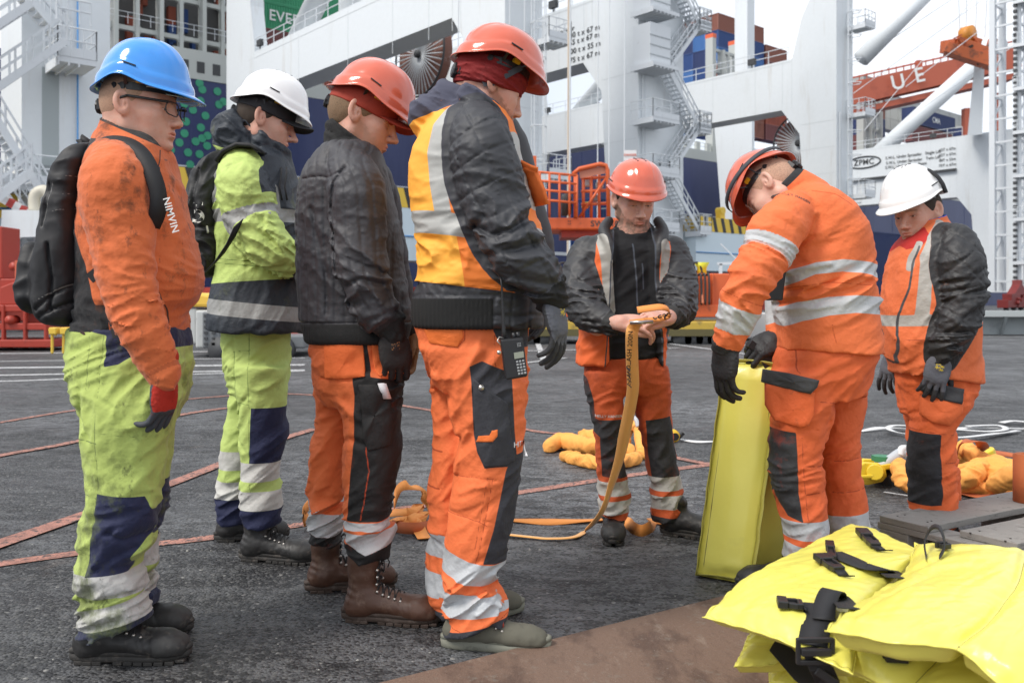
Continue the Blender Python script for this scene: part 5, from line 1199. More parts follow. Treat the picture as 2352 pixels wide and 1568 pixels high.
    mt2 = mat('lime_trousers', (.40,.49,.125), .85, over=[('grey', (.46,.45,.43), .6), ('navy', NVY, .8), ('stitch', (.17,.22,.06), .9)],
              dirt=[((.10,.12,.035), 5.5, .53, .75, (1.,1.,.8)), ((.035,.035,.018), 19, .60, .8, (1.2,1,.8)), ((.03,.025,.015), 62, .655, .85)], bump=WV, sheen=.1)
    garment(root, 'trousers', f2, bounds(pel, nl, fl), mt2, at2, .0048)
    # ---- boots
    g = G(171, 1516); M = Matrix.Translation((g[0], 2.60, 0)) @ Matrix.Rotation(R(2), 4, 'Z'); boot(root, M, boot_black, rubber, mats['lace'], .325, .14, eyelet=mats['metal'])
    M = Matrix.Translation((W(200,0,2.84)[0]-.005, 2.83, 0)) @ Matrix.Rotation(R(-2), 4, 'Z'); boot(root, M, boot_black, rubber, mats['lace'], .335, .14, eyelet=mats['metal'])
    # ---- gloves
    gm = mat('red_knit_glove', (.42,.022,.010), .85, over=[('grip', (.055,.06,.072), .7)], dirt=[((.09,.01,.006), 30, .58, .6)], bump=[(700,.4,.0008)])
    def ga(V, q): return {'grip': np.maximum(-.004-q[:,2], q[:,0]-.085)+.003*noise3(V*60)}
    glove(root, 'glove', W(378,866,2.50), (-.05,.05,-1), (.97,-.25,0), gm, (22,24,20), side=1, attrs=ga, thumb=(10,15,10), tdir=(.85,.45,-.25), s=1.06)
    glove(root, 'glove', W(410,845,2.92), (.0,-.1,-1), (.95,.25,0), gm, (30,35,25), side=-1, attrs=ga, thumb=(10,15,10), tdir=(.85,.45,-.25), s=1.06)
    # ---- backpack, worn but a thing of its own
    bp = empty('backpack', (W(130,0,Y)[0], Y, Z(740,Y))); tag(bp, 'black backpack with front pocket worn by the man in the blue hard hat', 'backpack')
    mbk = mat('black_nylon', (.013,.013,.015), .6, over=[('pipe', (.20,.19,.18), .5)], bump=[(700,.3,.0006),(10,.35,.010)], dirt=((.05,.05,.05), 40, .66, .3))
    b1 = [(336,192,226,.08),(352,172,226,.12),(400,136,214,.15),(450,122,204,.15),(520,108,202,.155),(600,92,205,.16),(660,88,208,.16),(712,92,200,.15),(738,108,188,.13),(750,128,168,.08)]
    body = loft(Y, b1); poc = loft(Y, [(556,76,110,.08),(580,66,112,.11),(640,54,112,.12),(690,60,108,.12),(718,76,100,.09)])
    def fb(P):
        d = smin(vl(P, body, 3.), vl(P, poc, 3.), .008)
        d += .0022*billow(rotv(P,.3), (7,6,10), 31)+.005*soft(P, (8,8,8), 32)
        d += creases(P, [([(79,712),(115,680),(165,650),(205,632)],2.55,.005,.005),([(85,728),(130,705),(190,680)],2.55,.005,.005),([(110,417),(104,480),(96,520)],2.55,.005,.004),([(112,560),(118,640),(112,710)],2.55,.006,.008)])
        return d
    def ab(V):
        m = np.maximum(lined(V, [(84,690),(115,672),(165,648),(205,628)],2.55,.0016), lined(V, [(122,412),(108,470),(96,522)],2.55,.0012))
        for x0, y0, x1, y1 in ((128,448,205,428),(118,486,200,462),(140,405,210,392)): m = np.maximum(m, lined(V, [(x0,y0),((x0+x1)/2,(y0+y1)/2+3),(x1,y1)],2.55,.0012)-.0012*(np.sin(V[:,0]*700) > .1))
        return {'pipe': m}
    V, Q = surf(fb, *bounds(body, poc), .005); raw('bag_body', V, Q, mbk, bp, True, ab(V))
    mb = MB()
    def strap(pts, w, off=.012):
        o = [Vector(W(x, y, Yq)) for x, y, Yq in pts]; res = []; wd = []
        for i, p in enumerate(o):
            n = Vector((p.x-W(285,0,Y)[0], -1.2, 0)).normalized(); h = bv.ray_cast(p+n*.3, -n, .6)
            res.append((h[0]+n*off) if h[0] else p)
        for i in range(len(res)):
            d = (res[min(i+1,len(res)-1)]-res[max(i-1,0)]).normalized(); n = Vector((res[i].x-W(285,0,Y)[0], -1.2, 0)).normalized(); wd.append(d.cross(n).normalized()*w)
        mb.ribbon(res, wd, .010)
    arch = [tuple(r_) for r_ in cr([(198,350,2.60),(228,333,2.58),(262,326,2.57),(298,334,2.54),(328,358,2.51),(350,400,2.49),(363,445,2.485),(362,485,2.49),(348,520,2.51)], 4)]
    pts = []; wd = []
    for i, (x, y, Yq) in enumerate(arch):
        p = Vector(W(x, y, Yq)); a = Vector(W(*arch[max(i-1,0)])); b_ = Vector(W(*arch[min(i+1,len(arch)-1)])); d = (b_-a).normalized()
        n = Vector((p.x-W(290,0,Y)[0], (p.y-Y)*1.2, p.z-Z(430,Y))).normalized(); pts.append(p); wd.append(d.cross(n).normalized()*.022)
    mb.ribbon(pts, wd, .010)
    st = mb.build('shoulder_strap', mats['webbing'], bp, True)
    mb = MB(); pf = [Vector(W(x, y, Yq)) for x, y, Yq in ((205,345,2.85),(250,330,2.86),(300,345,2.88),(345,395,2.92))]; mb.ribbon(pf, [Vector((0,.03,0))]*4, .012)
    mb.build('shoulder_strap', mats['webbing'], bp, True)
    mb = MB(); a = Vector(W(206,640,2.52)); b_ = Vector(W(232,618,2.52)); mb.bar(a, b_, .004, .03); a = Vector(W(250,700,2.47)); b_ = Vector(W(268,775,2.46)); mb.ribbon([a, (a+b_)/2, b_], [Vector((.010,0,.003))]*3, .003)
    mb.build('strap_end', mats['webbing'], bp)
    mb = MB(); mb.tube([W(x, y, Y) for x, y in ((212,345),(200,325),(188,316),(182,322),(190,334),(202,342))], .010, 8); mb.build('carry_handle', mats['webbing'], bp, True)
build_p1()
# ================================================================ persons 2 and 3
def hair_cap(root, HM, col, lowz=-.045, fr=.5, off=.002, slope=.9, h=.0034, name='hair'):
    s = Vector((HM[0][0], HM[1][0], HM[2][0])).length
    def fh(P):
        q = inv_pts(HM, P); d = ell(q, (-.010,0,.035), (.095,.0765,.087)); d = smin(d, ell(q, (-.035,0,.005), (.068,.068,.072)), .03)
        d = (d-off)*s-.0012*noise3(q*np.array((60,60,25),np.float32))
        d = smax(d, -(q[:,2]-lowz-slope*np.clip(q[:,0]+.03,-.1,.2))*s, .003)
        return smax(d, (q[:,0]-fr*.12)*s, .003)
    pts = fwd_pts(HM, np.array([(x,y,z) for x in (-.125,.11) for y in (-.1,.1) for z in (-.09,.13)], np.float32))
    V, Q = surf(fh, pts.min(0), pts.max(0), h); return raw(name, V, Q, mat('short_hair', col, .85, bump=[(420,.6,.001,(1,1,.3))], dirt=(tuple(np.array(col)*.5), 240, .5, .6)), root)
def ball_cap(root, HM, col, vis=.085, name='cap', droop=22, knit=False, low=.018, vw=.070):
    m = mat(name+'_cloth', col, .8, bump=[(700,.4,.0006),(30,.2,.003)], dirt=(tuple(np.array(col)*.5), 20, .55, .4))
    s = Vector((HM[0][0], HM[1][0], HM[2][0])).length
    def fh(P):
        q = inv_pts(HM, P); d = ell(q, (-.002,0,.035), (.107,.084,.093)); d = smin(d, ell(q, (-.032,0,.015), (.074,.074,.072)), .03)*s
        if knit:
            qa = q.copy(); qa[:,1] = np.abs(qa[:,1]); d = smin(d, ell(qa, (-.012,.074,.004), (.034,.020,.038))*s, .02)-.002*s
            d += .0011*np.sin(np.arctan2(q[:,1], q[:,0])*150)+.004*billow(q, (8,8,34), 8, .7)
        else: d -= .0015*noise3(q*30)
        lo = low-.10*np.clip(q[:,0], -.1, .1) if not knit else low+.22*np.clip(q[:,0]-.03, -.2, .1)
        return smax(d, (lo-q[:,2])*s, .005 if knit else .002)
    pts = fwd_pts(HM, np.array([(x,y,z) for x in (-.13,.125) for y in (-.1,.1) for z in (-.07,.14)], np.float32))
    V, Q = surf(fh, pts.min(0), pts.max(0), .0034); cp = raw(name, V, Q, m, root)
    if not knit:
        vs = []; n, k = 18, 12
        for j in range(k+1):
            t = j/k
            for i in range(n+1):
                a = (i/n-.5)*2; wy = a*vw*(1-.10*t*t); x = .098-.035*a*a*(1-t)+t*vis*math.sqrt(max(0, 1-(abs(a)**2.6)*.93)); z = .022-.020*a*a*(1.2)+.008-(x-.09)*math.tan(R(droop))-.0
                vs.append(Vector((x, wy, z)))
        m_ = len(vs); vs += [v+Vector((0,0,-.0035)) for v in vs]; fs = []
        for j in range(k):
            for i in range(n):
                a = j*(n+1)+i; fs += [(a, a+1, a+n+2, a+n+1), (m_+a, m_+a+n+1, m_+a+n+2, m_+a+1)]
        for j in range(k):
            for i in (0, n): a = j*(n+1)+i; fs.append((a, a+n+1, m_+a+n+1, m_+a))
        for i in range(n): fs += [(k*(n+1)+i, k*(n+1)+i+1, m_+k*(n+1)+i+1, m_+k*(n+1)+i), (i, i+1, m_+i+1, m_+i)]
        raw('visor', fwd_pts(HM, np.array([tuple(v) for v in vs], np.float32)), fs, m, cp)
    return cp
def build_p2():
    Y = 3.72; root = person('man in white hard hat over black cap, lime jacket and trousers with grey reflective bands', (W(590,0,Y)[0], Y))
    HM = frame(W(609, 278, Y), 12, 16, 0, 1.10)
    make_body(root, 2, HM, dict(open=.004, nose=1.06, jaw=.95), SKIN, (.16,.10,.07), neck=rowsp([(590,300,Y,.066),(575,335,Y,.07),(565,380,Y,.09)]))
    hair_cap(root, HM, (.05,.035,.025), -.04, .32)
    ball_cap(root, HM, (.022,.022,.025), .080, droop=4)
    helmet(root, frame(W(610, 274, Y), 12, 15, 0, 1.07), mats['helmet_white'], peak=.018, arch=.022, top=.138)
    tor = loft(Y, [(345,522,640,.12),(365,506,655,.16),(400,490,668,.185),(450,480,680,.195),(520,484,694,.195),(600,490,698,.19),(640,484,700,.20),(690,474,702,.215),(735,472,698,.23),(764,472,694,.23)])
    hood = rowsp([(560,300,Y,.085),(556,330,Y,.095),(572,352,Y,.10)])
    Yn = 3.52; arm = rowsp([(552,385,Yn+.06,.075),(560,430,Yn,.105),(572,490,Yn,.100),(600,545,Yn-.03,.088),(628,576,Yn-.03,.080),(662,596,Yn,.066),(684,606,Yn+.03,.052),(700,612,Yn+.06,.042)])
    Yf = 3.93; arf = rowsp([(575,390,Yf-.06,.08),(605,450,Yf,.10),(640,540,Yf,.085),(690,590,Yf-.05,.07),(710,606,Yf-.15,.05)])
    def f(P):
        d = vl(P, tor, 2.4); da, T = chain(P, arm, .95, 3, True); df = chain(P, arf, .95, 3)
        e = env(T, [(0,.3),(.15,.8),(.27,1.6),(.38,1.7),(.6,.9)])
        da += .0070*e*billow(rotv(P, -.5), (7,6,17), 43, 1.)+.002*billow(P, (36,30,36), 5); d = smin(d, df, .02)
        w = env(P[:,2], [(Z(764,Y),.8),(Z(680,Y),.7),(Z(600,Y),1.4),(Z(550,Y),1.2),(Z(450,Y),.9)])
        d += .0065*w*billow(rotv(P, .9), (6,5,14), 44, .8)+.004*soft(P, (12,10,4), 2)
        d = smin(d, da, .012)
        # bulky collar with hood
        c = chain(P, hood, .95); c = smin(c, ell(P, W(540,306,Y+.02), (.085,.13,.085)), .05); c = smin(c, chain(P, rowsp([(600,322,Y-.10,.035),(640,342,Y-.04,.035),(648,362,Y,.035),(638,342,Y+.06,.035)]), 1.), .02)
        rim = Z(268,Y)-(P[:,0]-W(560,0,Y)[0])*.70; c = smax(c, P[:,2]-rim-.03*soft(P, (9,9,9), 5), .012)
        hole = smax(chain(P, [(r_[0]+.035, r_[1], r_[2], r_[3]-.006) for r_ in hood], 1.), -(P[:,2]-(rim-.05)), .006); c = smax(c, -hole, .006)
        c += .008*billow(rotv(P, -.5), (8,7,16), 47, 1.)
        a_ = smin(d, c, .015)
        hz = Z(754,Y)-(P[:,0]-W(474,0,Y)[0])*.10; return smax(a_, hz-P[:,2], .005)
    def at(V):
        a = {}; da, T = chain(V, arm, .95, 3, True); arm_ = (da < .012) & (V[:,1] < Y-.06); fr = V[:,1] < Y
        rim = V[:,2]-(Z(340,Y)-(V[:,0]-W(560,0,Y)[0])*.55)
        dk = np.maximum(bnd(V, Y, 655, 800, -.06, 480), np.maximum(np.where(V[:,0] > W(500,0,Y)[0], rim, -.05), polyd(V, [(606,345),(700,345),(700,425),(655,640),(648,560),(640,470),(606,446),(598,392),(590,360)], 3.55)))
        dk = np.where(arm_, np.minimum(dk, polyd(V, [(596,340),(700,340),(700,420),(640,432),(609,446),(598,392)], 3.5)), dk)
        cu = np.where(da < .02, T-T.max()+.075, -.05)
        ch = np.minimum(chain(V, hood, .95), ell(V, W(535,312,Y+.02), (.075,.13,.085))); hd_ = np.minimum(.022-ch, V[:,2]-(Z(352,Y)-(V[:,0]-W(540,0,Y)[0])*.35)); a['dark'] = np.maximum(np.maximum(dk, cu), hd_)
        g = np.where(arm_, np.minimum(T-.19, .275-T)+0*T, np.maximum(bnd(V, Y, 488, 517, .0, 490), np.maximum(bnd(V, Y, 683, 716, .10, 480), lined(V, [(482,450),(492,400),(530,362),(575,350)], 3.55, .026))))
        g = np.maximum(g, np.where(arm_, -.05, lined(V, [(650,440),(662,520),(668,600)], 3.7, .012)))
        a['grey'] = g
        a['stitch'] = np.minimum(np.maximum(lined(V, [(480,592),(540,598),(640,606)], 3.6, .0022), lined(V, [(482,602),(540,608),(640,616)], 3.6, .0022)), np.where(arm_, -.05, .05))
        return a
    mt = mat('lime_jacket', (.48,.60,.17), .75, over=[('stitch', (.2,.28,.07), .9), ('dark', (.022,.028,.038), .6), ('grey', (.30,.30,.29), .55)],
             dirt=[((.10,.11,.03), 9, .60, .5, (1,1,.8)), ((.03,.03,.02), 34, .66, .7)], bump=WV)
    garment(root, 'jacket', f, bounds(tor, hood, arm, arf, pad=.07), mt, at, .0055)
    mb = MB()
    for x0 in (648, 660): mb.tube([W(x0-2,385,3.60), W(x0-2,400,3.57), W(x0-6,430,3.56), W(x0,460,3.56)], .0035, 6)
    mb.build('drawcord', mats['webbing'], root, True)
    YN, YF = 3.62, 3.86
    pel = loft(Y, [(740,500,654,.16),(790,504,655,.168),(850,512,654,.160),(905,524,650,.13)])
    nl = loft(YN, [(840,528,652,.10),(900,536,652,.098),(960,544,653,.095),(1000,546,654,.094),(1040,546,643,.088),(1060,547,637,.086),(1110,549,640,.088),(1160,551,641,.088),(1185,553,640,.084),(1206,556,640,.082)])
    fl = loft(YF, [(840,512,600,.10),(894,526,600,.098),(960,516,600,.095),(1030,505,585,.09),(1080,500,580,.09),(1135,494,572,.09),(1175,497,570,.085),(1196,500,568,.08)])
    def f2(P):
        d = vl(P, pel, 2.3); a = vl(P, nl, 2.2); b_ = vl(P, fl, 2.2); d = smin(smin(d, a, .03), b_, .014)
        w = env(P[:,2], [(Z(1200,YN),1.5),(Z(1170,YN),1.6),(Z(1060,YN),.9),(Z(960,YN),1.),(Z(760,Y),.8)])
        d += .0055*w*billow(rotv(P, .5), (5,5,14), 51, .9)+.004*soft(P, (10,9,5), 52)
        return d+creases(P, [([(547,760),(550,900),(556,1020),(560,1200)],YN,.004,.003),([(585,905),(560,930),(548,965)],YN,.010,.009),([(591,1048),(560,1010)],YN,.010,.006)])
    def at2(V):
        near = V[:,1] < 3.745; a = {}
        a['grey'] = np.where(near, np.maximum(bnd(V, YN, 1056, 1098), bnd(V, YN, 1120, 1162)), np.maximum(bnd(V, YF, 1030, 1072), bnd(V, YF, 1098, 1138)))
        a['navy'] = np.where(near, np.maximum(polyd(V, [(592,931),(680,931),(680,1057),(586,1056)], YN), bnd(V, YN, 1162, 1300)), bnd(V, YF, 1138, 1300))
        a['stitch'] = np.minimum(np.where(near, np.maximum(lined(V, [(582,760),(588,930),(586,1060),(590,1160)], YN, .0022), np.maximum(lined(V, [(544,805),(585,803)], YN, .002), lined(V, [(548,805),(552,920),(586,923)], YN, .002))), -.05), .001-a['navy'])
        return a
    mt2 = mat('lime_trousers', (.45,.56,.16), .82, over=[('stitch', (.22,.30,.08), .9), ('navy', NVY, .8), ('grey', (.50,.49,.46), .6)], dirt=[((.13,.14,.05), 7, .60, .5), ((.04,.04,.02), 40, .68, .6)], bump=WV)
    garment(root, 'trousers', f2, bounds(pel, nl, fl), mt2, at2, .0055)
    M = Matrix.Translation((W(560,0,YN)[0]-.012, YN+.005, 0)) @ Matrix.Rotation(R(-10), 4, 'Z'); boot(root, M, boot_black, rubber, mats['lace'], .315, .16, eyelet=mats['metal'])
    M = Matrix.Translation((W(505,0,YF)[0]-.03, YF+.04, 0)) @ Matrix.Rotation(R(8), 4, 'Z'); boot(root, M, boot_black, rubber, mats['lace'], .30, .16, eyelet=mats['metal'])
    gm = mat('striped_glove', (.10,.09,.07), .8, bump=(500,.5,.001))
    glove(root, 'glove', W(699,612,3.60), (1,.4,-.15), (0,-1,.2), gm, (30,35,25), side=1)
    glove(root, 'glove', W(712,608,3.78), (.6,-.8,-.1), (.5,.3,.8), gm, (35,40,30), side=-1)
    bp = empty('backpack', (W(470,0,Y)[0], Y, Z(635,Y))); tag(bp, 'black backpack with a pale figure, worn by the man in the lime jacket', 'backpack')
    b1 = loft(Y, [(350,500,528,.06),(372,470,524,.12),(420,440,520,.15),(480,428,516,.16),(540,424,518,.165),(600,440,515,.16),(636,470,505,.12)])
    b2 = loft(Y, [(512,420,470,.10),(540,412,470,.13),(580,428,470,.13),(622,450,480,.10)])
    def fb(P):
        d = smin(vl(P, b1, 2.8), vl(P, b2, 2.8), .01); return d+.007*billow(rotv(P,.2), (7,6,10), 61)+creases(P, [([(452,385),(442,450),(444,520)],3.55,.007,.006),([(430,520),(470,522),(510,500)],3.55,.007,.006)])
    V, Q = surf(fb, *bounds(b1, b2), .0055)
    bb = raw('bag_body', V, Q, mat('black_nylon', (.012,.012,.013), .6, bump=[(700,.3,.0006),(10,.3,.01)], dirt=((.05,.05,.05), 40, .66, .3)), bp); bv = bvh_of(bb)
    text_on('5', .115, plane_facing(W(432,482,3.4), (1,.1,0)), mat('white_print', (.70,.68,.62), .7), bb, 'lettering', bv)
    mb = MB(); pts = [(508,368,3.50),(530,345,3.47),(560,338,3.46),(590,352,3.44)]
    pts = [Vector(W(x, y, Yq)) for x, y, Yq in ((500,372,3.58),(516,350,3.56),(548,334,3.55),(580,336,3.55),(606,352,3.54))]; mb.ribbon(pts, [Vector((.0,.035,0))]*5, .014); mb.build('shoulder_strap', mats['webbing'], bp, True); mb = MB()
    pts = [Vector(W(x, y, Yq)) for x, y, Yq in ((478,620,3.50),(505,590,3.47),(530,552,3.43),(548,512,3.40))]; mb.ribbon(pts, [Vector((.018,0,.016))]*4, .004)
    mb.build('shoulder_strap', mats['webbing'], bp, True)
    mb = MB(); mb.bar(W(475,520,3.52), W(478,534,3.50), .006, .008); mb.build('zip_pull', mats['metal'], bp)
def build_p3():
    Y = 3.05; root = person('man in coral hard hat over rust red cap, wearing a plain charcoal quilted jacket', (W(810,0,Y)[0], Y))
    HM = frame(W(832, 268, Y), 3, 20, 0, 1.09)
    make_body(root, 3, HM, dict(open=.0016, jaw=1.05, nose=1.03, beard=.5), SKIN, (.40,.21,.13), neck=rowsp([(812,290,Y,.060),(800,330,Y,.066),(800,380,Y,.09)]))
    hair_cap(root, HM, (.22,.14,.08), -.055, .40, .003)
    ball_cap(root, HM, (.34,.040,.020), .074, droop=8, low=.012)
    helmet(root, frame(W(834, 266, Y), 3, 24, 0, 1.03), mats['helmet_red'], peak=.022, arch=.024, top=.140)
    colr = rowsp([(806,300,Y,.086),(808,338,Y,.092),(812,372,Y,.085)])
    tor = loft(Y, [(332,745,850,.12),(352,722,872,.15),(400,690,884,.178),(455,678,898,.182),(520,675,912,.182),(600,675,922,.182),(680,678,932,.182),(735,684,940,.18),(765,692,934,.19),(787,696,930,.185)])
    Yn = 2.86; arm = rowsp([(800,380,Yn+.06,.070),(818,435,Yn,.092),(822,510,Yn,.088),(826,590,Yn-.02,.084),(838,650,Yn-.02,.079),(862,705,Yn-.01,.068),(890,742,Yn,.054),(903,765,Yn,.044)])
    Yf = 3.25; arf = rowsp([(830,380,Yf-.06,.075),(860,450,Yf,.09),(885,590,Yf,.08),(915,700,Yf,.06),(930,755,Yf,.045)])
    xq = [700,716,733,752,770,788,806,824,842,860,880]
    def groove(P, T, da, pats=True):
        # flowing quilting lines: evenly spaced down the back and along the sleeve
        u = (P[:,0]-W(700,0,Y)[0])+.012*noise3(P*np.array((4,4,5),np.float32)); sp = .034
        g = np.abs(((u/sp) % 1)-.5)*sp; g = sp/2-g
        v = np.where(da < .012, ((P[:,0]-np.interp(P[:,2], [a_[2] for a_ in arm][::-1], [a_[0] for a_ in arm][::-1]))/.040+.5) % 1, 0); gs = (.5-np.abs(v-.5))*.040
        return np.where(da < .010, gs, g)
    def f(P):
        d = vl(P, tor, 2.4); da, T = chain(P, arm, .95, 3, True); df = chain(P, arf, .95, 3)
        rib = P[:,2] < Z(740,Y)
        e = env(T, [(0,.4),(.15,.7),(.28,1.5),(.38,1.8),(.5,1.7),(.65,.6)])
        g = groove(P, T, da); dep = np.exp(-(g/.0045)**2)
        dd = smin(d, df, .02)
        w = env(P[:,2], [(Z(745,Y),1.1),(Z(640,Y),1.0),(Z(500,Y),1.),(Z(380,Y),.5)])
        dd += np.where(rib, 0, .0042*w*billow(rotv(P,.25), (6,5,5), 71, .9))
        pl = .0014*billow(P, (22,18,30), 73, .8)
        da2 = da+.0054*e*billow(rotv(P,-.35), (6,5,13), 72, 1.)
        m = np.where(rib & (da > .01), 0, 1.)
        d = smin(dd+.0036*dep*m+pl*.9*m, da2+.0034*dep+pl, .008)
        d = d+np.where((P[:,2] < Z(738,Y)) & (P[:,2] > Z(744,Y)) & (da > .01), .006, 0)-np.where(rib & (da > .01), .001+.0010*np.sin(P[:,0]*900), 0)
        d += creases(P, [([(684,403),(725,402),(760,408),(785,400)],2.85,.004,.005),([(790,385),(765,420),(757,480),(764,560),(775,640),(800,700)],2.8,.006,.009),([(800,655),(830,640),(872,652)],2.78,.010,.010),([(700,470),(720,560),(740,640),(738,720)],2.8,.010,.006)], Y)
        c = chain(P, colr, 1.0); rim = Z(296,Y)-(P[:,0]-W(790,0,Y)[0])*.80; c = smax(c, P[:,2]-rim, .006)
        c = smax(c, P[:,2]-Z(278,Y)+.0, .008)
        c = smax(c, -smax(chain(P, [(r_[0], r_[1], r_[2], r_[3]-.010) for r_ in colr], 1.), -(P[:,2]-(rim-.05)), .004), .004)-.0008*np.sin((P[:,2]+P[:,0]*.6)*1200)+.003*billow(rotv(P,-.6), (6,6,22), 74)
        return smin(d, c, .010)
    def at(V):
        a = {}; da, T = chain(V, arm, .95, 3, True); c = chain(V, colr, 1.0)
        a['rib'] = np.maximum(np.where(da > .012, Z(742,Y)-V[:,2], T-T.max()+.055), np.where((c < .006) & (V[:,2] > Z(372,Y)-(V[:,0]-W(810,0,Y)[0])*.5), .02, -.05))
        return a
    mt = mat('quilted_nylon', (.044,.043,.049), .60, over=[('rib', (.014,.014,.014), .9)], dirt=[((.030,.026,.026), 6, .56, .5), ((.09,.08,.08), 55, .70, .35)], bump=[(900,.2,.0004),(30,.45,.004),(60,.3,.002)])
    garment(root, 'jacket', f, bounds(tor, colr, arm, arf), mt, at, .0042)
    mb = MB(); p = W(880,392,Y-.02); mb.tube([p, p+np.array((.004,-.01,-.05)), p+np.array((.0,-.012,-.08))], .0022, 6); mb.build('zip_pull', mats['webbing'], root, True)
    YN, YF = 2.96, 3.18
    pel = loft(Y, [(770,706,918,.165),(800,706,919,.172),(850,712,918,.168),(900,724,914,.150),(930,740,905,.12)])
    nl = loft(YN, [(850,760,918,.10),(894,775,918,.102),(950,782,916,.100),(999,784,917,.100),(1040,782,919,.098),(1091,784,908,.094),(1140,790,898,.090),(1185,791,892,.088),(1205,789,902,.094),(1240,793,900,.090),(1262,798,893,.084),(1282,800,888,.078)])
    fl = loft(YF, [(850,712,820,.10),(900,722,820,.10),(964,724,815,.10),(1025,710,800,.096),(1080,706,795,.094),(1113,704,790,.094),(1150,702,785,.092),(1170,706,785,.096),(1215,708,782,.088),(1245,714,778,.08)])
    def f2(P):
        d = vl(P, pel, 2.3); a = vl(P, nl, 2.2); b_ = vl(P, fl, 2.2); d = smin(smin(d, a, .03), b_, .014)
        w = env(P[:,2], [(Z(1270,YN),1.),(Z(1220,YN),2.0),(Z(1180,YN),1.6),(Z(1100,YN),.8),(Z(1000,YN),1.),(Z(900,YN),1.5),(Z(780,Y),.6)])
        d += .0068*w*billow(rotv(P, .55), (5,5,13), 81, .9)+.003*soft(P, (10,9,5), 82)
        return d+creases(P, [([(745,866),(785,870),(841,862)],YN,.005,.008),([(793,1190),(840,1200),(905,1184)],YN,.006,.010),([(705,1160),(745,1172),(785,1150)],YF,.008,.010),([(866,800),(860,830)],YN,.006,.003)])+creases(P, [([(830,900),(822,1010),(812,1100),(815,1160)],YN,.004,.003),([(850,960),(815,940),(785,915)],YN,.014,-.010),([(845,1010),(815,1000),(786,1012)],YN,.012,.008),([(775,990),(745,1030),(715,1060)],YF,.012,-.006)])
    def at2(V):
        near = V[:,1] < 3.075; a = {}
        gn = np.maximum(bnd(V, YN, 1186, 1202, .02, 800), polyd(V, [(780,1210),(915,1208),(915,1236),(880,1246),(850,1258),(830,1250),(812,1238),(795,1226),(780,1222)], YN)); gf = np.maximum(bnd(V, YF, 1166, 1216, .08, 705), -.05)
        a['grey'] = np.where(near, gn, gf)
        bn = np.maximum(polyd(V, [(812,800),(850,786),(862,860),(930,870),(930,1186),(806,1184),(812,1100),(824,1000),(826,900)], YN), bnd(V, YN, 1236, 1300)-.0)
        a['black'] = np.where(near, np.where(gn > 0, -.01, bn), bnd(V, YF, 1216, 1300, .08, 705))
        a['stitch'] = np.where(near, np.maximum(lined(V, [(862,980),(852,1020),(858,1070),(848,1130),(838,1180)], YN, .0022), -.05), -.05)
        return a
    mt2 = mat('orange_trousers', (.74,.16,.045), .8, over=[('black', (.014,.013,.013), .75), ('grey', (.50,.50,.50), .55), ('stitch', (.45,.06,.02), .9)], dirt=[((.25,.04,.015), 6, .60, .4), ((.10,.03,.02), 36, .68, .5)], bump=WV)
    tr_ = garment(root, 'trousers', f2, bounds(pel, nl, fl), mt2, at2, .0046); bv = bvh_of(tr_)
    mo = mat('orange_pocket_cloth', (.80,.155,.035), .8, bump=WV)
    def patch(poly, Yq, m, name, th=.008, par_=tr_, bvh=bv):
        """a sewn-on piece of cloth: its outline stands at depth Yq, every point follows the cloth below"""
        pg = []
        for i in range(len(poly)):
            a, b = np.array(poly[i], float), np.array(poly[(i+1) % len(poly)], float)
            for k in range(5): pg.append(a+(b-a)*k/5)
        n = len(pg); c = np.mean(pg, 0); vs = []
        def hit(q):
            p = Vector(W(q[0], q[1], Yq)); h = bvh.ray_cast(Vector((p.x, p.y-.35, p.z)), Vector((0,1,0)), .7); return p, (h[0].y if h[0] else None)
        hs = [(p.x, p.z, y) for k in (1, .6, .3) for p, y in (hit(c+(q-c)*k) for q in pg) if y is not None]; hs = np.array(hs); hs = hs[hs[:,2] < np.median(hs[:,2])+.05]
        A_ = np.c_[hs[:,0], hs[:,1], np.ones(len(hs))]; co_ = np.linalg.lstsq(A_, hs[:,2], rcond=None)[0]
        rings = ((1.,-.003),(1.,th*.75),(.95,th),(.7,th*1.05),(.4,th*1.1),(.02,th*1.1))
        for k, dd in rings:
            for q in pg: p, y = hit(c+(q-c)*k); py_ = float(co_[0]*p.x+co_[1]*p.z+co_[2]); y = py_ if y is None else min(max(y, py_-.03), py_+.008); vs.append(Vector((p.x, y-dd, p.z)))
        fs = [(j*n+i, j*n+(i+1)%n, (j+1)*n+(i+1)%n, (j+1)*n+i) for j in range(len(rings)-1) for i in range(n)]
        return raw(name, vs, fs, m, par_, True)
    globals()['patch'] = patch
    patch([(745,790),(835,786),(843,862),(800,868),(748,867)], 2.9, mo, 'pocket_flap', .006)
    pg = patch([(853,782),(888,780),(893,820),(889,852),(878,862),(862,850),(856,820)], 2.9, mo, 'tool_pocket', .010)
    patch([(828,880),(868,880),(895,905),(905,960),(900,1020),(850,1030),(838,1000),(836,940)], 2.9, mat('black_pocket_cloth', (.016,.015,.015), .75, bump=WV), 'leg_pocket', .008)
    M = Matrix.Translation((W(797,0,YN)[0]-.005, YN-.02, 0)) @ Matrix.Rotation(R(-8), 4, 'Z'); boot(root, M, boot_brown, rubber_brown, mats['lace'], .315, .21, eyelet=mats['metal'])
    M = Matrix.Translation((W(702,0,3.20)[0]-.0, 3.22, 0)) @ Matrix.Rotation(R(12), 4, 'Z'); boot(root, M, boot_brown, rubber_brown, mats['lace'], .31, .21, eyelet=mats['metal'])
    gm = mat('black_glove', (.022,.020,.020), .8, over=[('print', (.40,.19,.06), .7)], bump=[(600,.5,.0008)])
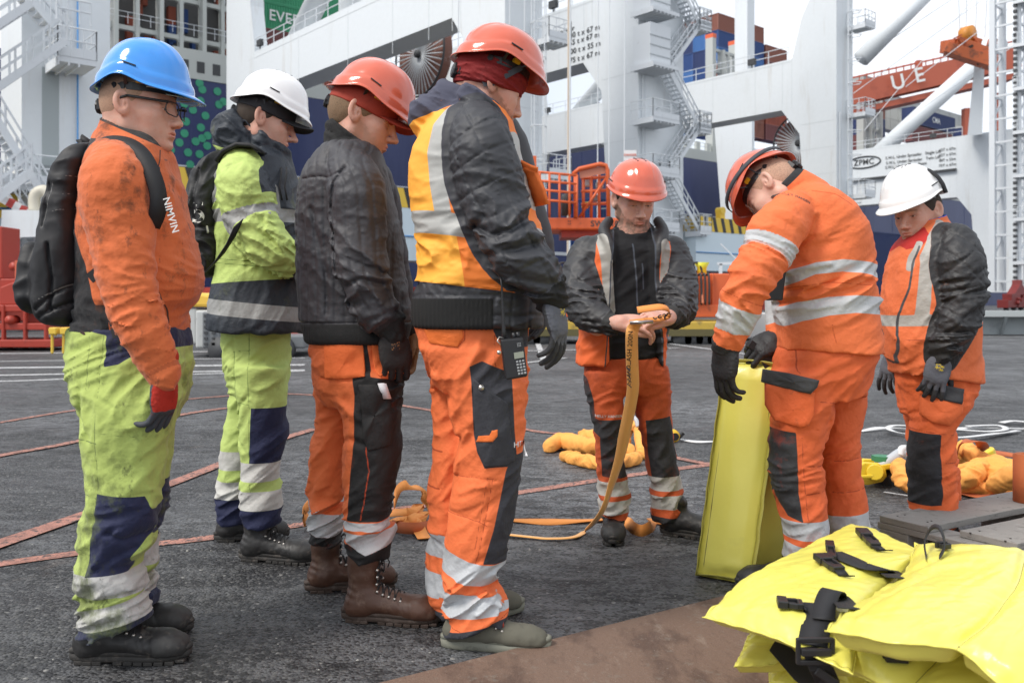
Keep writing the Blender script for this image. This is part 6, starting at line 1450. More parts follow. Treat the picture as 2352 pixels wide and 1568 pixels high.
    def ga(V, q): 
        m = np.minimum(np.minimum(q[:,2]-.008, .014-np.abs(q[:,0]-.028)), .013-np.abs(q[:,1]+.002)); return {'print': np.minimum(m, noise3(q*np.array((220,420,1),np.float32))*.01-.0018)}
    glove(root, 'glove', W(903,770,2.86), (.10,.02,-1), (.35,-.95,0), gm, (30,38,28), side=1, attrs=ga, thumb=(18,22,15), s=1.08)
    glove(root, 'glove', W(930,760,3.25), (.05,.02,-1), (.35,.95,0), gm, (30,38,28), side=-1, s=1.08)
    pr = empty('paper_roll', W(880,895,2.86)); tag(pr, 'white rolled paper sticking out of the thigh pocket of the man in charcoal quilted jacket', 'paper')
    mb = MB(); a = Vector(W(876,880,2.855)); b_ = Vector(W(888,915,2.875)); d = (b_-a).normalized(); n = 18; vs = []
    for k in range(30):
        an = k*.45; rr = .004+.0004*k
        for p in (a, b_): vs.append(p+Vector((math.cos(an)*rr, math.sin(an)*rr, 0)))
    mb.add(vs, [(2*i, 2*i+1, 2*i+3, 2*i+2) for i in range(29)]); o = mb.build('paper', mat('white_paper', (.80,.79,.82), .6), pr, True)
    md = o.modifiers.new('t', 'SOLIDIFY'); md.thickness = .0006
build_p2(); build_p3()
# ================================================================ persons 4 to 7
def quilt(P, ang, sp, ax0=0., dep=.0045, w=.0045, warp=.012):
    """diamond stitch lines on the x-z plane"""
    o = np.zeros(len(P), np.float32); n = warp*noise3(P*5.)
    for a in ang:
        u = P[:,0]*math.cos(a)+P[:,2]*math.sin(a)+n+ax0; g = np.abs(((u/sp) % 1)-.5)*sp; g = sp/2-g; o = np.maximum(o, dep*np.exp(-(g/w)**2))
    return o
GREYG = lambda: mat('grey_knit_glove', (.10,.105,.125), .8, over=[('grip', (.035,.036,.04), .75), ('print', (.60,.45,.03), .7)], bump=[(700,.5,.0008)])
def glove_attr(pr=True, y0=.0):
    def ga(V, q):
        m = np.minimum(np.minimum(q[:,2]-.006, .017-np.abs(q[:,0]-.030)), .016-np.abs(q[:,1]-y0))
        return {'grip': np.maximum(-.003-q[:,2], q[:,0]-.120)+.002*noise3(V*60), 'print': np.minimum(m, noise3(q*np.array((150,420,1),np.float32))*.012+.0002) if pr else np.full(len(V), -.05)}
    return ga
def build_p4():
    Y = 2.82; root = person('tall bearded man in orange vest with sunlit back painted yellow, dark red beanie under hard hat', (W(1090,0,Y)[0], Y))
    HM = frame(W(1122, 200, Y), 20, 21, 2, 1.05)
    make_body(root, 4, HM, dict(open=.003, jaw=1.15, beard=1, nose=.98), ((.62,.34,.26),.5), (.17,.10,.06), neck=rowsp([(1098,232,Y,.07),(1085,270,Y,.08),(1080,330,Y,.11)]))
    ball_cap(root, HM, (.20,.006,.006), knit=True, low=-.005, name='beanie')
    helmet(root, frame(W(1132, 190, Y), 18, 15, 2, 1.02), mats['helmet_red'], peak=.018, arch=.022, top=.126, strap=True)
    tor = loft(Y, [(262,1010,1150,.14),(285,985,1172,.185),(320,962,1186,.205),(360,944,1194,.212),(400,939,1202,.215),(470,944,1222,.22),(530,954,1240,.225),(590,962,1252,.225),(640,958,1254,.222),(680,944,1250,.22),(720,940,1250,.215),(752,945,1252,.212)])
    hood = rowsp([(1080,262,Y,.105),(1060,290,Y,.115),(1050,318,Y,.10)])
    Yn = 2.60; arm = rowsp([(1096,285,Yn+.06,.070),(1106,330,Yn,.090),(1120,400,Yn,.100),(1140,470,Yn-.01,.092),(1164,540,Yn-.03,.086),(1200,595,Yn-.03,.076),(1238,638,Yn-.02,.062),(1268,684,Yn,.041)])
    Yf = 3.05; arf = rowsp([(1120,285,Yf-.06,.075),(1150,340,Yf,.095),(1190,470,Yf,.085),(1225,560,Yf,.07),(1240,640,Yf,.05)])
    def f(P):
        d = vl(P, tor, 2.4); da, T = chain(P, arm, .95, 3, True); df = chain(P, arf, .95, 3)
        vest = P[:,2] > (Z(648,Y)-(P[:,0]-W(962,0,Y)[0])*.10)
        w = env(P[:,2], [(Z(640,Y),1.),(Z(580,Y),1.6),(Z(520,Y),1.),(Z(400,Y),.35),(Z(300,Y),.3)])
        d += np.where(vest, .0060*w*billow(rotv(P,.15), (4,4,17), 91, .8), 0)
        q2 = quilt(P, (0., 1.57), .052, 0, .0035, .004)
        rib = (P[:,2] < Z(683,Y)) & (P[:,0] < W(1136,0,Y)[0])
        d += np.where(vest, -.006, np.where(rib, -.001+.0010*np.sin(P[:,0]*1000), q2+.004*billow(P, (14,12,18), 92)))
        e = env(T, [(0,.3),(.18,.5),(.30,1.2),(.40,1.8),(.55,1.5),(.7,.4)])
        da += .0066*e*billow(rotv(P,-.45), (6,5,15), 93, 1.)+.0020*billow(P, (24,20,36), 94, .7)+quilt(P, (.45, -1.12), .082, .01, .0042, .0036)*np.clip((.62-T)*12, 0, 1)
        da += creases(P, [([(1090,515),(1130,540),(1175,528),(1215,500)],2.5,.010,.012),([(1120,585),(1170,575),(1230,560)],2.5,.010,.008)])
        cuff = np.clip((T-(T.max()-.055))*300, 0, 1); da = da-.003*cuff+.0007*np.sin(T*2200)*cuff
        d = smin(d, df, .02); d = smin(d, da, .008)
        c = chain(P, hood, 1.05); c = smin(c, ell(P, W(988,268,Y), (.065,.12,.062)), .06); c = smin(c, ell(P, W(1050,222,Y), (.06,.10,.055)), .05)
        c = smin(c, chain(P, rowsp([(1068,215,Y-.115,.026),(1100,236,Y-.12,.028),(1134,262,Y-.09,.026),(1158,292,Y-.04,.022)]), 1.), .02)
        rim = Z(200,Y)-(P[:,0]-W(1050,0,Y)[0])*.45; c = smax(c, P[:,2]-rim, .012)
        c = smax(c, -smax(chain(P, rowsp([(1100,215,Y,.088),(1090,262,Y,.085)]), 1.), -(P[:,2]-(rim-.06)), .004), .006)
        c += .009*billow(rotv(P,-.5), (5,5,20), 96, .9)
        return smin(d, c, .012)
    def at(V):
        a = {}; da, T = chain(V, arm, .95, 3, True); df = chain(V, arf, .95, 3)
        vb = V[:,2]-(Z(648,Y)-(V[:,0]-W(962,0,Y)[0])*.12)
        ch = np.minimum(chain(V, hood, 1.05), np.minimum(ell(V, W(988,268,Y), (.065,.12,.062)), ell(V, W(1050,222,Y), (.06,.10,.055))))
        hd = np.minimum(.020-ch, V[:,2]-(Z(278,Y)-(V[:,0]-W(1000,0,Y)[0])*.25*-1))
        hd = np.maximum(hd, V[:,2]-Z(250,Y)-.0)
        arm_ = np.maximum(.018-da, .018-df); a['hood'] = np.minimum(hd, -np.minimum(arm_, .01)-.001)
        a['yel'] = np.minimum(np.minimum(vb, -arm_), polyd(V, [(930,200),(1016,240),(1040,262),(1030,330),(1024,420),(1050,540),(1075,720),(900,720)], 2.6)+.02*noise3(V*3.))  # brighter yellow stands in for light falling on the vest's back
        a['nylon'] = np.maximum(arm_, -vb)
        b1 = bnd(V, Y, 492, 540, .14, 955)
        g = np.maximum(b1, np.maximum(lined(V, [(1046,246),(1012,290),(1000,350),(1006,420),(1020,500)], 2.62, .024), lined(V, [(1186,330),(1206,400),(1226,470)], 2.8, .022)))
        a['grey'] = np.minimum(np.minimum(g, vb), -arm_-.0)
        a['grey'] = np.minimum(a['grey'], -a['hood'])
        a['pipe'] = np.maximum(.004-np.abs(arm_+.003), .0025-np.abs(vb+.001))
        a['rib'] = np.maximum(np.minimum(np.minimum(Z(686,Y)-V[:,2], W(1136,0,Y)[0]-V[:,0]), -arm_), np.where(da < .02, T-T.max()+.055, -.05))
        return a
    mt = mat('vest_and_jacket', (.84,.21,.03), .72, over=[('yel', (.98,.44,.055), .7), ('grey', (.40,.40,.38), .5), ('nylon', (.036,.037,.043), .6), ('hood', (.070,.072,.105), .9), ('pipe', (.04,.04,.05), .7), ('rib', (.012,.012,.012), .9)],
             dirt=[((.35,.10,.03), 8, .64, .3)], bump=[(900,.2,.0004),(40,.3,.003)])
    ja = garment(root, 'vest_jacket', f, bounds(tor, hood, arm, arf, pad=.08), mt, at, .0042)
    mo = mat('orange_flap_cloth', (.80,.17,.03), .75, bump=WV)
    mb = MB(); o = [Vector(W(x, y, 2.76)) for x, y in ((1196,388),(1214,398),(1232,440),(1243,472))]; mb.ribbon(o, [Vector((.016,-.03,0)), Vector((.022,-.03,0)), Vector((.022,-.03,0)), Vector((.018,-.03,0))], .014); mb.ribbon([Vector(W(1190,378,2.76)), Vector(W(1218,392,2.74)), Vector(W(1235,398,2.74))], [Vector((0,-.02,.012))]*3, .008)
    mb.build('chest_pocket', mo, root, True)
    YN, YF = 2.74, 2.93
    pel = loft(Y, [(738,945,1214,.185),(760,950,1213,.19),(800,962,1211,.185),(850,980,1208,.17),(890,990,1204,.14)])
    nl = loft(YN, [(800,970,1212,.11),(848,1000,1211,.115),(900,1024,1210,.115),(947,1036,1206,.112),(998,1052,1202,.108),(1034,1052,1199,.106),(1078,1046,1194,.104),(1120,1040,1188,.102),(1165,1034,1180,.102),(1224,1026,1168,.100),(1280,1018,1158,.098),(1331,1016,1134,.096),(1350,1018,1142,.098),(1375,1020,1158,.102),(1402,1021,1166,.104),(1446,1022,1166,.10)])
    fl = loft(YF, [(848,985,1120,.11),(904,988,1110,.11),(1026,994,1110,.105),(1105,984,1100,.102),(1185,982,1092,.10),(1248,980,1085,.098),(1300,983,1080,.098),(1383,982,1085,.096),(1398,982,1085,.094)])
    def f2(P):
        d = vl(P, pel, 2.3); a = vl(P, nl, 2.2); b_ = vl(P, fl, 2.2); hz = Z(1446,YN)+(P[:,0]-W(1022,0,YN)[0])*.25; a = smax(a, hz-P[:,2], .004)
        d = smin(smin(d, a, .03), b_, .012)
        w = env(P[:,2], [(Z(1440,YN),1.6),(Z(1330,YN),2.2),(Z(1250,YN),1.),(Z(1150,YN),1.1),(Z(1000,YN),.9),(Z(850,Y),1.3),(Z(760,Y),.4)])
        d += .0062*w*billow(rotv(P, .6), (5,5,12), 101, .9)+.0035*soft(P, (9,8,5), 102)
        d += creases(P, [([(1028,1165),(1080,1172),(1130,1182)],YN,.004,.003),([(1040,1085),(1090,1082),(1150,1090)],YN,.004,.003),([(1130,1080),(1120,1160),(1108,1230),(1100,1275)],YN,.004,.003)])
        d -= creases(P, [([(1000,860),(1030,920),(1050,990)],YN,.014,.010),([(1105,800),(1060,860),(1048,930)],YN,.016,.008),([(1075,985),(1058,1020),(1046,1078)],YN,.010,.008),([(1060,1120),(1090,1105),(1120,1100)],YN,.010,.006),([(1020,1320),(1070,1345),(1120,1338)],YN,.008,.009),([(1100,1385),(1130,1362),(1155,1372)],YN,.008,.009)], 2.84)
        return d
    def at2(V):
        near = V[:,1] < 2.835; a = {}
        gn = np.maximum(polyd(V, [(990,1244),(1026,1250),(1080,1270),(1130,1280),(1200,1284),(1200,1335),(1133,1331),(1080,1322),(1040,1310),(990,1294)], YN), polyd(V, [(990,1338),(1060,1343),(1100,1348),(1140,1350),(1158,1375),(1180,1376),(1180,1386),(1130,1390),(1060,1397),(990,1394)], YN))
        gf = np.maximum(bnd(V, YF, 1212, 1266), bnd(V, YF, 1301, 1353)); a['grey'] = np.where(near, gn, gf)
        dk = np.maximum(polyd(V, [(1079,841),(1107,829),(1160,852),(1176,870),(1180,940),(1182,990),(1188,1062),(1165,1074),(1140,1074),(1113,1076),(1096,1040),(1088,1000),(1085,930),(1083,880)], 2.63), np.maximum(polyd(V, [(1176,1034),(1216,1034),(1216,1280),(1157,1282),(1112,1274),(1135,1200),(1150,1130),(1162,1070)], YN), polyd(V, [(1125,740),(1215,740),(1215,800),(1170,800),(1140,776)], 2.63)))
        hm = np.where(near, np.minimum((Z(1446,YN)+(V[:,0]-W(1022,0,YN)[0])*.25+.014)-V[:,2], .05), bnd(V, YF, 1384, 1420)); a['dark'] = np.maximum(np.where(near, dk, -.05), hm)
        st = np.maximum(lined(V, [(1030,1168),(1075,1172),(1104,1180),(1122,1190)], YN, .0014), np.maximum(lined(V, [(1044,1086),(1090,1082),(1135,1084)], YN, .0014), np.maximum(lined(V, [(1134,1082),(1120,1160),(1104,1240),(1094,1278)], YN, .0014), lined(V, [(1122,1082),(1108,1160),(1094,1240)], YN, .0014))))
        st = np.maximum(st, np.maximum(lined(V, [(975,770),(985,787),(1050,796),(1068,780),(1068,755)], 2.63, .0020), lined(V, [(1136,770),(1136,830),(1140,845)], 2.63, .0016)))
        st = np.maximum(st, lined(V, [(1025,1418),(1080,1428),(1120,1420),(1166,1392)], YN, .0016))
        a['stitch'] = np.minimum(np.where(near, st, np.maximum(bnd(V, YF, 1024, 1028), bnd(V, YF, 1106, 1110))), .0005-np.maximum(a['dark'], a['grey']))
        return a
    mt2 = mat('orange_trousers', (.78,.165,.048), .8, over=[('stitch', (.42,.07,.02), .9), ('grey', (.46,.48,.50), .5), ('dark', (.034,.035,.044), .8)], dirt=[((.35,.06,.015), 5, .62, .3)], bump=WV)
    tr_ = garment(root, 'trousers', f2, bounds(pel, nl, fl), mt2, at2, .0044); bv = bvh_of(tr_)
    mg = mat('grey_pocket_cloth', (.036,.037,.045), .8, bump=WV)
    patch([(1086,868),(1166,926),(1174,1000),(1184,1062),(1165,1072),(1113,1074),(1097,1040),(1090,990)], 2.62, mg, 'leg_pocket', .007, tr_, bv)
    patch([(1092,1003),(1128,1000),(1130,989),(1143,987),(1143,1002),(1132,1015),(1092,1017)], 2.61, mo, 'pocket_loop', .010, tr_, bv)
    patch([(972,757),(1062,754),(1066,772),(1052,796),(985,788)], 2.66, mo, 'pocket_flap', .005, tr_, bv)
    p = bv.ray_cast(Vector(W(1099,908,2.4)), Vector((0,1,0)))[0]; mb = MB(); mb.tube([Vector((p.x, p.y+.002, p.z)), Vector((p.x, p.y-.012, p.z))], .0085, 14); mb.build('snap_button', mats['metal'], tr_, True)
    text_on('HEL', .022, plane_facing(W(1196,1043,2.5), (1,.0,0)), mat('white_print', (.7,.7,.7), .7), tr_, 'lettering', bv)
    M = Matrix.Translation((W(1018,0,YN)[0]-.002, YN-.02, 0)) @ Matrix.Rotation(R(-9), 4, 'Z'); boot(root, M, shoe_grey, rubber_grey, mats['red_lace'], .325, low=True, tread=False, eyelet=mats['metal'])
    M = Matrix.Translation((W(978,0,YF)[0]+.01, YF+.03, 0)) @ Matrix.Rotation(R(10), 4, 'Z'); boot(root, M, shoe_grey, rubber_grey, mats['red_lace'], .31, low=True, tread=False, eyelet=mats['metal'])
    gm = GREYG()
    glove(root, 'glove', W(1266,688,2.60), (.24,.0,-1), (.95,-.42,0), gm, (18,20,16), side=1, attrs=glove_attr(), thumb=(8,12,8), tdir=(.92,.34,-.25), s=1.13)
    glove(root, 'glove', W(1238,650,3.05), (.1,.0,-1), (.9,.35,0), gm, (18,20,16), side=-1, attrs=glove_attr(), s=1.10)
    # radio on the hip
    rd = empty('two_way_radio', W(1190,876,2.58)); tag(rd, 'black two-way radio with keypad on the hip of the tall man in the vest', 'radio')
    a = Vector(W(1161,872,2.55)); X = Vector((.985,.10,.17)).normalized(); U = Vector((.10,0,.99)); U = (U-X*U.dot(X)).normalized(); N_ = X.cross(U).normalized()
    if N_.y > 0: N_ = -N_
    def RM(u, v, w): return a+X*u+U*v+N_*w
    mb = MB(); mb.hexa([RM(0,0,-.02), RM(.062,0,-.02), RM(.062,0,.02), RM(0,0,.02), RM(.003,.115,-.018), RM(.068,.110,-.018), RM(.068,.110,.018), RM(.003,.115,.018)])
    o = mb.build('radio_body', mats['black_plastic'], rd, False, .006, 3)
    mb = MB(); mb.hexa([RM(.033,.055,.017), RM(.060,.055,.017), RM(.060,.055,.0225), RM(.033,.055,.0225), RM(.034,.072,.017), RM(.061,.072,.017), RM(.061,.072,.0225), RM(.034,.072,.0225)]); mb.build('screen', mat('lcd_grey', (.30,.32,.26), .3), rd)
    for i in range(3):
        for j in range(5):
            mb = MB(); u, v = .036+i*.0085, .010+j*.0085; mb.hexa([RM(u,v,.019), RM(u+.0058,v,.019), RM(u+.0058,v,.0228), RM(u,v,.0228), RM(u,v+.005,.019), RM(u+.0058,v+.005,.019), RM(u+.0058,v+.005,.0228), RM(u,v+.005,.0228)])
            mb.build('key', mats['key'], rd)
    mb = MB()
    for k in range(9): mb.tube([RM(.046+.004*(k % 3)+.002, .088+.004*(k//3), .019), RM(.046+.004*(k % 3)+.002, .088+.004*(k//3), .0225)], .0013, 6)
    mb.build('speaker_grille', mats['key'], rd)
    for u in (.044, .056): mb = MB(); mb.tube([RM(u,.108,0), RM(u,.126,0)], .0055, 12); mb.build('knob', mats['black_plastic'], rd, True)
    mb = MB(); mb.tube([RM(.016,.110,0), RM(.018,.135,0), RM(.026,.200,0), RM(.034,.262,0), RM(.036,.285,0)], [.0075,.0062,.0042,.0030,.0040], 10); mb.build('antenna', mats['black_plastic'], rd, True)
    mb = MB(); mb.tube([RM(.004,.098,.012), RM(-.006,.112,.014), RM(.002,.122,.010), RM(.014,.116,.008)], .0022, 6); mb.tube([RM(-.006,.080,.012), RM(-.006,.080,.018)], .006, 12); mb.build('clip', mats['metal'], rd, True)
mats['key'] = mat('pale_key', (.35,.36,.37), .5)
def leg_pants(root, Y, pel, legs, mt, at, seeds, wl, h=.0055, pre=None, ang=.5, amp=.0058):
    L_ = [loft(Yl, r_) for Yl, r_ in legs]
    def f2(P):
        d = vl(P, pel, 2.3)
        for l in L_: d = smin(d, vl(P, l, 2.2), .016)
        w = env(P[:,2], [(Z(y, Y), a) for y, a in wl])
        d += amp*w*billow(rotv(P, ang), (6,5,14), seeds, .9)+.0035*soft(P, (11,9,6), seeds+1)
        return d+(pre(P) if pre else 0)
    return garment(root, 'trousers', f2, bounds(pel, *L_), mt, at, h)
def build_p5():
    Y = 4.02; root = person('bearded man facing us, reading the orange strap in his bare hands', (W(1450,0,Y)[0], Y))
    HM = frame(W(1457, 461, Y), -80, 19, 0, 1.08)
    hl = hframe(W(1418,740,3.66), (.80,-.30,-.02), (-.15,-.55,.8), 1.06); hr = hframe(W(1540,728,3.68), (-.75,-.42,.05), (.15,-.55,.8), 1.06)
    rl = hand_rows(hl, (30,42,30), 1.05, (20,20,15), 3, -1, (.75,.55,-.1)); rr = hand_rows(hr, (34,46,32), 1.05, (20,20,15), 3, 1, (.75,.55,-.1))
    wl_ = [(*W(1372,748,3.80), .040), (*W(1400,744,3.72), .033), (*W(1428,740,3.64), .028)]; wr_ = [(*W(1554,716,3.82), .036), (*W(1548,728,3.74), .032), (*W(1530,728,3.66), .028)]
    up = [(*W(1350,650,3.95), .05), wl_[0]]; ur = [(*W(1550,600,4.0), .06), (*W(1556,665,3.93), .045), wr_[0]]; ul = [(*W(1352,590,4.0), .06), up[0]]
    core = rowsp([(1455,560,4.05,.11),(1455,620,4.05,.12),(1455,700,4.05,.11)])
    sh = rowsp([(1372,572,4.05,.06),(1455,560,4.05,.06),(1535,572,4.05,.06)])
    def extra(P):
        d = np.minimum(hand_sdf(P, hl, rl, 1.05, wl_), hand_sdf(P, hr, rr, 1.05, wr_)); d = smin(d, chain(P, core), .02); d = smin(d, chain(P, sh), .02)
        for c in (up, ur, ul): d = smin(d, chain(P, c, 1., 2), .01)
        return d
    lo, hi = bounds(core, sh, up, ur, ul, wl_, wr_, *rl, *rr, pad=.02)
    make_body(root, 5, HM, dict(open=.002, beard=1, jaw=1.0), ((.64,.37,.29),.5), (.13,.075,.05), extra, .0036, lo, hi, rowsp([(1457,500,4.06,.062),(1457,540,4.08,.07)]))
    hair_cap(root, HM, (.06,.04,.03), -.03, .45)
    helmet(root, frame(W(1458, 460, Y), -80, 16, 0, 1.03), mats['helmet_red'], peak=.012, arch=.015, top=.128)
    
    tor = loft(Y, [(524,1418,1500,.10,.04),(545,1360,1545,.12,.03),(575,1338,1560,.135),(640,1334,1560,.145),(700,1336,1552,.15),(760,1330,1540,.16),(800,1328,1534,.165),(838,1328,1530,.165)])
    al = rowsp([(1352,585,4.02,.085),(1336,640,3.98,.092),(1338,690,3.90,.088),(1364,726,3.80,.070),(1398,742,3.74,.052),(1416,742,3.69,.042)])
    ar = rowsp([(1540,585,4.02,.085),(1554,640,3.98,.088),(1556,685,3.90,.086),(1556,712,3.84,.070),(1550,726,3.76,.052),(1543,730,3.71,.042)])
    def open_(P, e=0.):            # the V of the open jacket
        return polyd(P, [(1418,500),(1500,500),(1506,560),(1506,640),(1512,720),(1524,780),(1528,880),(1386,880),(1394,780),(1400,700),(1404,600)], 3.88)+e
    def f(P):
        d = vl(P, tor, 2.5); dl, Tl = chain(P, al, 1., 3, True); dr, Tr = chain(P, ar, 1., 3, True)
        fr = (P[:,1] < Y-.02); o = open_(P); vd = smax(d, -(-vl(P, tor, 2.5)-.030), .002)
        d += .0055*billow(rotv(P,.4), (6,6,13), 111)
        cut = np.where(fr, o, -.05); d2 = smax(d, np.minimum(cut, .1), .004) if False else np.where(fr & (o > 0), d+np.clip(o*1.2, 0, .030), d)
        a = np.minimum(dl, dr); T = np.where(dl < dr, Tl, Tr)
        a += .0072*env(T, [(0,.4),(.15,1.),(.3,1.6),(.45,1.2),(.6,.5)])*billow(rotv(P,.0), (9,7,22), 112, .9)+quilt(P, (.8,-.8), .10, 0, .0035, .004)
        d = smin(d2, a, .012)
        c = chain(P, rowsp([(1455,520,Y+.03,.078),(1455,548,Y+.02,.10)]), 1.); c = smax(c, P[:,2]-Z(520,Y)-(P[:,1]-Y)*.50, .006)
        lap = np.minimum(chain(P, rowsp([(1398,508,Y+.02,.022),(1386,530,Y-.06,.024),(1400,560,Y-.12,.020),(1408,600,Y-.13,.012)]), 1.), chain(P, rowsp([(1512,508,Y+.02,.022),(1524,532,Y-.06,.024),(1516,562,Y-.12,.022),(1510,605,Y-.13,.012)]), 1.))
        d = smin(d, lap, .018)
        return smin(d, c+.003*billow(P, (12,12,30), 113), .01)
    def at(V):
        a = {}; dl, Tl = chain(V, al, 1., 3, True); dr, Tr = chain(V, ar, 1., 3, True); fr = V[:,1] < Y-.02; o = np.where(fr, open_(V), -.05)
        arm_ = .010-np.minimum(dl, dr)
        vz = polyd(V, [(1372,552),(1390,540),(1394,600),(1402,700),(1396,760),(1400,860),(1310,860),(1320,740),(1400,735),(1392,680),(1378,640),(1366,600)], 3.9)
        vz2 = polyd(V, [(1520,555),(1545,552),(1540,600),(1528,680),(1519,710),(1534,760),(1540,850),(1524,850),(1526,780),(1514,720),(1514,600)], 3.9)
        back = np.where(V[:,1] > Y-.02, .05, -.05)
        a['orange'] = np.minimum(np.maximum(np.maximum(vz, vz2), np.minimum(back, Z(560,Y)-V[:,2])), -arm_)
        a['orange'] = np.maximum(a['orange'], np.where(arm_ < 0, polyd(V, [(1310,735),(1395,760),(1386,840),(1318,840)], 3.85), -.05))
        a['grey'] = np.minimum(np.maximum(lined(V, [(1384,548),(1394,600),(1399,680),(1402,712)], 3.88, .024), lined(V, [(1531,560),(1530,610),(1526,680)], 3.88, .022)), np.where(arm_ > 0, -.01, .05))
        a['black'] = np.maximum(o-.004, V[:,2]-Z(534,Y)-np.where(np.abs(V[:,0]-W(1456,0,Y)[0]) < .085, 0, .2)); a['zip'] = np.where(fr, np.maximum(np.maximum(lined(V, [(1455,560),(1462,640),(1466,740)], 3.9, .0035), lined(V, [(1476,605),(1479,665)], 3.9, .003)), .003-np.abs(open_(V))), -.05)
        a['zip'] = np.minimum(a['zip'], -arm_)
        arm_ = arm_+.008; a['rib'] = np.where(dl < dr, Tl-Tl.max()+.035, Tr-Tr.max()+.035); a['rib'] = np.where(arm_ > -.01, a['rib'], -.05)
        return a
    mt = mat('open_work_jacket', (.030,.030,.033), .55, over=[('black', (.008,.008,.010), .9), ('orange', (.82,.15,.035), .75), ('grey', (.34,.33,.30), .5), ('rib', (.03,.03,.03), .9), ('zip', (.05,.06,.08), .5)], dirt=[((.30,.09,.04), 14, .68, .4)], bump=[(900,.2,.0004),(40,.3,.003)])
    garment(root, 'jacket', f, bounds(tor, al, ar, pad=.07), mt, at, .0055)
    YL = Y
    pel = loft(Y, [(818,1340,1524,.135),(850,1343,1532,.135),(880,1345,1538,.13),(905,1348,1541,.10)])
    def at2(V):
        a = {}; 
        a['dark'] = np.maximum(polyd(V, [(1376,964),(1434,962),(1440,1020),(1446,1098),(1384,1095),(1380,1040)], 3.9), np.maximum(polyd(V, [(1486,968),(1546,960),(1560,1040),(1570,1100),(1504,1106),(1494,1040)], 3.9), polyd(V, [(1335,850),(1350,870),(1364,920),(1368,960),(1376,964),(1380,1005),(1360,990),(1350,940)], 3.9)))
        a['dark'] = np.minimum(a['dark'], np.where(V[:,1] > Y+.02, -.01, .05)); a['dark'] = np.maximum(a['dark'], Z(1180,Y)-V[:,2])
        a['grey'] = np.maximum(bnd(V, Y, 1094, 1126, -.05, 1400), bnd(V, Y, 1137, 1168, -.05, 1400))
        return a
    mt2 = mat('rust_orange_trousers', (.50,.085,.020), .8, over=[('dark', (.026,.026,.029), .8), ('grey', (.44,.43,.40), .55)], dirt=[((.20,.03,.01), 6, .56, .4), ((.08,.05,.04), 26, .66, .5)], bump=WV)
    tr_ = leg_pants(root, Y, pel, [(3.98, [(850,1343,1452,.105),(904,1348,1436,.105),(966,1363,1434,.10),(1025,1371,1433,.095),(1065,1372,1434,.092),(1094,1375,1444,.09),(1115,1376,1444,.09),(1131,1377,1449,.092),(1160,1378,1444,.09),(1190,1386,1440,.084)]),
        (4.03, [(842,1448,1536,.105),(900,1450,1541,.105),(952,1464,1542,.10),(1000,1474,1546,.096),(1040,1482,1552,.093),(1094,1494,1564,.09),(1115,1497,1566,.09),(1138,1499,1574,.092),(1165,1501,1570,.09),(1190,1503,1566,.084)])],
        mt2, at2, 121, [(1190,1.6),(1130,1.8),(1080,1.),(1000,1.3),(930,.9),(830,.4)], .0055)
    bv = bvh_of(tr_)
    text_on('HELLY HANSEN', .016, plane_facing(W(1410,969,3.7), (1,0,0)), mat('white_print', (.6,.6,.6), .7), tr_, 'lettering', bv)
    M = Matrix.Translation((W(1420,0,3.98)[0]-.005, 4.10, 0)) @ Matrix.Rotation(R(-97), 4, 'Z'); boot(root, M, boot_black, rubber, None, .30, .14)
    M = Matrix.Translation((W(1520,0,4.03)[0], 4.02, 0)) @ Matrix.Rotation(R(-28), 4, 'Z'); boot(root, M, boot_black, rubber, None, .30, .14)
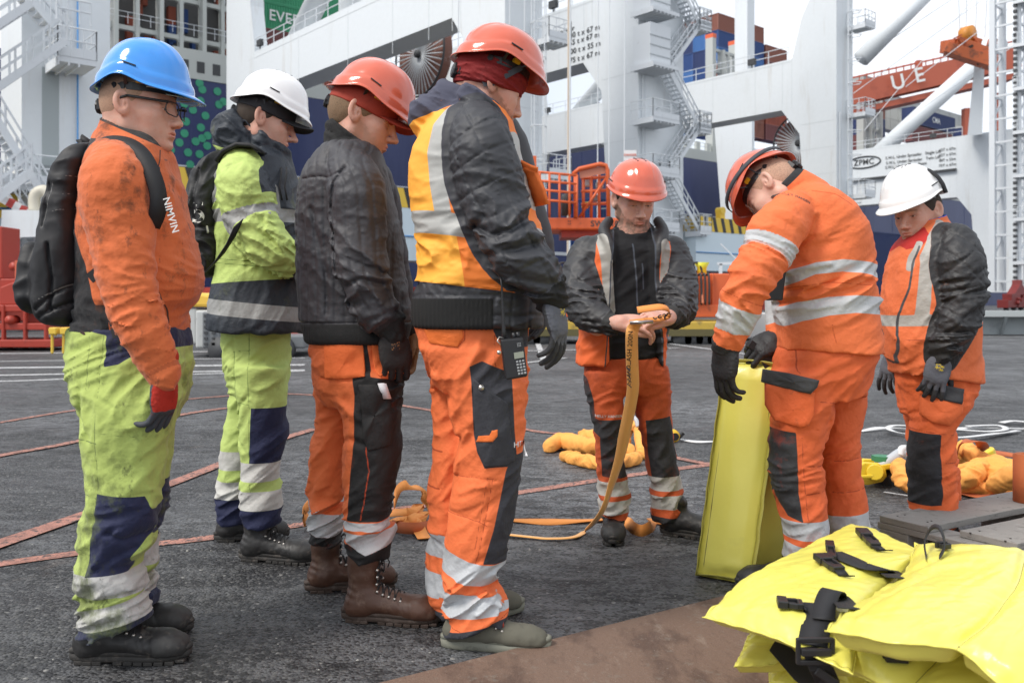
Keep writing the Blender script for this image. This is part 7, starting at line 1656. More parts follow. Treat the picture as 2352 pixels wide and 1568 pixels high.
def build_p6():
    Y = 3.28; root = person('man in all orange workwear stooping over the yellow pad he holds upright', (W(1880,0,Y)[0], Y))
    HM = frame(W(1776, 438, Y), 160, 50, 24, 1.02)
    make_body(root, 6, HM, dict(open=.003), ((.66,.40,.31),.5), (.2,.12,.08), neck=rowsp([(1796,430,Y,.056),(1822,444,Y,.058),(1856,470,Y,.08)]))
    hair_cap(root, HM, (.50,.30,.21), -.06, .35, .0015, .5, name='hair')
    helmet(root, frame(W(1777, 437, Y), 160, 49, 24, .97), mats['helmet_red'], peak=.026, arch=.026, top=.135)
    H2 = frame(W(1777, 437, Y), 160, 49, 24, .97); mb = MB()
    pts = [H2@Vector((.012+.146*math.cos(R(a)), .124*math.sin(R(a)), .085+.05*math.cos(R(a))*0)) for a in range(-175, 176, 10)]; mb.ribbon(pts, [H2.to_3x3()@Vector((0,0,.008))]*len(pts), .003)
    mb.build('goggle_band', mats['webbing_grey'], root, True)
    mb = MB(); pts = [HM@Vector((.100+.004*math.cos(R(a*2)), .058*math.sin(R(a)), .0)) for a in range(-80, 81, 10)]; mb.ribbon(pts, [HM.to_3x3()@Vector((.0,0,.020))]*len(pts), .0015)
    mb.build('safety_glasses', mat('clear_lens', (.8,.82,.8), .05, tr=.9), root, True)
    # torso leans: sections sweep left towards the shoulders
    back = rowsp([(1832,468,Y,.095),(1870,500,Y,.150),(1905,560,Y,.178),(1912,630,Y,.180),(1912,700,Y,.178),(1920,760,Y,.178)])
    tor = loft(Y, [(424,1830,1885,.08),(445,1800,1930,.15),(475,1785,1968,.19),(505,1785,1994,.205),(545,1792,2007,.208),(600,1793,2012,.206),(640,1790,2012,.204),(668,1796,2023,.204),(712,1798,2024,.205),(760,1806,2030,.208),(800,1808,2036,.210),(815,1808,2036,.21)])
    Yn = 3.05; arm = rowsp([(1820,490,Yn+.08,.080),(1786,530,Yn,.092),(1765,575,Yn-.02,.086),(1740,620,Yn-.05,.080),(1712,670,Yn-.06,.074),(1690,725,Yn-.04,.064),(1676,775,Yn-.02,.052),(1668,792,Yn,.046)])
    Yf = 3.50; arf = rowsp([(1840,500,Yf-.08,.08),(1815,560,Yf,.09),(1805,650,Yf,.08),(1795,740,Yf-.05,.06),(1790,780,Yf-.08,.048)])
    colr = rowsp([(1788,428,Y,.088),(1822,444,Y,.092),(1856,466,Y,.096)])
    def f(P):
        d = vl(P, tor, 2.4); da, T = chain(P, arm, .95, 3, True); df = chain(P, arf, .95, 3)
        hz = Z(800,Y)-(P[:,0]-W(1807,0,Y)[0])*.06; d = smax(d, hz-P[:,2], .004)
        w = env(P[:,2], [(Z(815,Y),.5),(Z(720,Y),.6),(Z(670,Y),1.8),(Z(620,Y),1.1),(Z(540,Y),.7),(Z(450,Y),.3)])
        d += .0070*w*billow(rotv(P,.35), (5,5,14), 131, .9)+.005*soft(P, (7,6,7), 132)
        d -= creases(P, [([(1827,527),(1850,505),(1870,490)],3.1,.012,.010),([(1800,632),(1840,615),(1900,606)],3.1,.012,.010),([(1800,665),(1850,655),(1920,662)],3.1,.010,.008),([(2018,640),(1980,632),(1940,640)],3.1,.012,.010)], Y)
        da += .0062*env(T, [(0,.4),(.2,.9),(.35,1.6),(.5,1.1),(.7,.6)])*billow(rotv(P,-.5), (7,6,15), 133, 1.)+.003*soft(P, (12,12,12), 134)
        d = smin(d, df, .02); d = smin(d, da, .012)
        c = chain(P, colr, 1.); ax = np.array((-.68,0,.74), np.float32); o = W(1800,433,Y).astype(np.float32); s_ = (P-o)@ax
        c = smax(c, s_-.030, .004); c = smax(c, -smax(chain(P, [(r_[0], r_[1], r_[2], r_[3]-.010) for r_ in rowsp([(1768,414,Y,.088),(1788,428,Y,.088),(1822,444,Y,.090)])], 1.), -(s_+.030), .003), .004)
        d = smin(d, c, .012)
        return d+creases(P, [([(1870,405),(1800,455),(1828,527),(1806,573)],3.1,.003,.003),([(1800,812),(1810,811)],3.,.003,.002),([(1690,610),(1720,622),(1790,640)],2.9,.003,.003),([(1660,695),(1700,707),(1735,703)],2.9,.003,.003)], Y)
    def at(V):
        a = {}; da, T = chain(V, arm, .95, 3, True); ar_ = .012-da; df = chain(V, arf, .95, 3)
        ax = np.array((-.68,0,.74), np.float32); s_ = (V-W(1800,433,Y).astype(np.float32))@ax; c = chain(V, colr, 1.)
        a['black'] = np.where(c < .01, s_-.006, -.05); a['black'] = np.maximum(a['black'], np.where(da < .02, T-T.max()+.02, -.05))
        g1 = polyd(V, [(1780,640),(1795,645),(1825,618),(1870,603),(1930,596),(1990,600),(2040,606),(2040,640),(1990,628),(1930,624),(1870,630),(1830,650),(1805,668),(1780,690)], 3.1)
        g2 = polyd(V, [(1780,730),(1803,716),(1840,694),(1900,682),(1960,678),(2050,682),(2050,724),(1960,718),(1900,724),(1850,738),(1815,757),(1780,775)], 3.1)
        g3 = polyd(V, [(1790,448),(1812,440),(1860,448),(1836,462),(1790,460)], 3.12)
        bk = bnd(V, 3.4, 604, 634); bk = np.maximum(bk, bnd(V, 3.4, 684, 722)); bk = np.minimum(bk, V[:,1]-Y)
        sl = np.maximum(np.minimum(T-.165, .235-T), np.minimum(T-T.max()+.150, T.max()-.070-T))
        a['grey'] = np.where(ar_ > 0, sl, np.maximum(np.maximum(g1, g2), np.maximum(g3, bk)))
        st = np.maximum(lined(V, [(1870,436),(1920,445),(1960,470)], 3.1, .0016), np.maximum(lined(V, [(1836,462),(1806,484),(1836,512),(1828,540)], 3.1, .0016), lined(V, [(1905,745),(1916,790)], 3.1, .0016)))
        st = np.maximum(st, np.maximum(bnd(V, Y, 806, 808, .06, 1807), lined(V, [(1815,662),(1900,648),(2000,655)], 3.1, .0016)))
        a['stitch'] = np.minimum(np.where(ar_ > 0, np.maximum(.0016-np.abs(T-.25), .0016-np.abs(T-T.max()+.175)), st), .0005-a['grey'])
        return a
    mt = mat('orange_work_jacket', (.78,.17,.052), .8, over=[('stitch', (.5,.08,.02), .9), ('black', (.03,.03,.032), .9), ('grey', (.48,.49,.50), .5)], dirt=[((.40,.06,.015), 5, .60, .35), ((.2,.05,.02), 30, .7, .3)], bump=WV)
    ja = garment(root, 'jacket', f, bounds(tor, colr, arm, arf), mt, at, .0048); bv = bvh_of(ja)
    text_on('HELLY HANSEN', .015, plane_facing(W(1866,438,2.9), (.90,0,-.36), (.36,0,.90)), mat('dark_print', (.05,.04,.04), .7), ja, 'lettering', bv)
    YN, YF = 3.20, 3.38
    pel = loft(Y, [(795,1806,2026,.19),(830,1797,2019,.195),(870,1788,2006,.185),(910,1786,1998,.16)])
    def pre(P):
        return creases(P, [([(1782,983),(1880,988)],3.1,.004,.003),([(1800,985),(1815,1060),(1824,1120),(1828,1180)],YN,.004,.003),([(1828,1060),(1890,1065)],YN,.003,.003),([(1830,1125),(1896,1118)],YN,.003,.003),([(1896,1050),(1978,1040)],YF,.003,.003),([(1900,1120),(1985,1106)],YF,.003,.003)])-creases(P, [([(1925,915),(1905,960),(1892,1005)],3.2,.014,.010),([(1960,870),(1930,905)],3.2,.014,.008)])
    def at2(V):
        near = V[:,0] < np.interp(V[:,2], [Z(1230,YN),Z(1120,YN),Z(1006,YN),Z(917,YN)], [W(x,0,3.28)[0] for x in (1910,1900,1893,1923)]); a = {}
        a['grey'] = np.where(near, np.maximum(bnd(V, YN, 1184, 1226, -.05, 1850), bnd(V, YN, 1246, 1296, .16, 1850)), np.maximum(bnd(V, YF, 1168, 1212, -.14, 1945), bnd(V, YF, 1230, 1275, -.1, 1945)))
        a['dark'] = np.minimum(polyd(V, [(1760,980),(1808,984),(1812,1060),(1816,1120),(1826,1186),(1800,1176),(1770,1110)], YN), -a['grey'])
        st = np.maximum(lined(V, [(1820,985),(1824,1060),(1830,1120),(1836,1180)], YN, .0016), np.maximum(lined(V, [(1828,1058),(1892,1064)], YN, .0018), lined(V, [(1830,1123),(1896,1117)], YN, .0018)))
        st = np.maximum(st, np.maximum(lined(V, [(1896,1050),(1980,1038)], YF, .0018), lined(V, [(1900,1122),(1988,1106)], YF, .0018))); st = np.maximum(st, np.maximum(lined(V, [(1860,915),(1926,922),(1996,912)], 3.2, .0018), lined(V, [(1843,806),(1840,858)], 3.1, .0018)))
        a['stitch'] = np.minimum(st, .0005-a['grey']); return a
    mt2 = mat('orange_trousers', (.68,.125,.034), .8, over=[('stitch', (.38,.06,.02), .9), ('grey', (.46,.48,.50), .5), ('dark', (.032,.033,.036), .8)], dirt=[((.35,.04,.012), 5, .58, .5), ((.08,.03,.02), 30, .66, .5)], bump=WV)
    tr_ = leg_pants(root, Y, pel, [(YN, [(850,1790,1930,.11),(917,1784,1918,.115),(983,1781,1900,.108),(1025,1776,1894,.104),(1052,1775,1894,.102),(1102,1780,1898,.10),(1175,1800,1903,.098),(1217,1811,1908,.096),(1260,1810,1910,.098),(1300,1808,1912,.098),(1335,1810,1910,.09)]),
        (YF, [(870,1850,2004,.11),(917,1870,1996,.112),(960,1880,1985,.108),(1021,1886,1978,.102),(1075,1890,1980,.10),(1144,1896,1992,.10),(1198,1900,1999,.10),(1260,1904,2002,.10),(1300,1906,2002,.096)])],
        mt2, at2, 141, [(1330,1.),(1240,1.),(1100,.9),(1000,1.),(930,1.3),(800,.5)], .005, pre)
    bv = bvh_of(tr_)
    mg = mat('grey_flap_cloth', (.05,.05,.053), .8, bump=WV); mo = mat('orange_pocket_cloth', (.66,.115,.028), .8, bump=WV, dirt=[((.12,.04,.02), 12, .58, .6)])
    patch([(1784,888),(1884,905),(1882,955),(1868,984),(1850,987),(1800,974),(1783,940)], 3.02, mo, 'leg_pocket', .020, tr_, bv)
    patch([(1786,856),(1840,864),(1896,877),(1892,893),(1878,910),(1830,900),(1782,888)], 3.0, mg, 'pocket_flap', .026, tr_, bv)
    M = Matrix.Translation((W(1880,0,3.2)[0]+.02, 3.26, 0)) @ Matrix.Rotation(R(187), 4, 'Z'); boot(root, M, boot_black, rubber, None, .30, .14)
    M = Matrix.Translation((W(1965,0,3.42)[0]+.02, 3.42, 0)) @ Matrix.Rotation(R(170), 4, 'Z'); boot(root, M, boot_black, rubber, None, .30, .14)
    gm = mat('black_work_glove', (.020,.020,.022), .6, bump=[(60,.4,.002),(500,.3,.0006)])
    glove(root, 'glove', W(1668,797,3.05), (-.06,.10,-1), (-.9,-.5,.1), gm, (14,22,20), side=-1, thumb=(10,25,20), s=1.14, thick=1.25, wrist=[(*W(1672,778,3.05), .046), (*W(1668,797,3.05), .042), (*W(1666,815,3.06), .036)])
    glove(root, 'glove', W(1790,778,3.40), (-.85,-.15,-.35), (-.1,-.7,.7), gm, (38,48,35), side=1, thumb=(20,35,25), s=1.10, thick=1.25)
    rd = empty('two_way_radio', W(1778,690,3.10)); tag(rd, 'black radio tucked under the arm of the stooping man in orange', 'radio')
    mb = MB(); a_ = Vector(W(1764,690,3.13)); mb.hexa([a_+Vector(p) for p in ((0,0,0),(.055,.012,0),(.055,.045,0),(0,.033,0),(.012,0,.10),(.067,.012,.10),(.067,.045,.10),(.012,.033,.10))]); mb.build('radio_body', mats['black_plastic'], rd, False, .004)
    mb = MB(); mb.tube([a_+Vector((.02,.02,.10)), a_+Vector((.028,.02,.15))], .005, 8); mb.build('antenna', mats['black_plastic'], rd, True)
def build_p7():
    Y = 3.92; root = person('man in white hard hat with black sleeves and orange vest, standing farthest right', (W(2160,0,Y)[0], Y))
    HM = frame(W(2108, 489, Y), 214, 13, 4, 1.07)
    make_body(root, 7, HM, dict(open=.0032, beard=.5), SKIN, (.30,.17,.11), neck=rowsp([(2122,510,Y,.062),(2135,540,Y,.068),(2150,570,Y,.10)]))
    hair_cap(root, HM, (.05,.035,.025), -.04, .45)
    helmet(root, frame(W(2105, 484, Y), 212, 15, 5, 1.03), mats['helmet_white'], peak=.030, arch=.020, top=.145)
    H2 = frame(W(2105, 484, Y), 212, 15, 5, 1.03); mb = MB(); pts = [H2@Vector((-.03+.02*math.sin(R(a)), .128*math.cos(R(a))*1., .048+.135*math.sin(R(a))**.8)) for a in range(0, 181, 12)]
    mb.ribbon(pts, [H2.to_3x3()@Vector((.012,0,0))]*len(pts), .004); mb.build('goggle_band', mats['webbing'], root, True)
    tor = loft(Y, [(512,2110,2182,.10),(540,2092,2215,.15),(575,2072,2240,.185),(650,2057,2250,.20),(729,2050,2257,.205),(790,2052,2257,.205),(840,2066,2260,.20),(878,2076,2262,.198)])
    Yn = 3.73; arm = rowsp([(2196,560,Yn+.05,.085),(2206,610,Yn,.100),(2212,665,Yn,.096),(2212,710,Yn-.01,.088),(2192,755,Yn-.02,.074),(2172,795,Yn-.01,.058),(2163,818,Yn,.044)])
    Yf = 4.12; arf = rowsp([(2135,565,Yf-.05,.07),(2112,640,Yf,.072),(2094,720,Yf,.062),(2070,780,Yf,.05),(2058,806,Yf,.042)])
    colr = rowsp([(2128,505,Y,.080),(2134,530,Y,.088),(2140,550,Y,.095)])
    def f(P):
        d = vl(P, tor, 2.4); da, T = chain(P, arm, .95, 3, True); df = chain(P, arf, .95, 3)
        hz = Z(855,Y)-(P[:,0]-W(2070,0,Y)[0])*.12; d = smax(d, hz-P[:,2], .005)
        d += .0060*env(P[:,2], [(Z(870,Y),1.),(Z(800,Y),1.1),(Z(700,Y),.7),(Z(560,Y),.5)])*billow(rotv(P,.7), (6,6,12), 151, .9)+.004*soft(P, (9,8,8), 152)
        da += .0068*env(T, [(0,.3),(.12,.6),(.22,1.5),(.45,1.7),(.6,.4)])*billow(rotv(P,.25), (6,5,16), 153, .9)+quilt(P, (.8,-.8), .085, .02, .0045, .0045)+.0018*billow(P, (26,22,26), 154)
        d = smin(d, df, .015); d = smin(d, da, .008)
        c = chain(P, colr, 1.); rim = Z(505,Y)+(P[:,0]-W(2128,0,Y)[0])*.30; c = smax(c, P[:,2]-rim, .005)
        c = smax(c, -smax(chain(P, [(r_[0], r_[1], r_[2], r_[3]-.009) for r_ in colr], 1.), -(P[:,2]-(rim-.045)), .003), .004)
        return smin(d, c, .014)
    def at(V):
        a = {}; da, T = chain(V, arm, .95, 3, True); df = chain(V, arf, .95, 3); ar_ = np.maximum(.024-da, np.where(V[:,1] > Y+.06, .016-df, -.05))
        a['black'] = ar_
        g = np.maximum(bnd(V, 3.75, 726, 752, -.06, 2060), np.maximum(lined(V, [(2178,512),(2150,548),(2130,590),(2122,660),(2116,728)], 3.75, .022), lined(V, [(2086,562),(2072,590),(2064,620)], 3.9, .009)))
        a['grey'] = np.minimum(g, -ar_); a['red'] = polyd(V, [(2086,545),(2130,520),(2132,540),(2112,566),(2090,572)], 3.8)
        a['zip'] = np.minimum(lined(V, [(2108,566),(2092,610),(2084,660),(2070,720),(2066,770),(2072,820),(2078,850)], 3.8, .003), -ar_); a['stitch'] = np.minimum(np.maximum(lined(V, [(2070,783),(2142,780)], 3.75, .002), lined(V, [(2142,780),(2146,800)], 3.75, .002)), -ar_)
        a['rib'] = np.where(da < .02, T-T.max()+.045, -.05); cr_ = chain(V, colr, 1.); a['blue'] = np.where(cr_ < .0, V[:,2]-(Z(505,Y)+(V[:,0]-W(2128,0,Y)[0])*.30)+.006, -.05)
        return a
    mt = mat('orange_vest', (.72,.16,.05), .75, over=[('red', (.45,.02,.015), .8), ('grey', (.38,.37,.34), .5), ('stitch', (.3,.05,.02), .8), ('black', (.022,.022,.024), .55), ('zip', (.06,.06,.065), .5), ('rib', (.02,.02,.02), .9), ('blue', (.03,.09,.5), .7)], dirt=[((.20,.08,.04), 14, .66, .5)], bump=WV)
    garment(root, 'vest_jacket', f, bounds(tor, colr, arm, arf), mt, at, .0055)
    YN, YF = 3.84, 4.03
    pel = loft(Y, [(840,2080,2256,.17),(880,2080,2252,.175),(920,2086,2236,.165),(950,2090,2216,.14)])
    def at2(V):
        near = V[:,1] < 3.935; a = {}; a['dark'] = np.where(near, polyd(V, [(2090,992),(2150,994),(2152,1060),(2156,1157),(2100,1160)], 3.78), -.05)
        a['grey'] = np.maximum(bnd(V, Y, 1160, 1186), bnd(V, Y, 1196, 1222)); a['stitch'] = np.where(near, np.maximum(lined(V, [(2096,986),(2190,998)], 3.78, .002), lined(V, [(2162,1060),(2200,1062)], 3.78, .002)), -.05); return a
    mt2 = mat('orange_trousers', (.72,.135,.034), .8, over=[('stitch', (.35,.06,.02), .9), ('dark', (.022,.022,.026), .8), ('grey', (.5,.5,.5), .5)], dirt=[((.25,.06,.03), 8, .6, .5)], bump=WV)
    tr_ = leg_pants(root, Y, pel, [(YN, [(900,2120,2246,.105),(950,2112,2222,.108),(985,2106,2200,.104),(1058,2098,2200,.10),(1100,2099,2202,.098),(1157,2101,2204,.096),(1215,2103,2204,.09)]), (YF, [(900,2082,2190,.10),(976,2095,2190,.10),(1058,2100,2203,.095),(1150,2110,2208,.09),(1215,2115,2205,.085)])], mt2, at2, 161, [(1215,1.5),(1150,1.),(1060,1.3),(960,1.2),(860,.6)], .0058)
    bv = bvh_of(tr_)
    patch([(2140,910),(2226,925),(2222,950),(2196,982),(2160,976),(2136,958)], 3.68, mat('orange_pocket_cloth', (.70,.14,.038), .8, bump=WV), 'leg_pocket', .016, tr_, bv)
    patch([(2148,886),(2190,888),(2234,897),(2226,932),(2180,922),(2147,904)], 3.66, mat('grey_flap_cloth', (.035,.036,.04), .8, bump=WV), 'pocket_flap', .022, tr_, bv)
    for yb, xr in ((3.84, 2150), (4.06, 2150)):
        M = Matrix.Translation((W(xr,0,yb)[0]+.08, yb, 0)) @ Matrix.Rotation(R(200), 4, 'Z'); boot(root, M, boot_black, rubber, None, .30, .14)
    gm = GREYG()
    glove(root, 'glove', W(2160,824,3.73), (-.28,-.04,-1), (-.25,-1,0), gm, (14,18,14), side=1, attrs=glove_attr(), thumb=(8,12,8), s=1.08, spread=8)
    glove(root, 'glove', W(2056,812,4.12), (-.35,.0,-1), (-.8,-.5,0), gm, (14,18,14), side=-1, attrs=glove_attr(False), s=1.05, spread=6)
build_p4(); build_p5(); build_p6(); build_p7()
# ================================================================ slings, pallet, pads
def ZP(x, y, z): Y = (CH-z)*F/(y-HZ); return np.array(((x-CXP)/F*Y, Y, z))
slg = mat('orange_sling_cloth', (.86,.38,.085), .85, dirt=[((.45,.12,.02), 9, .56, .5), ((.35,.2,.08), 40, .66, .5)], bump=[(14,.6,.012),(900,.3,.0006)])
web = mat('orange_webbing', (.82,.31,.075), .8, dirt=[((.45,.16,.05), 7, .58, .5), ((.15,.09,.05), 60, .68, .5)], bump=[(160,.5,.001,(1,1,6))])
web2 = mat('rust_webbing', (.50,.13,.045), .8, dirt=((.2,.06,.03), 20, .6, .5), bump=(160,.5,.001))
whr = mat('white_webbing', (.66,.66,.66), .8, dirt=((.35,.34,.33), 12, .6, .5), bump=(90,.5,.002))
def blob(root, name, chains, mt, q=1.0, amp=.008, seed=0, h=.006, fr=(7,7,10)):
    rws = [[tuple(r_) for r_ in c] for c in chains]
    def f(P):
        d = None
        for c in rws: e = chain(P, c, q, 4); d = e if d is None else smin(d, e, .008)
        d += amp*billow(P, fr, seed, 1.)
        return smax(d, .002-P[:,2], .004)
    V, Q = surf(f, *bounds(*rws, pad=.03), h); return raw(name, V, Q, mt, root, True)
def gz(x, y, z, r): return (*ZP(x, y, z), r)
s1 = empty('round_sling', G(1310,1050)); tag(s1, 'folded orange round sling on the asphalt behind the man reading the strap', 'sling')
blob(s1, 'sling_body', [[gz(1262,1022,.05,.05),gz(1290,1012,.06,.055),gz(1340,1022,.06,.06),gz(1390,1030,.05,.06),gz(1440,1040,.05,.06)],[gz(1300,1048,.035,.04),gz(1350,1060,.035,.045),gz(1400,1066,.035,.045),gz(1460,1054,.035,.04)],[gz(1340,1000,.10,.04),gz(1375,1006,.10,.05),gz(1400,1020,.08,.05)]], slg, seed=3)
s1b = empty('round_sling', G(1450,1040)); tag(s1b, 'orange sling end standing up between the legs of the man reading the strap', 'sling')
blob(s1b, 'sling_body', [[gz(1432,1040,.03,.035),gz(1440,1000,.08,.035),gz(1452,975,.14,.035),gz(1466,990,.12,.035),gz(1474,1035,.05,.035)],[gz(1430,1046,.03,.03),gz(1480,1044,.03,.03)]], slg, amp=.006, seed=5)
sh = empty('shackle', G(1452,985)); tag(sh, 'grey shackle bow seen between the legs of the man reading the strap', 'shackle'); mb = MB()
mb.tube([Vector(q) for q in cr([ZP(1440,1000,.10),ZP(1440,976,.16),ZP(1448,960,.21),ZP(1460,962,.21),ZP(1466,980,.16)], 5)], .016, 10); mb.build('bow', mats['metal'] if False else mat('shackle_steel', (.45,.47,.50), .45), sh, True)
tm = empty('tape_measure', ZP(1548,1000,.03)); tag(tm, 'yellow and black tape measure on the ground with its white tape drawn out', 'tape measure'); mb = MB()
p = ZP(1546,1000,.045); mb.tube([p-np.array((0,.03,0)), p+np.array((0,.03,0))], .045, 20); mb.build('case', mat('tape_yellow', (.80,.48,.03), .5), tm, True); mb = MB(); mb.tube([p-np.array((-.01,.034,.004)), p-np.array((-.01,.028,.004))], .028, 16); mb.bar(p+np.array((.035,-.0,-.02)), p+np.array((.075,0,.02)), .05, .02); mb.build('hub', mats['black_plastic'], tm)
def rib(name, pts, w, mt, label, cat='strap', parent=None, th=.003, tilt=0., n=5, group=None, flat=True):
    """ribbon lying on the ground or hanging: pts (x,y,z,twist degrees)"""
    q = cr([(*ZP(x, y, z), tw) for x, y, z, tw in pts] if flat else pts, n); o = []; ws = []
    for i in range(len(q)):
        d = Vector(q[min(i+1,len(q)-1),:3]-q[max(i-1,0),:3]).normalized(); s = d.cross(Vector((0,0,1)))
        if s.length < .1: s = Vector((1,0,0))
        s = Matrix.Rotation(R(q[i,3]), 3, d) @ s.normalized(); o.append(Vector(q[i,:3])); ws.append(s*(w/2))
    mb = MB(); mb.ribbon(o, ws, th); ob = mb.build(name, mt, parent, True)
    if label: tag(ob, label, cat, group)
    return ob
rib('white_tape', [(1560,1008,.012,0),(1600,1014,.012,20),(1650,1013,.012,0),(1700,1012,.012,0)], .03, whr, 'white tape running from the yellow case to the upright pad', 'tape')
rib('white_rope', [(1978,990,.01,0),(2010,984,.02,30),(2050,982,.02,0),(2090,985,.02,0),(2140,990,.02,0),(2200,984,.02,20),(2260,982,.02,0),(2352,984,.02,0),(2420,985,.02,0)], .035, whr, 'white webbing line trailing behind the rightmost man', 'webbing')
rib('white_rope', [(2340,988,.02,0),(2280,996,.03,0),(2200,1004,.03,0),(2120,1000,.03,0),(2060,992,.03,10),(2040,982,.04,0),(2060,976,.05,0),(2120,980,.05,0),(2200,986,.04,0),(2270,990,.04,0),(2310,985,.04,0),(2290,976,.04,0),(2220,978,.04,0)], .045, whr, 'bundle of white webbing loops lying behind the rightmost man', 'webbing')
rib('white_rope', [(2300,970,.02,0),(2330,966,.03,0),(2380,972,.03,0),(2420,985,.03,0)], .06, whr, 'white webbing end at the right edge above the orange heap', 'webbing')
# right orange heap
s2 = empty('round_sling', G(2270,1100)); tag(s2, 'large heap of orange round slings right of the rightmost man', 'sling')
blob(s2, 'sling_body', [[gz(2195,1060,.08,.05),gz(2215,1030,.16,.045),gz(2240,1050,.14,.05),gz(2290,1070,.12,.06),gz(2340,1090,.10,.06)],[gz(2200,1090,.06,.06),gz(2250,1090,.08,.07),gz(2300,1100,.08,.07),gz(2360,1105,.08,.06)],[gz(2200,1120,.035,.035),gz(2260,1126,.035,.035),gz(2320,1124,.035,.035)],[gz(2220,1100,.10,.05),gz(2260,1072,.13,.05),gz(2320,1084,.12,.05)],[gz(2290,1110,.09,.05),gz(2330,1096,.14,.05),gz(2356,1110,.10,.05)]], slg, amp=.011, seed=8, fr=(6,6,8))
s3 = empty('round_sling', G(2085,1110)); tag(s3, 'orange sling end by the yellow hook left of the rightmost man', 'sling')
blob(s3, 'sling_body', [[gz(2068,1072,.12,.045),gz(2072,1095,.08,.05),gz(2085,1112,.05,.045),gz(2110,1116,.045,.04)],[gz(2066,1075,.12,.04),gz(2088,1078,.10,.04)]], slg, amp=.008, seed=9)
hk = mat('yellow_hook_paint', (.74,.52,.03), .45, dirt=((.3,.2,.05), 20, .62, .5))
h1 = empty('lifting_hook', G(2000,1110)); tag(h1, 'yellow lifting hook block with green nut beside the stooping man', 'hook'); mb = MB()
def px3(x, y, Y): return Vector(W(x, y, Y))
Yh = 5.1
for dy in (-.10, .06):
    pl = [(1972,1074),(1985,1062),(2020,1064),(2035,1078),(2038,1094),(2028,1106),(1995,1114),(1972,1112)]
    a_ = [px3(x, y-(8 if dy > 0 else 0), Yh+dy) for x, y in pl]; b_ = [p+Vector((0,.035,0)) for p in a_]; n = len(a_); mb.add(a_+b_, [tuple(range(n))[::-1], tuple(range(n,2*n))]+[(i,(i+1)%n,n+(i+1)%n,n+i) for i in range(n)])
mb.bar(px3(1975,1095,Yh-.12), px3(2010,1093,Yh-.12), .02); mb.tube([px3(2010,1084,Yh-.13), px3(2010,1084,Yh+.12)], .045, 14)
mb.hexa([px3(2022,1082,Yh-.08), px3(2062,1074,Yh-.08), px3(2062,1070,Yh+.08), px3(2022,1078,Yh+.08), px3(2022,1068,Yh-.08), px3(2060,1062,Yh-.08), px3(2060,1058,Yh+.08), px3(2022,1064,Yh+.08)]); mb.build('hook_block', hk, h1, False, .006)
mb = MB(); mb.tube([px3(2025,1058,Yh), px3(2025,1046,Yh)], .055, 6); mb.build('nut', mat('green_nut', (.04,.20,.10), .5), h1)
mb = MB(); mb.tube([px3(2030,1088,Yh), px3(2052,1112,Yh), px3(2040,1112,Yh)], .06, 8); mb.build('block_foot', dark_m, h1)
sh2 = empty('shackle', G(2060,1070)); tag(sh2, 'grey bow shackle with knotted white rope left of the rightmost man', 'shackle'); mb = MB()
mb.tube([Vector(q) for q in cr([px3(2014,1066,Yh),px3(2030,1066,Yh-.03),px3(2050,1052,Yh-.03),px3(2068,1040,Yh-.02),px3(2080,1040,Yh)], 5)], .028, 12); mb.build('bow', bpy.data.materials['shackle_steel'], sh2, True)
mb = MB(); mb.tube([Vector(q) for q in cr([px3(2066,1046,Yh-.04),px3(2072,1030,Yh-.02),px3(2088,1034,Yh),px3(2092,1056,Yh),px3(2084,1074,Yh-.03),px3(2092,1084,Yh),px3(2096,1060,Yh)], 6)], .020, 8); mb.build('rope', whr, sh2, True)
h2 = empty('lifting_hook', G(2260,1050)); tag(h2, 'yellow lifting hook lying behind the orange heap at the right', 'hook'); mb = MB(); Y5 = 5.6
mb.bar(px3(2222,1038,Y5), px3(2256,1044,Y5), .06, .05); mb.tube([px3(2256,1034,Y5), px3(2262,1052,Y5)], .07, 12); mb.bar(px3(2262,1046,Y5), px3(2290,1060,Y5), .035); mb.build('hook_block', hk, h2, False, .005)
rib('rust_strap', [(2196,1056,.10,90),(2206,1020,.22,60),(2226,1014,.26,0),(2250,1014,.24,0),(2262,1034,.16,-40)], .06, web2, 'rust orange strap arching over the right heap of slings')
rib('rust_strap', [(2286,1040,.05,40),(2320,1044,.03,30),(2352,1046,.03,0),(2420,1050,.03,0)], .05, web2, 'rust strap running off the right edge behind the roll')
rib('rust_strap', [(2200,1128,.015,0),(2260,1140,.02,10),(2330,1130,.02,0)], .05, web2, 'rust strap under the right heap of slings')
# tangled webbing between the third and fourth man
gS = 'loose webbing loops behind the third and fourth man'
T_ = lambda i: ['highest loop of the tangled orange webbing beside the tall vest man','pale middle loop of the tangled orange webbing','lower band of the tangled orange webbing','loose cut end of the tangled orange webbing','band of the tangle behind the brown boots','crossing band of the tangled orange webbing'][i]
rib('webbing_loop', [(905,1160,.02,90),(912,1130,.12,100),(928,1114,.17,60),(950,1120,.15,20),(966,1124,.12,50),(980,1150,.06,95),(985,1172,.02,90)], .05, web, T_(0), 'webbing', group=gS)
rib('webbing_loop', [(896,1178,.03,40),(920,1176,.06,30),(945,1172,.07,20),(962,1162,.06,-30),(940,1186,.05,0),(905,1200,.04,30)], .055, web, T_(1), 'webbing', group=gS)
rib('webbing_loop', [(900,1206,.02,80),(930,1212,.03,80),(960,1212,.03,85),(985,1208,.02,80)], .05, web2, T_(2), 'webbing', group=gS)
rib('webbing_loop', [(940,1188,.05,10),(956,1205,.03,25),(966,1222,.012,0),(975,1236,.010,0)], .06, web, T_(3), 'webbing', group=gS)
rib('webbing_loop', [(706,1200,.02,70),(698,1176,.08,90),(708,1160,.10,90)], .05, web, T_(4), 'webbing', group=gS)
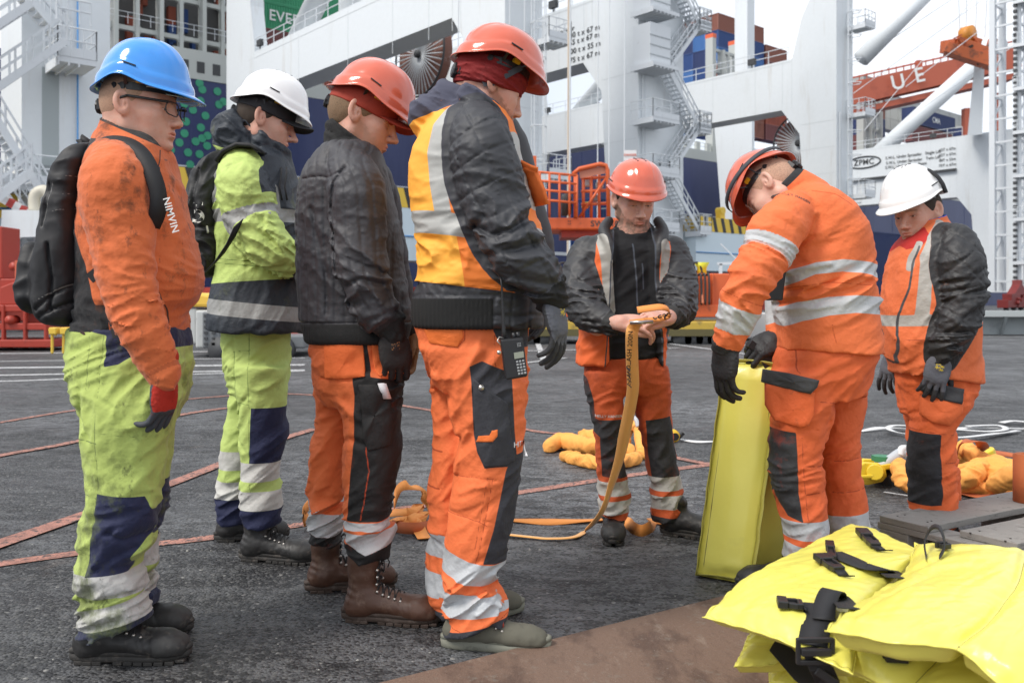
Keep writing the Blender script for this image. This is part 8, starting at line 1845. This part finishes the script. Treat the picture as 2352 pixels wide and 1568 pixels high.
rib('webbing_loop', [(900,1192,.04,10),(940,1196,.05,60),(970,1180,.05,20),(978,1196,.03,80),(950,1210,.02,60)], .05, web, T_(5), 'webbing', group=gS)
# the strap being read
Ysx = 3.60
st_ = [(*W(1498,715,3.60),90),(*W(1484,712,3.56),90),(*W(1470,735,3.56),20),(*W(1455,752,3.58),0),(*W(1451,775,3.58),-88),(*W(1452,830,3.62),-88),(*W(1454,886,3.66),-88),(*W(1448,930,3.70),-70),(*W(1436,990,3.75),-60),(*W(1424,1048,3.80),-55),(*W(1405,1110,3.84),-50),(*W(1382,1175,3.88),-40)]
g_ = [ZP(1345,1218,.012), ZP(1316,1233,.010), ZP(1260,1236,.010), ZP(1225,1233,.010), ZP(1177,1228,.010), ZP(1120,1222,.010)]
q = st_+[(*p, 0) for p in g_]; q = cr(q, 6); o = []; ws = []
for i in range(len(q)):
    d = Vector(q[min(i+1,len(q)-1),:3]-q[max(i-1,0),:3]).normalized(); hor = Vector((1,0,0)) if i < 60 else d.cross(Vector((0,0,1))).normalized()
    k = min(1, max(0, (i-46)/26)); side = Vector((1,.15,0)).lerp(Vector((-d.y, d.x, 0)).normalized()*-1, k); side = (side-d*side.dot(d)).normalized(); o.append(Vector(q[i,:3])); ws.append(side*(.025 if i < 50 else max(.014, .025-.0007*(i-50))))
mb = MB(); mb.ribbon(o[14:], ws[14:], .003); lash = mb.build('lashing_strap', mat('strap_orange', (.92,.46,.13), .75, dirt=[((.60,.22,.05), 9, .58, .5), ((.12,.06,.03), 70, .68, .5)], bump=[(260,.7,.0012,(.2,.2,1))], sheen=.3), None, True)
tag(lash, 'long orange ratchet strap printed in black, held and read by the man facing us', 'strap')
text_on('CORDLASH 200N', .027, plane_facing(W(1453.5,826,3.5), (0.02,0,1), (-1,0,0)), mat('strap_print', (.04,.03,.03), .7), lash, 'lettering', bvh_of(lash), squeeze=1.0)
mb = MB(); pts = [Vector(W(x, y, Yq)) for x, y, Yq in ((1464,712,3.50),(1490,708,3.46),(1516,705,3.44),(1534,710,3.46),(1538,722,3.50),(1524,730,3.52),(1500,734,3.52),(1470,737,3.52),(1446,740,3.53))]; pts = [Vector(p) for p in cr(pts, 4)]
mb.ribbon(pts, [Vector((0,.016,.012)).lerp(Vector((0,.016,.007)), i/len(pts)) for i in range(len(pts))], .003); lp = mb.build('strap_loop', web, lash, True)
text_on('cap', .040, plane_facing(W(1527,724,3.40), (1,0,.25)), bpy.data.materials['strap_print'], lp, 'lettering', bvh_of(lp))
mb = MB(); mb.tube([W(1447,741,3.50), W(1500,739,3.50)], .007, 10); mb.build('buckle', mat('steel_buckle', (.5,.5,.5), .3, metal=.9), lash, True)
rib('ground_strap', [(1120,1196,.008,0),(1177,1194,.008,0),(1260,1198,.010,20),(1340,1195,.008,0),(1400,1192,.008,0),(1436,1196,.012,40),(1455,1212,.035,70),(1475,1218,.035,85),(1495,1208,.03,70),(1500,1196,.012,20),(1545,1204,.008,0),(1600,1206,.008,0),(1640,1204,.008,0)], .05, web, 'orange strap running along the ground behind the feet of the man facing us')
# pallet of weathered planks
wood = mat('weathered_wood', (.26,.245,.225), .85, dirt=[((.12,.11,.10), 6, .54, .7, (3,3,14)), ((.36,.34,.31), 12, .60, .6), ((.03,.028,.025), 40, .68, .8)], bump=[(30,.6,.003,(1,8,1)),(200,.3,.001)])
pal = empty('pallet', ZP(2100,1200,0)*np.array((1,1,0))); tag(pal, 'weathered grey timber pallet behind the pile of yellow mats', 'pallet')
a = ZP(2020,1183,.165); e1 = np.array((.862,.507,0)); e2 = np.array((.514,-.857,0))
def plank(o, L_, Wd, T, nm, jit=0., name='plank'):
    vs = []; n = 14; rn = random.Random(nm)
    for i in range(n+1):
        c = o+e1*L_*i/n; w0 = rn.uniform(-.0015,.0015)
        for u, zz in ((0,-T),(Wd,-T),(Wd,0),(0,0)): vs.append(c+e2*(u+w0)+np.array((0,0,zz+rn.uniform(-.0012,.0012))))
    fs = []
    for i in range(n):
        for k_ in range(4): fs.append((4*i+k_, 4*i+(k_+1)%4, 4*i+4+(k_+1)%4, 4*i+4+k_))
    fs += [(3,2,1,0), tuple(4*n+k_ for k_ in range(4))]; ob = raw(name, vs, fs, wood, pal, False); md = ob.modifiers.new('b', 'BEVEL'); md.width = .0025; md.segments = 2; md.limit_method = 'ANGLE'
    return ob
for k_, (u, wd) in enumerate(((0,.215),(.31,.22),(.62,.21))): plank(a+e2*u+(e1*(.055 if k_ == 1 else 0)), 1.5, wd, .026, k_)
def cross(o, L_, Wd, T, name='bearer'):
    mb = MB(); mb.hexa([tuple(o+e2*b_+e1*c_+np.array((0,0,z))) for z in (-T,0) for b_, c_ in ((0,0),(L_,0),(L_,Wd),(0,Wd))]); return mb.build(name, wood, pal, False, .003)
for c_ in (.0, .68, 1.35): cross(a+e1*c_+np.array((0,0,-.0265))-e2*.01, .86, .13, .025); 
for c_ in (.0, .68, 1.35):
    for b_ in (0., .36, .72): cross(a+e1*c_+e2*b_+np.array((0,0,-.052)), .13, .125, .09, 'block')
for b_ in (0., .36, .72): mb = MB(); mb.hexa([tuple(a+e2*(b_+x)+e1*y+np.array((0,0,z))) for z in (-.164,-.1425) for x, y in ((0,0),(.12,0),(.12,1.5),(0,1.5))]); mb.build('skid', wood, pal, False, .003)
mb = MB(); rn = random.Random(4)
for u in (.05,.16,.36,.48):
    for c_ in (.06,.10,.74): p = a+e2*(u+rn.uniform(-.01,.01))+e1*(c_+rn.uniform(-.01,.01)); mb.tube([p+np.array((0,0,-.002)), p+np.array((0,0,.0015))], .004, 8)
mb.build('nail', mat('rusty_nail', (.03,.025,.02), .7), pal)
rl_ = empty('webbing_roll', ZP(2352,1165,.165)); tag(rl_, 'rolled rust orange webbing standing on the pallet at the right edge', 'webbing roll')
c = ZP(2368,1158,.165)+np.array((.02,.05,0)); mb = MB(); sp_ = []
for k_ in range(160): an = k_*.22; rr_ = .032+.0011*an/6.283*3.6; sp_.append(c+np.array((math.cos(an)*rr_, math.sin(an)*rr_, .105)))
mb.ribbon([Vector(p) for p in sp_], [Vector((0,0,.10))]*len(sp_), .0028); ob = mb.build('coil', mat('roll_webbing', (.58,.17,.06), .8, bump=[(120,.6,.0015,(.1,.1,1))], dirt=((.3,.09,.04), 8, .58, .4)), rl_, True)
mb = MB(); mb.tube([c+np.array((0,0,.002)), c+np.array((0,0,.20))], .062, 40); mb.build('core', bpy.data.materials['roll_webbing'], rl_, True)
# ---------------------------------------------------------------- yellow pads
vin = mat('yellow_vinyl', (.80,.74,.14), .36, over=[('stitch', (.16,.13,.03), .8, .0004)], dirt=[((.55,.50,.10), 4, .62, .3), ((.35,.32,.10), 40, .72, .4)], bump=[(7,.25,.008),(20,.2,.004,(1,3,1))], coat=.15)
up_ = empty('upright_pad', (.9,3.5,0)); tag(up_, 'tall yellow vinyl bolster held upright by the stooping man', 'pad')
A_, B_ = np.array((.688,3.40,.006)), np.array((.860,3.285,.006)); dirb = np.array((.62,.78,0)); At, Bt = W(1663,831,3.44), W(1787,842,3.345); dt_ = .20; db = .70
Cb, Db = B_+dirb*db, A_+dirb*db; Ct, Dt = Bt+dirb*dt_, At+dirb*dt_
def upsurf():
    vs = []; fs = []; n, m_ = 64, 20
    cor = [(A_,At),(B_,Bt),(Cb,Ct),(Db,Dt)]; rings = []
    for j in range(n+1):
        t = j/n; ring = []
        for k_ in range(4):
            p0 = cor[k_][0]*(1-t)+cor[k_][1]*t; p1 = cor[(k_+1)%4][0]*(1-t)+cor[(k_+1)%4][1]*t; nrm_ = np.cross(p1-p0, cor[k_][1]-cor[k_][0]); nrm_ /= np.linalg.norm(nrm_)
            for i in range(m_):
                u = i/m_; puff = (.012*min(1, 6*u, 6*(1-u))+.014*math.sin(math.pi*u))*min(1, t*14+.1, (1-t)*14+.1); w = .004*float(noise3(np.array([[u*2+k_*5, t*5, 1.]]))[0])+.0045*float(noise3(np.array([[u*5+k_*5, t*16, 4.]]))[0])*math.exp(-min(t,1-t)*16)*2
                ring.append(p0*(1-u)+p1*u+nrm_*(puff+w))
        rings.append(ring)
    N_ = 4*m_; vs = [v for r_ in rings for v in r_]
    for j in range(n):
        for i in range(N_): fs.append((j*N_+i, j*N_+(i+1)%N_, (j+1)*N_+(i+1)%N_, (j+1)*N_+i))
    for base, tt in ((0, 0), (n*N_, 1)):
        cidx = len(vs); vs.append(np.mean([vs[base+i] for i in range(N_)], 0)+np.array((0,0,.012 if tt else -.0)))
        for i in range(N_): fs.append((base+i, base+(i+1)%N_, cidx) if tt else (base+(i+1)%N_, base+i, cidx))
    return np.array(vs), fs
V, f_ = upsurf(); V[:,2] = np.maximum(V[:,2], .002)
o = raw('pad_cover', V, f_, vin, up_, True, {'stitch': np.maximum(np.maximum(lined(V, [(1780,850),(1765,960),(1745,1120),(1728,1240),(1710,1340)], 3.33, .0016)-.0, lined(V, [(1680,840),(1660,960),(1638,1100),(1620,1220),(1606,1320)], 3.42, .0012)), -.05)})
mb = MB()
for P0, P1, sd in ((A_,At,-1),(B_,Bt,1)):      # welted seams
    d = (P1-P0); pts = [Vector(P0+d*k_/20+np.array((sd*.003,-.012,0))+np.array((.002*math.sin(k_*2.1),0,.004))) for k_ in range(21)]; mb.ribbon(pts, [Vector((.004*sd,-.009,0))]*21, .003)
for P0, P1 in ((At,Bt),(A_,B_)):
    d = (P1-P0); pts = [Vector(P0+d*k_/10+np.array((0,-.010,.008*math.sin(k_*.3)+.004))) for k_ in range(11)]; mb.ribbon(pts, [Vector((0,-.008,.006))]*11, .003)
mb.build('welt', vin, up_, True)
mb = MB(); mb.ribbon([Vector(W(x, y, Yq)) for x, y, Yq in ((1730,793,3.40),(1748,800,3.38),(1758,820,3.36),(1768,840,3.36))], [Vector((.018,0,.010))]*4, .004); mb.bar(W(1722,800,3.40), W(1732,786,3.40), .05, .03); mb.build('carry_strap', mats['webbing'], up_)
def pad(root, name, net, thick=.05, puff=.022, seed=0, nu=64, nv=64, edge=.10, wrk=1., quiltu=None, quiltv=None, flat=False):
    net = np.array([[ZP(*p) if not flat else p for p in row] for row in net], float); rows = [cr(r_, 24) for r_ in net]; K = [np.linspace(0, len(rows[0])-1, nu+1)]; 
    R0 = np.array([[r_[int(i)]*(1-(i%1))+r_[min(int(i)+1, len(r_)-1)]*(i%1) for i in K[0]] for r_ in rows])
    cols = []
    for i in range(nu+1): c_ = cr(R0[:,i], 24); kk = np.linspace(0, len(c_)-1, nv+1); cols.append([c_[int(j)]*(1-(j%1))+c_[min(int(j)+1, len(c_)-1)]*(j%1) for j in kk])
    S_ = np.array(cols)                          # (nu+1, nv+1, 3)
    uu, vv = np.meshgrid(np.linspace(0,1,nu+1), np.linspace(0,1,nv+1), indexing='ij'); e = np.minimum(np.minimum(uu, 1-uu)/edge, np.minimum(vv, 1-vv)/edge); e = np.clip(e, 0, 1); pf = np.sin(e*math.pi/2)**.8; pf = np.where(e < .16, 0, pf*np.clip((e-.16)*2.6, 0, 1)**.7)
    if quiltu is not None:
        for q0 in quiltu: pf *= 1-.85*np.exp(-((uu-q0)/.028)**2)
    if quiltv is not None:
        for q0 in quiltv: pf *= 1-.5*np.exp(-((vv-q0)/.02)**2)
    du = np.gradient(S_, axis=0); dv = np.gradient(S_, axis=1); nn = np.cross(du, dv); nn /= np.linalg.norm(nn, axis=2)[..., None]+1e-9; nn *= np.sign(nn[...,2:3])
    Pw = S_.reshape(-1,3).astype(np.float32); w = (billow(Pw@np.array([[.8,-.6,0],[.6,.8,0],[0,0,1]], np.float32), (2.2,11,5), seed, 1.1)*.0040+soft(Pw, (4,4,4), seed)*.006+billow(Pw, (5,22,9), seed+2)*.0010).reshape(uu.shape)*wrk
    fl = np.sin(uu*57+seed)*np.sin(vv*61)*.004*np.exp(-(e/.3)**2)
    top = S_+nn*(pf*puff+w*(.4+.6*pf)+fl)[..., None]; bot = S_-nn*(.003+pf*thick-w*.3-fl)[..., None]
    vs = np.concatenate([top.reshape(-1,3), bot.reshape(-1,3)]); M_ = (nu+1)*(nv+1); fs = []
    idx = lambda i, j: i*(nv+1)+j
    for i in range(nu):
        for j in range(nv): a_ = (idx(i,j), idx(i+1,j), idx(i+1,j+1), idx(i,j+1)); fs.append(a_); fs.append(tuple(M_+k_ for k_ in a_[::-1]))
    for i in range(nu): fs.append((idx(i,0), M_+idx(i,0), M_+idx(i+1,0), idx(i+1,0))); fs.append((idx(i+1,nv), M_+idx(i+1,nv), M_+idx(i,nv), idx(i,nv)))
    for j in range(nv): fs.append((idx(0,j+1), M_+idx(0,j+1), M_+idx(0,j), idx(0,j))); fs.append((idx(nu,j), M_+idx(nu,j), M_+idx(nu,j+1), idx(nu,j+1)))
    st_ = .0018*6-np.abs(e-.15)*.10; qs = np.full_like(e, -.05)
    for q0 in (quiltu or ()): qs = np.maximum(qs, .0012-np.abs(uu-q0)*.9)
    st_ = np.maximum(np.minimum(.0020-np.abs(e-.15)*edge*1.0, .01), qs); st_ = np.concatenate([st_.ravel(), np.full(M_, -.05)])
    o = raw(name, vs, fs, vin, root, True, {'stitch': st_}); bm = bmesh.new(); bm.from_mesh(o.data); bmesh.ops.recalc_face_normals(bm, faces=bm.faces); bm.to_mesh(o.data); bm.free(); return o
pA = empty('folded_mat', (.9,2.2,.3)); tag(pA, 'topmost yellow vinyl mat of the pile, folded, with black clips and straps', 'mat')
# left panel, rising and falling, and the panel folded over it
oA = pad(pA, 'left_panel', [[(1612,1412,.33),(1730,1448,.335),(1853,1496,.33),(1960,1548,.31)],[(1700,1343,.33),(1800,1372,.36),(1900,1398,.35),(1990,1420,.33)],[(1800,1280,.33),(1890,1300,.36),(1985,1322,.35),(2060,1345,.33)],[(1905,1235,.32),(1960,1250,.34),(2040,1280,.34),(2110,1300,.33)],[(1959,1208,.31),(2015,1226,.325),(2075,1252,.32),(2160,1280,.31)]], .034, .020, 11, 100, 110, .13, 1.3)
oB = pad(pA, 'right_panel', [[(1893,1443,.40),(2040,1470,.425),(2197,1493,.42),(2290,1570,.38),(2420,1660,.34)],[(1950,1398,.385),(2100,1425,.43),(2265,1440,.425),(2390,1500,.41),(2540,1580,.37)],[(2015,1360,.375),(2140,1372,.43),(2310,1385,.43),(2450,1430,.42),(2620,1490,.39)],[(2075,1318,.37),(2180,1320,.425),(2340,1340,.43),(2480,1370,.42),(2660,1410,.40)],[(2100,1246,.37),(2215,1252,.41),(2360,1262,.41),(2480,1275,.41),(2640,1290,.40)]], .042, .022, 17, 110, 100, .12, 1.3, quiltu=(.5,))
pB = empty('folded_mat', (.9,2.,.2)); tag(pB, 'middle yellow vinyl mat of the pile, its folded edge gaping open', 'mat')
oC = pad(pB, 'upper_panel', [[(1836,1504,.27),(1990,1560,.28),(2120,1640,.26),(2400,1700,.25)],[(1870,1470,.28),(2010,1516,.31),(2180,1580,.30),(2440,1640,.28)],[(1920,1420,.29),(2080,1460,.32),(2260,1500,.32),(2500,1560,.30)],[(1990,1360,.29),(2150,1380,.32),(2340,1410,.32),(2560,1460,.30)]], .034, .018, 23, 80, 70, .12, 1.4, quiltu=(.55,))
oD = pad(pB, 'lower_panel', [[(1686,1528,.205),(1770,1526,.20),(1840,1510,.21),(1960,1580,.20)],[(1706,1488,.22),(1800,1490,.215),(1880,1500,.22),(2000,1560,.21)],[(1724,1448,.24),(1830,1458,.235),(1920,1470,.24),(2050,1520,.23)],[(1780,1390,.24),(1900,1400,.24),(2000,1420,.24),(2110,1460,.24)]], .028, .014, 29, 60, 60, .14, 1.2)
pC = empty('folded_mat', (.95,2.,.08)); tag(pC, 'lowest yellow vinyl mat of the pile, resting on the steel plate', 'mat')
pad(pC, 'upper_panel', [[(1766,1572,.13),(1860,1600,.13),(1990,1640,.13),(2400,1760,.12)],[(1773,1520,.155),(1880,1528,.155),(2000,1560,.15),(2400,1640,.14)],[(1840,1440,.16),(1960,1450,.16),(2100,1470,.16),(2500,1520,.15)]], .06, .016, 37, 60, 50, .07, 1.3)
pad(pC, 'lower_panel', [[(1775,1612,.06),(1900,1650,.06),(2100,1700,.06),(2400,1800,.06)],[(1800,1540,.065),(1900,1560,.065),(2100,1600,.065),(2400,1660,.06)],[(1860,1460,.065),(1990,1470,.065),(2150,1500,.065),(2500,1540,.06)]], .035, .014, 41, 50, 50, .07, 1.)
bvA, bvB, bvC = bvh_of(oA), bvh_of(oB), bvh_of(oC)
def on(x, y, bv_=None):
    o0 = Vector((0,0,CH)); d = (Vector(W(x, y, 3.))-o0).normalized(); best = None
    for b_ in ([bv_] if bv_ else [bvA, bvB, bvC]):
        h = b_.ray_cast(o0, d)
        if h[0] is not None and (best is None or h[3] < best[1]): best = (h[0], h[3])
    return best[0] if best else Vector(ZP(x, y, .33))
bp_ = mats['black_plastic']
def clip(x0, y0, x1, y1, w=.030, tail=None, par_=pA, bv_=None, name='clip'):
    a_, b_ = on(x0, y0, bv_)+Vector((0,0,.012)), on(x1, y1, bv_)+Vector((0,0,.010)); d = b_-a_; L_ = d.length; d.normalize(); s = d.cross(Vector((0,0,1))).normalized(); n = s.cross(d)
    mb = MB()
    def bx_(u0, u1, w0, w1, h0, h1): mb.hexa([a_+d*u+s*ww+n*hh for hh in (h0,h1) for u, ww in ((u0,-w0),(u0,w0),(u1,w1),(u1,-w1))])
    bx_(0, L_*.40, w*.5, w*.52, -.006, .010); bx_(L_*.40, L_*.78, w*.30, w*.30, -.004, .002)
    for sg in (-1, 1): mb.hexa([a_+d*u+s*ww*sg+n*hh for hh in (-.005,.008) for u, ww in ((L_*.40,w*.30),(L_*.40,w*.44),(L_*.80,w*.50),(L_*.80,w*.34))])
    bx_(L_*.78, L_, w*.46, w*.42, -.005, .008); o_ = mb.build(name, bp_, par_, False, .0022)
    if tail:
        mb = MB(); pp = [b_]+[on(x, y, bv_)+Vector((0,0,.006)) for x, y in tail]; mb.ribbon(pp, [s*w*.36]*len(pp), .003); mb.build('clip_strap', mats['webbing'], par_, True)
clip(1978,1228,2012,1262, .034, [(2024,1268),(2040,1268)]); clip(1882,1288,1928,1318, .036, [(1938,1327),(1952,1328)]); clip(1785,1396,1844,1400, .042, [(1852,1404)])
clip(2044,1486,2062,1530, .050, None, pB, bvC)
def sstrap(pts, w, par_=pA, name='strap', off=.006, th=.003, side=None):
    pp = [on(*p[:2])+Vector((0,0,off+(p[2] if len(p) > 2 else 0))) for p in pts]; pp = [Vector(q_) for q_ in cr(pp, 5)]; mb = MB(); ws = []
    for i in range(len(pp)): d = (pp[min(i+1,len(pp)-1)]-pp[max(i-1,0)]).normalized(); ws.append((d.cross(Vector((0,0,1))).normalized() if side is None else Vector(side))*w/2)
    mb.ribbon(pp, ws, th); return mb.build(name, mats['webbing'], par_, True)
sstrap([(1912,1274),(1950,1290),(1990,1306),(2020,1314,.006),(2046,1322),(2066,1333)], .055); clip(1905,1258,1912,1292, .022)
sstrap([(1876,1392),(1878,1420),(1872,1455),(1866,1488)], .058); sstrap([(1892,1440,.01),(1896,1412,.02),(1912,1398,.035),(1934,1400,.015),(1952,1404,.0)], .045)
mb = MB(); p0 = on(1868,1488)+Vector((0,0,.004)); q0 = Vector(ZP(1905,1590,.22)); pp = [p0, p0.lerp(q0,.3)+Vector((0,-.02,-.01)), p0.lerp(q0,.65)+Vector((0,-.02,0)), q0]; mb.ribbon(pp, [Vector((.026,.006,0))]*4, .004)
p1 = Vector(ZP(1779,1474,.25)); q1 = Vector(ZP(1890,1580,.20)); mb.ribbon([p1, p1.lerp(q1,.5)+Vector((0,-.01,-.01)), q1], [Vector((.016,.016,.012))]*3, .004); mb.build('hanging_strap', mats['webbing'], pA)
mb = MB(); c0_ = p0+Vector((.0,-.006,-.005))
for dz in (.022, -.022): mb.bar(c0_+Vector((-.034,-.006,dz)), c0_+Vector((.034,-.006,dz)), .010, .010)
for dx in (-.034,.034): mb.bar(c0_+Vector((dx,-.006,-.026)), c0_+Vector((dx,-.006,.026)), .009, .010)
mb.bar(c0_+Vector((-.03,-.012,0)), c0_+Vector((.03,-.012,0)), .012, .014); mb.build('ladder_lock', bp_, pA, False, .002)
mb = MB(); 
for k_ in range(3): c_ = pp[1].lerp(pp[3], .25+.28*k_)+Vector((0,-.012,0)); mb.bar(c_+Vector((-.022,0,.018)), c_+Vector((.022,0,-.012)), .016, .018)
mb.build('side_release_clip', bp_, pA, False, .003)
pk_ = [on(2128,1286)+Vector((0,0,.004)), on(2124,1270)+Vector((0,0,.03)), on(2140,1262)+Vector((0,0,.055)), on(2160,1262)+Vector((0,0,.05)), on(2170,1272)+Vector((0,0,.02)), on(2158,1284)+Vector((0,0,.006))]
mb = MB(); mb.ribbon([Vector(q_) for q_ in cr(pk_, 5)], [Vector((.010,.020,0))]*26, .003); mb.build('strap_loop', mats['webbing'], pA, True); clip(2158,1262,2176,1266, .030)
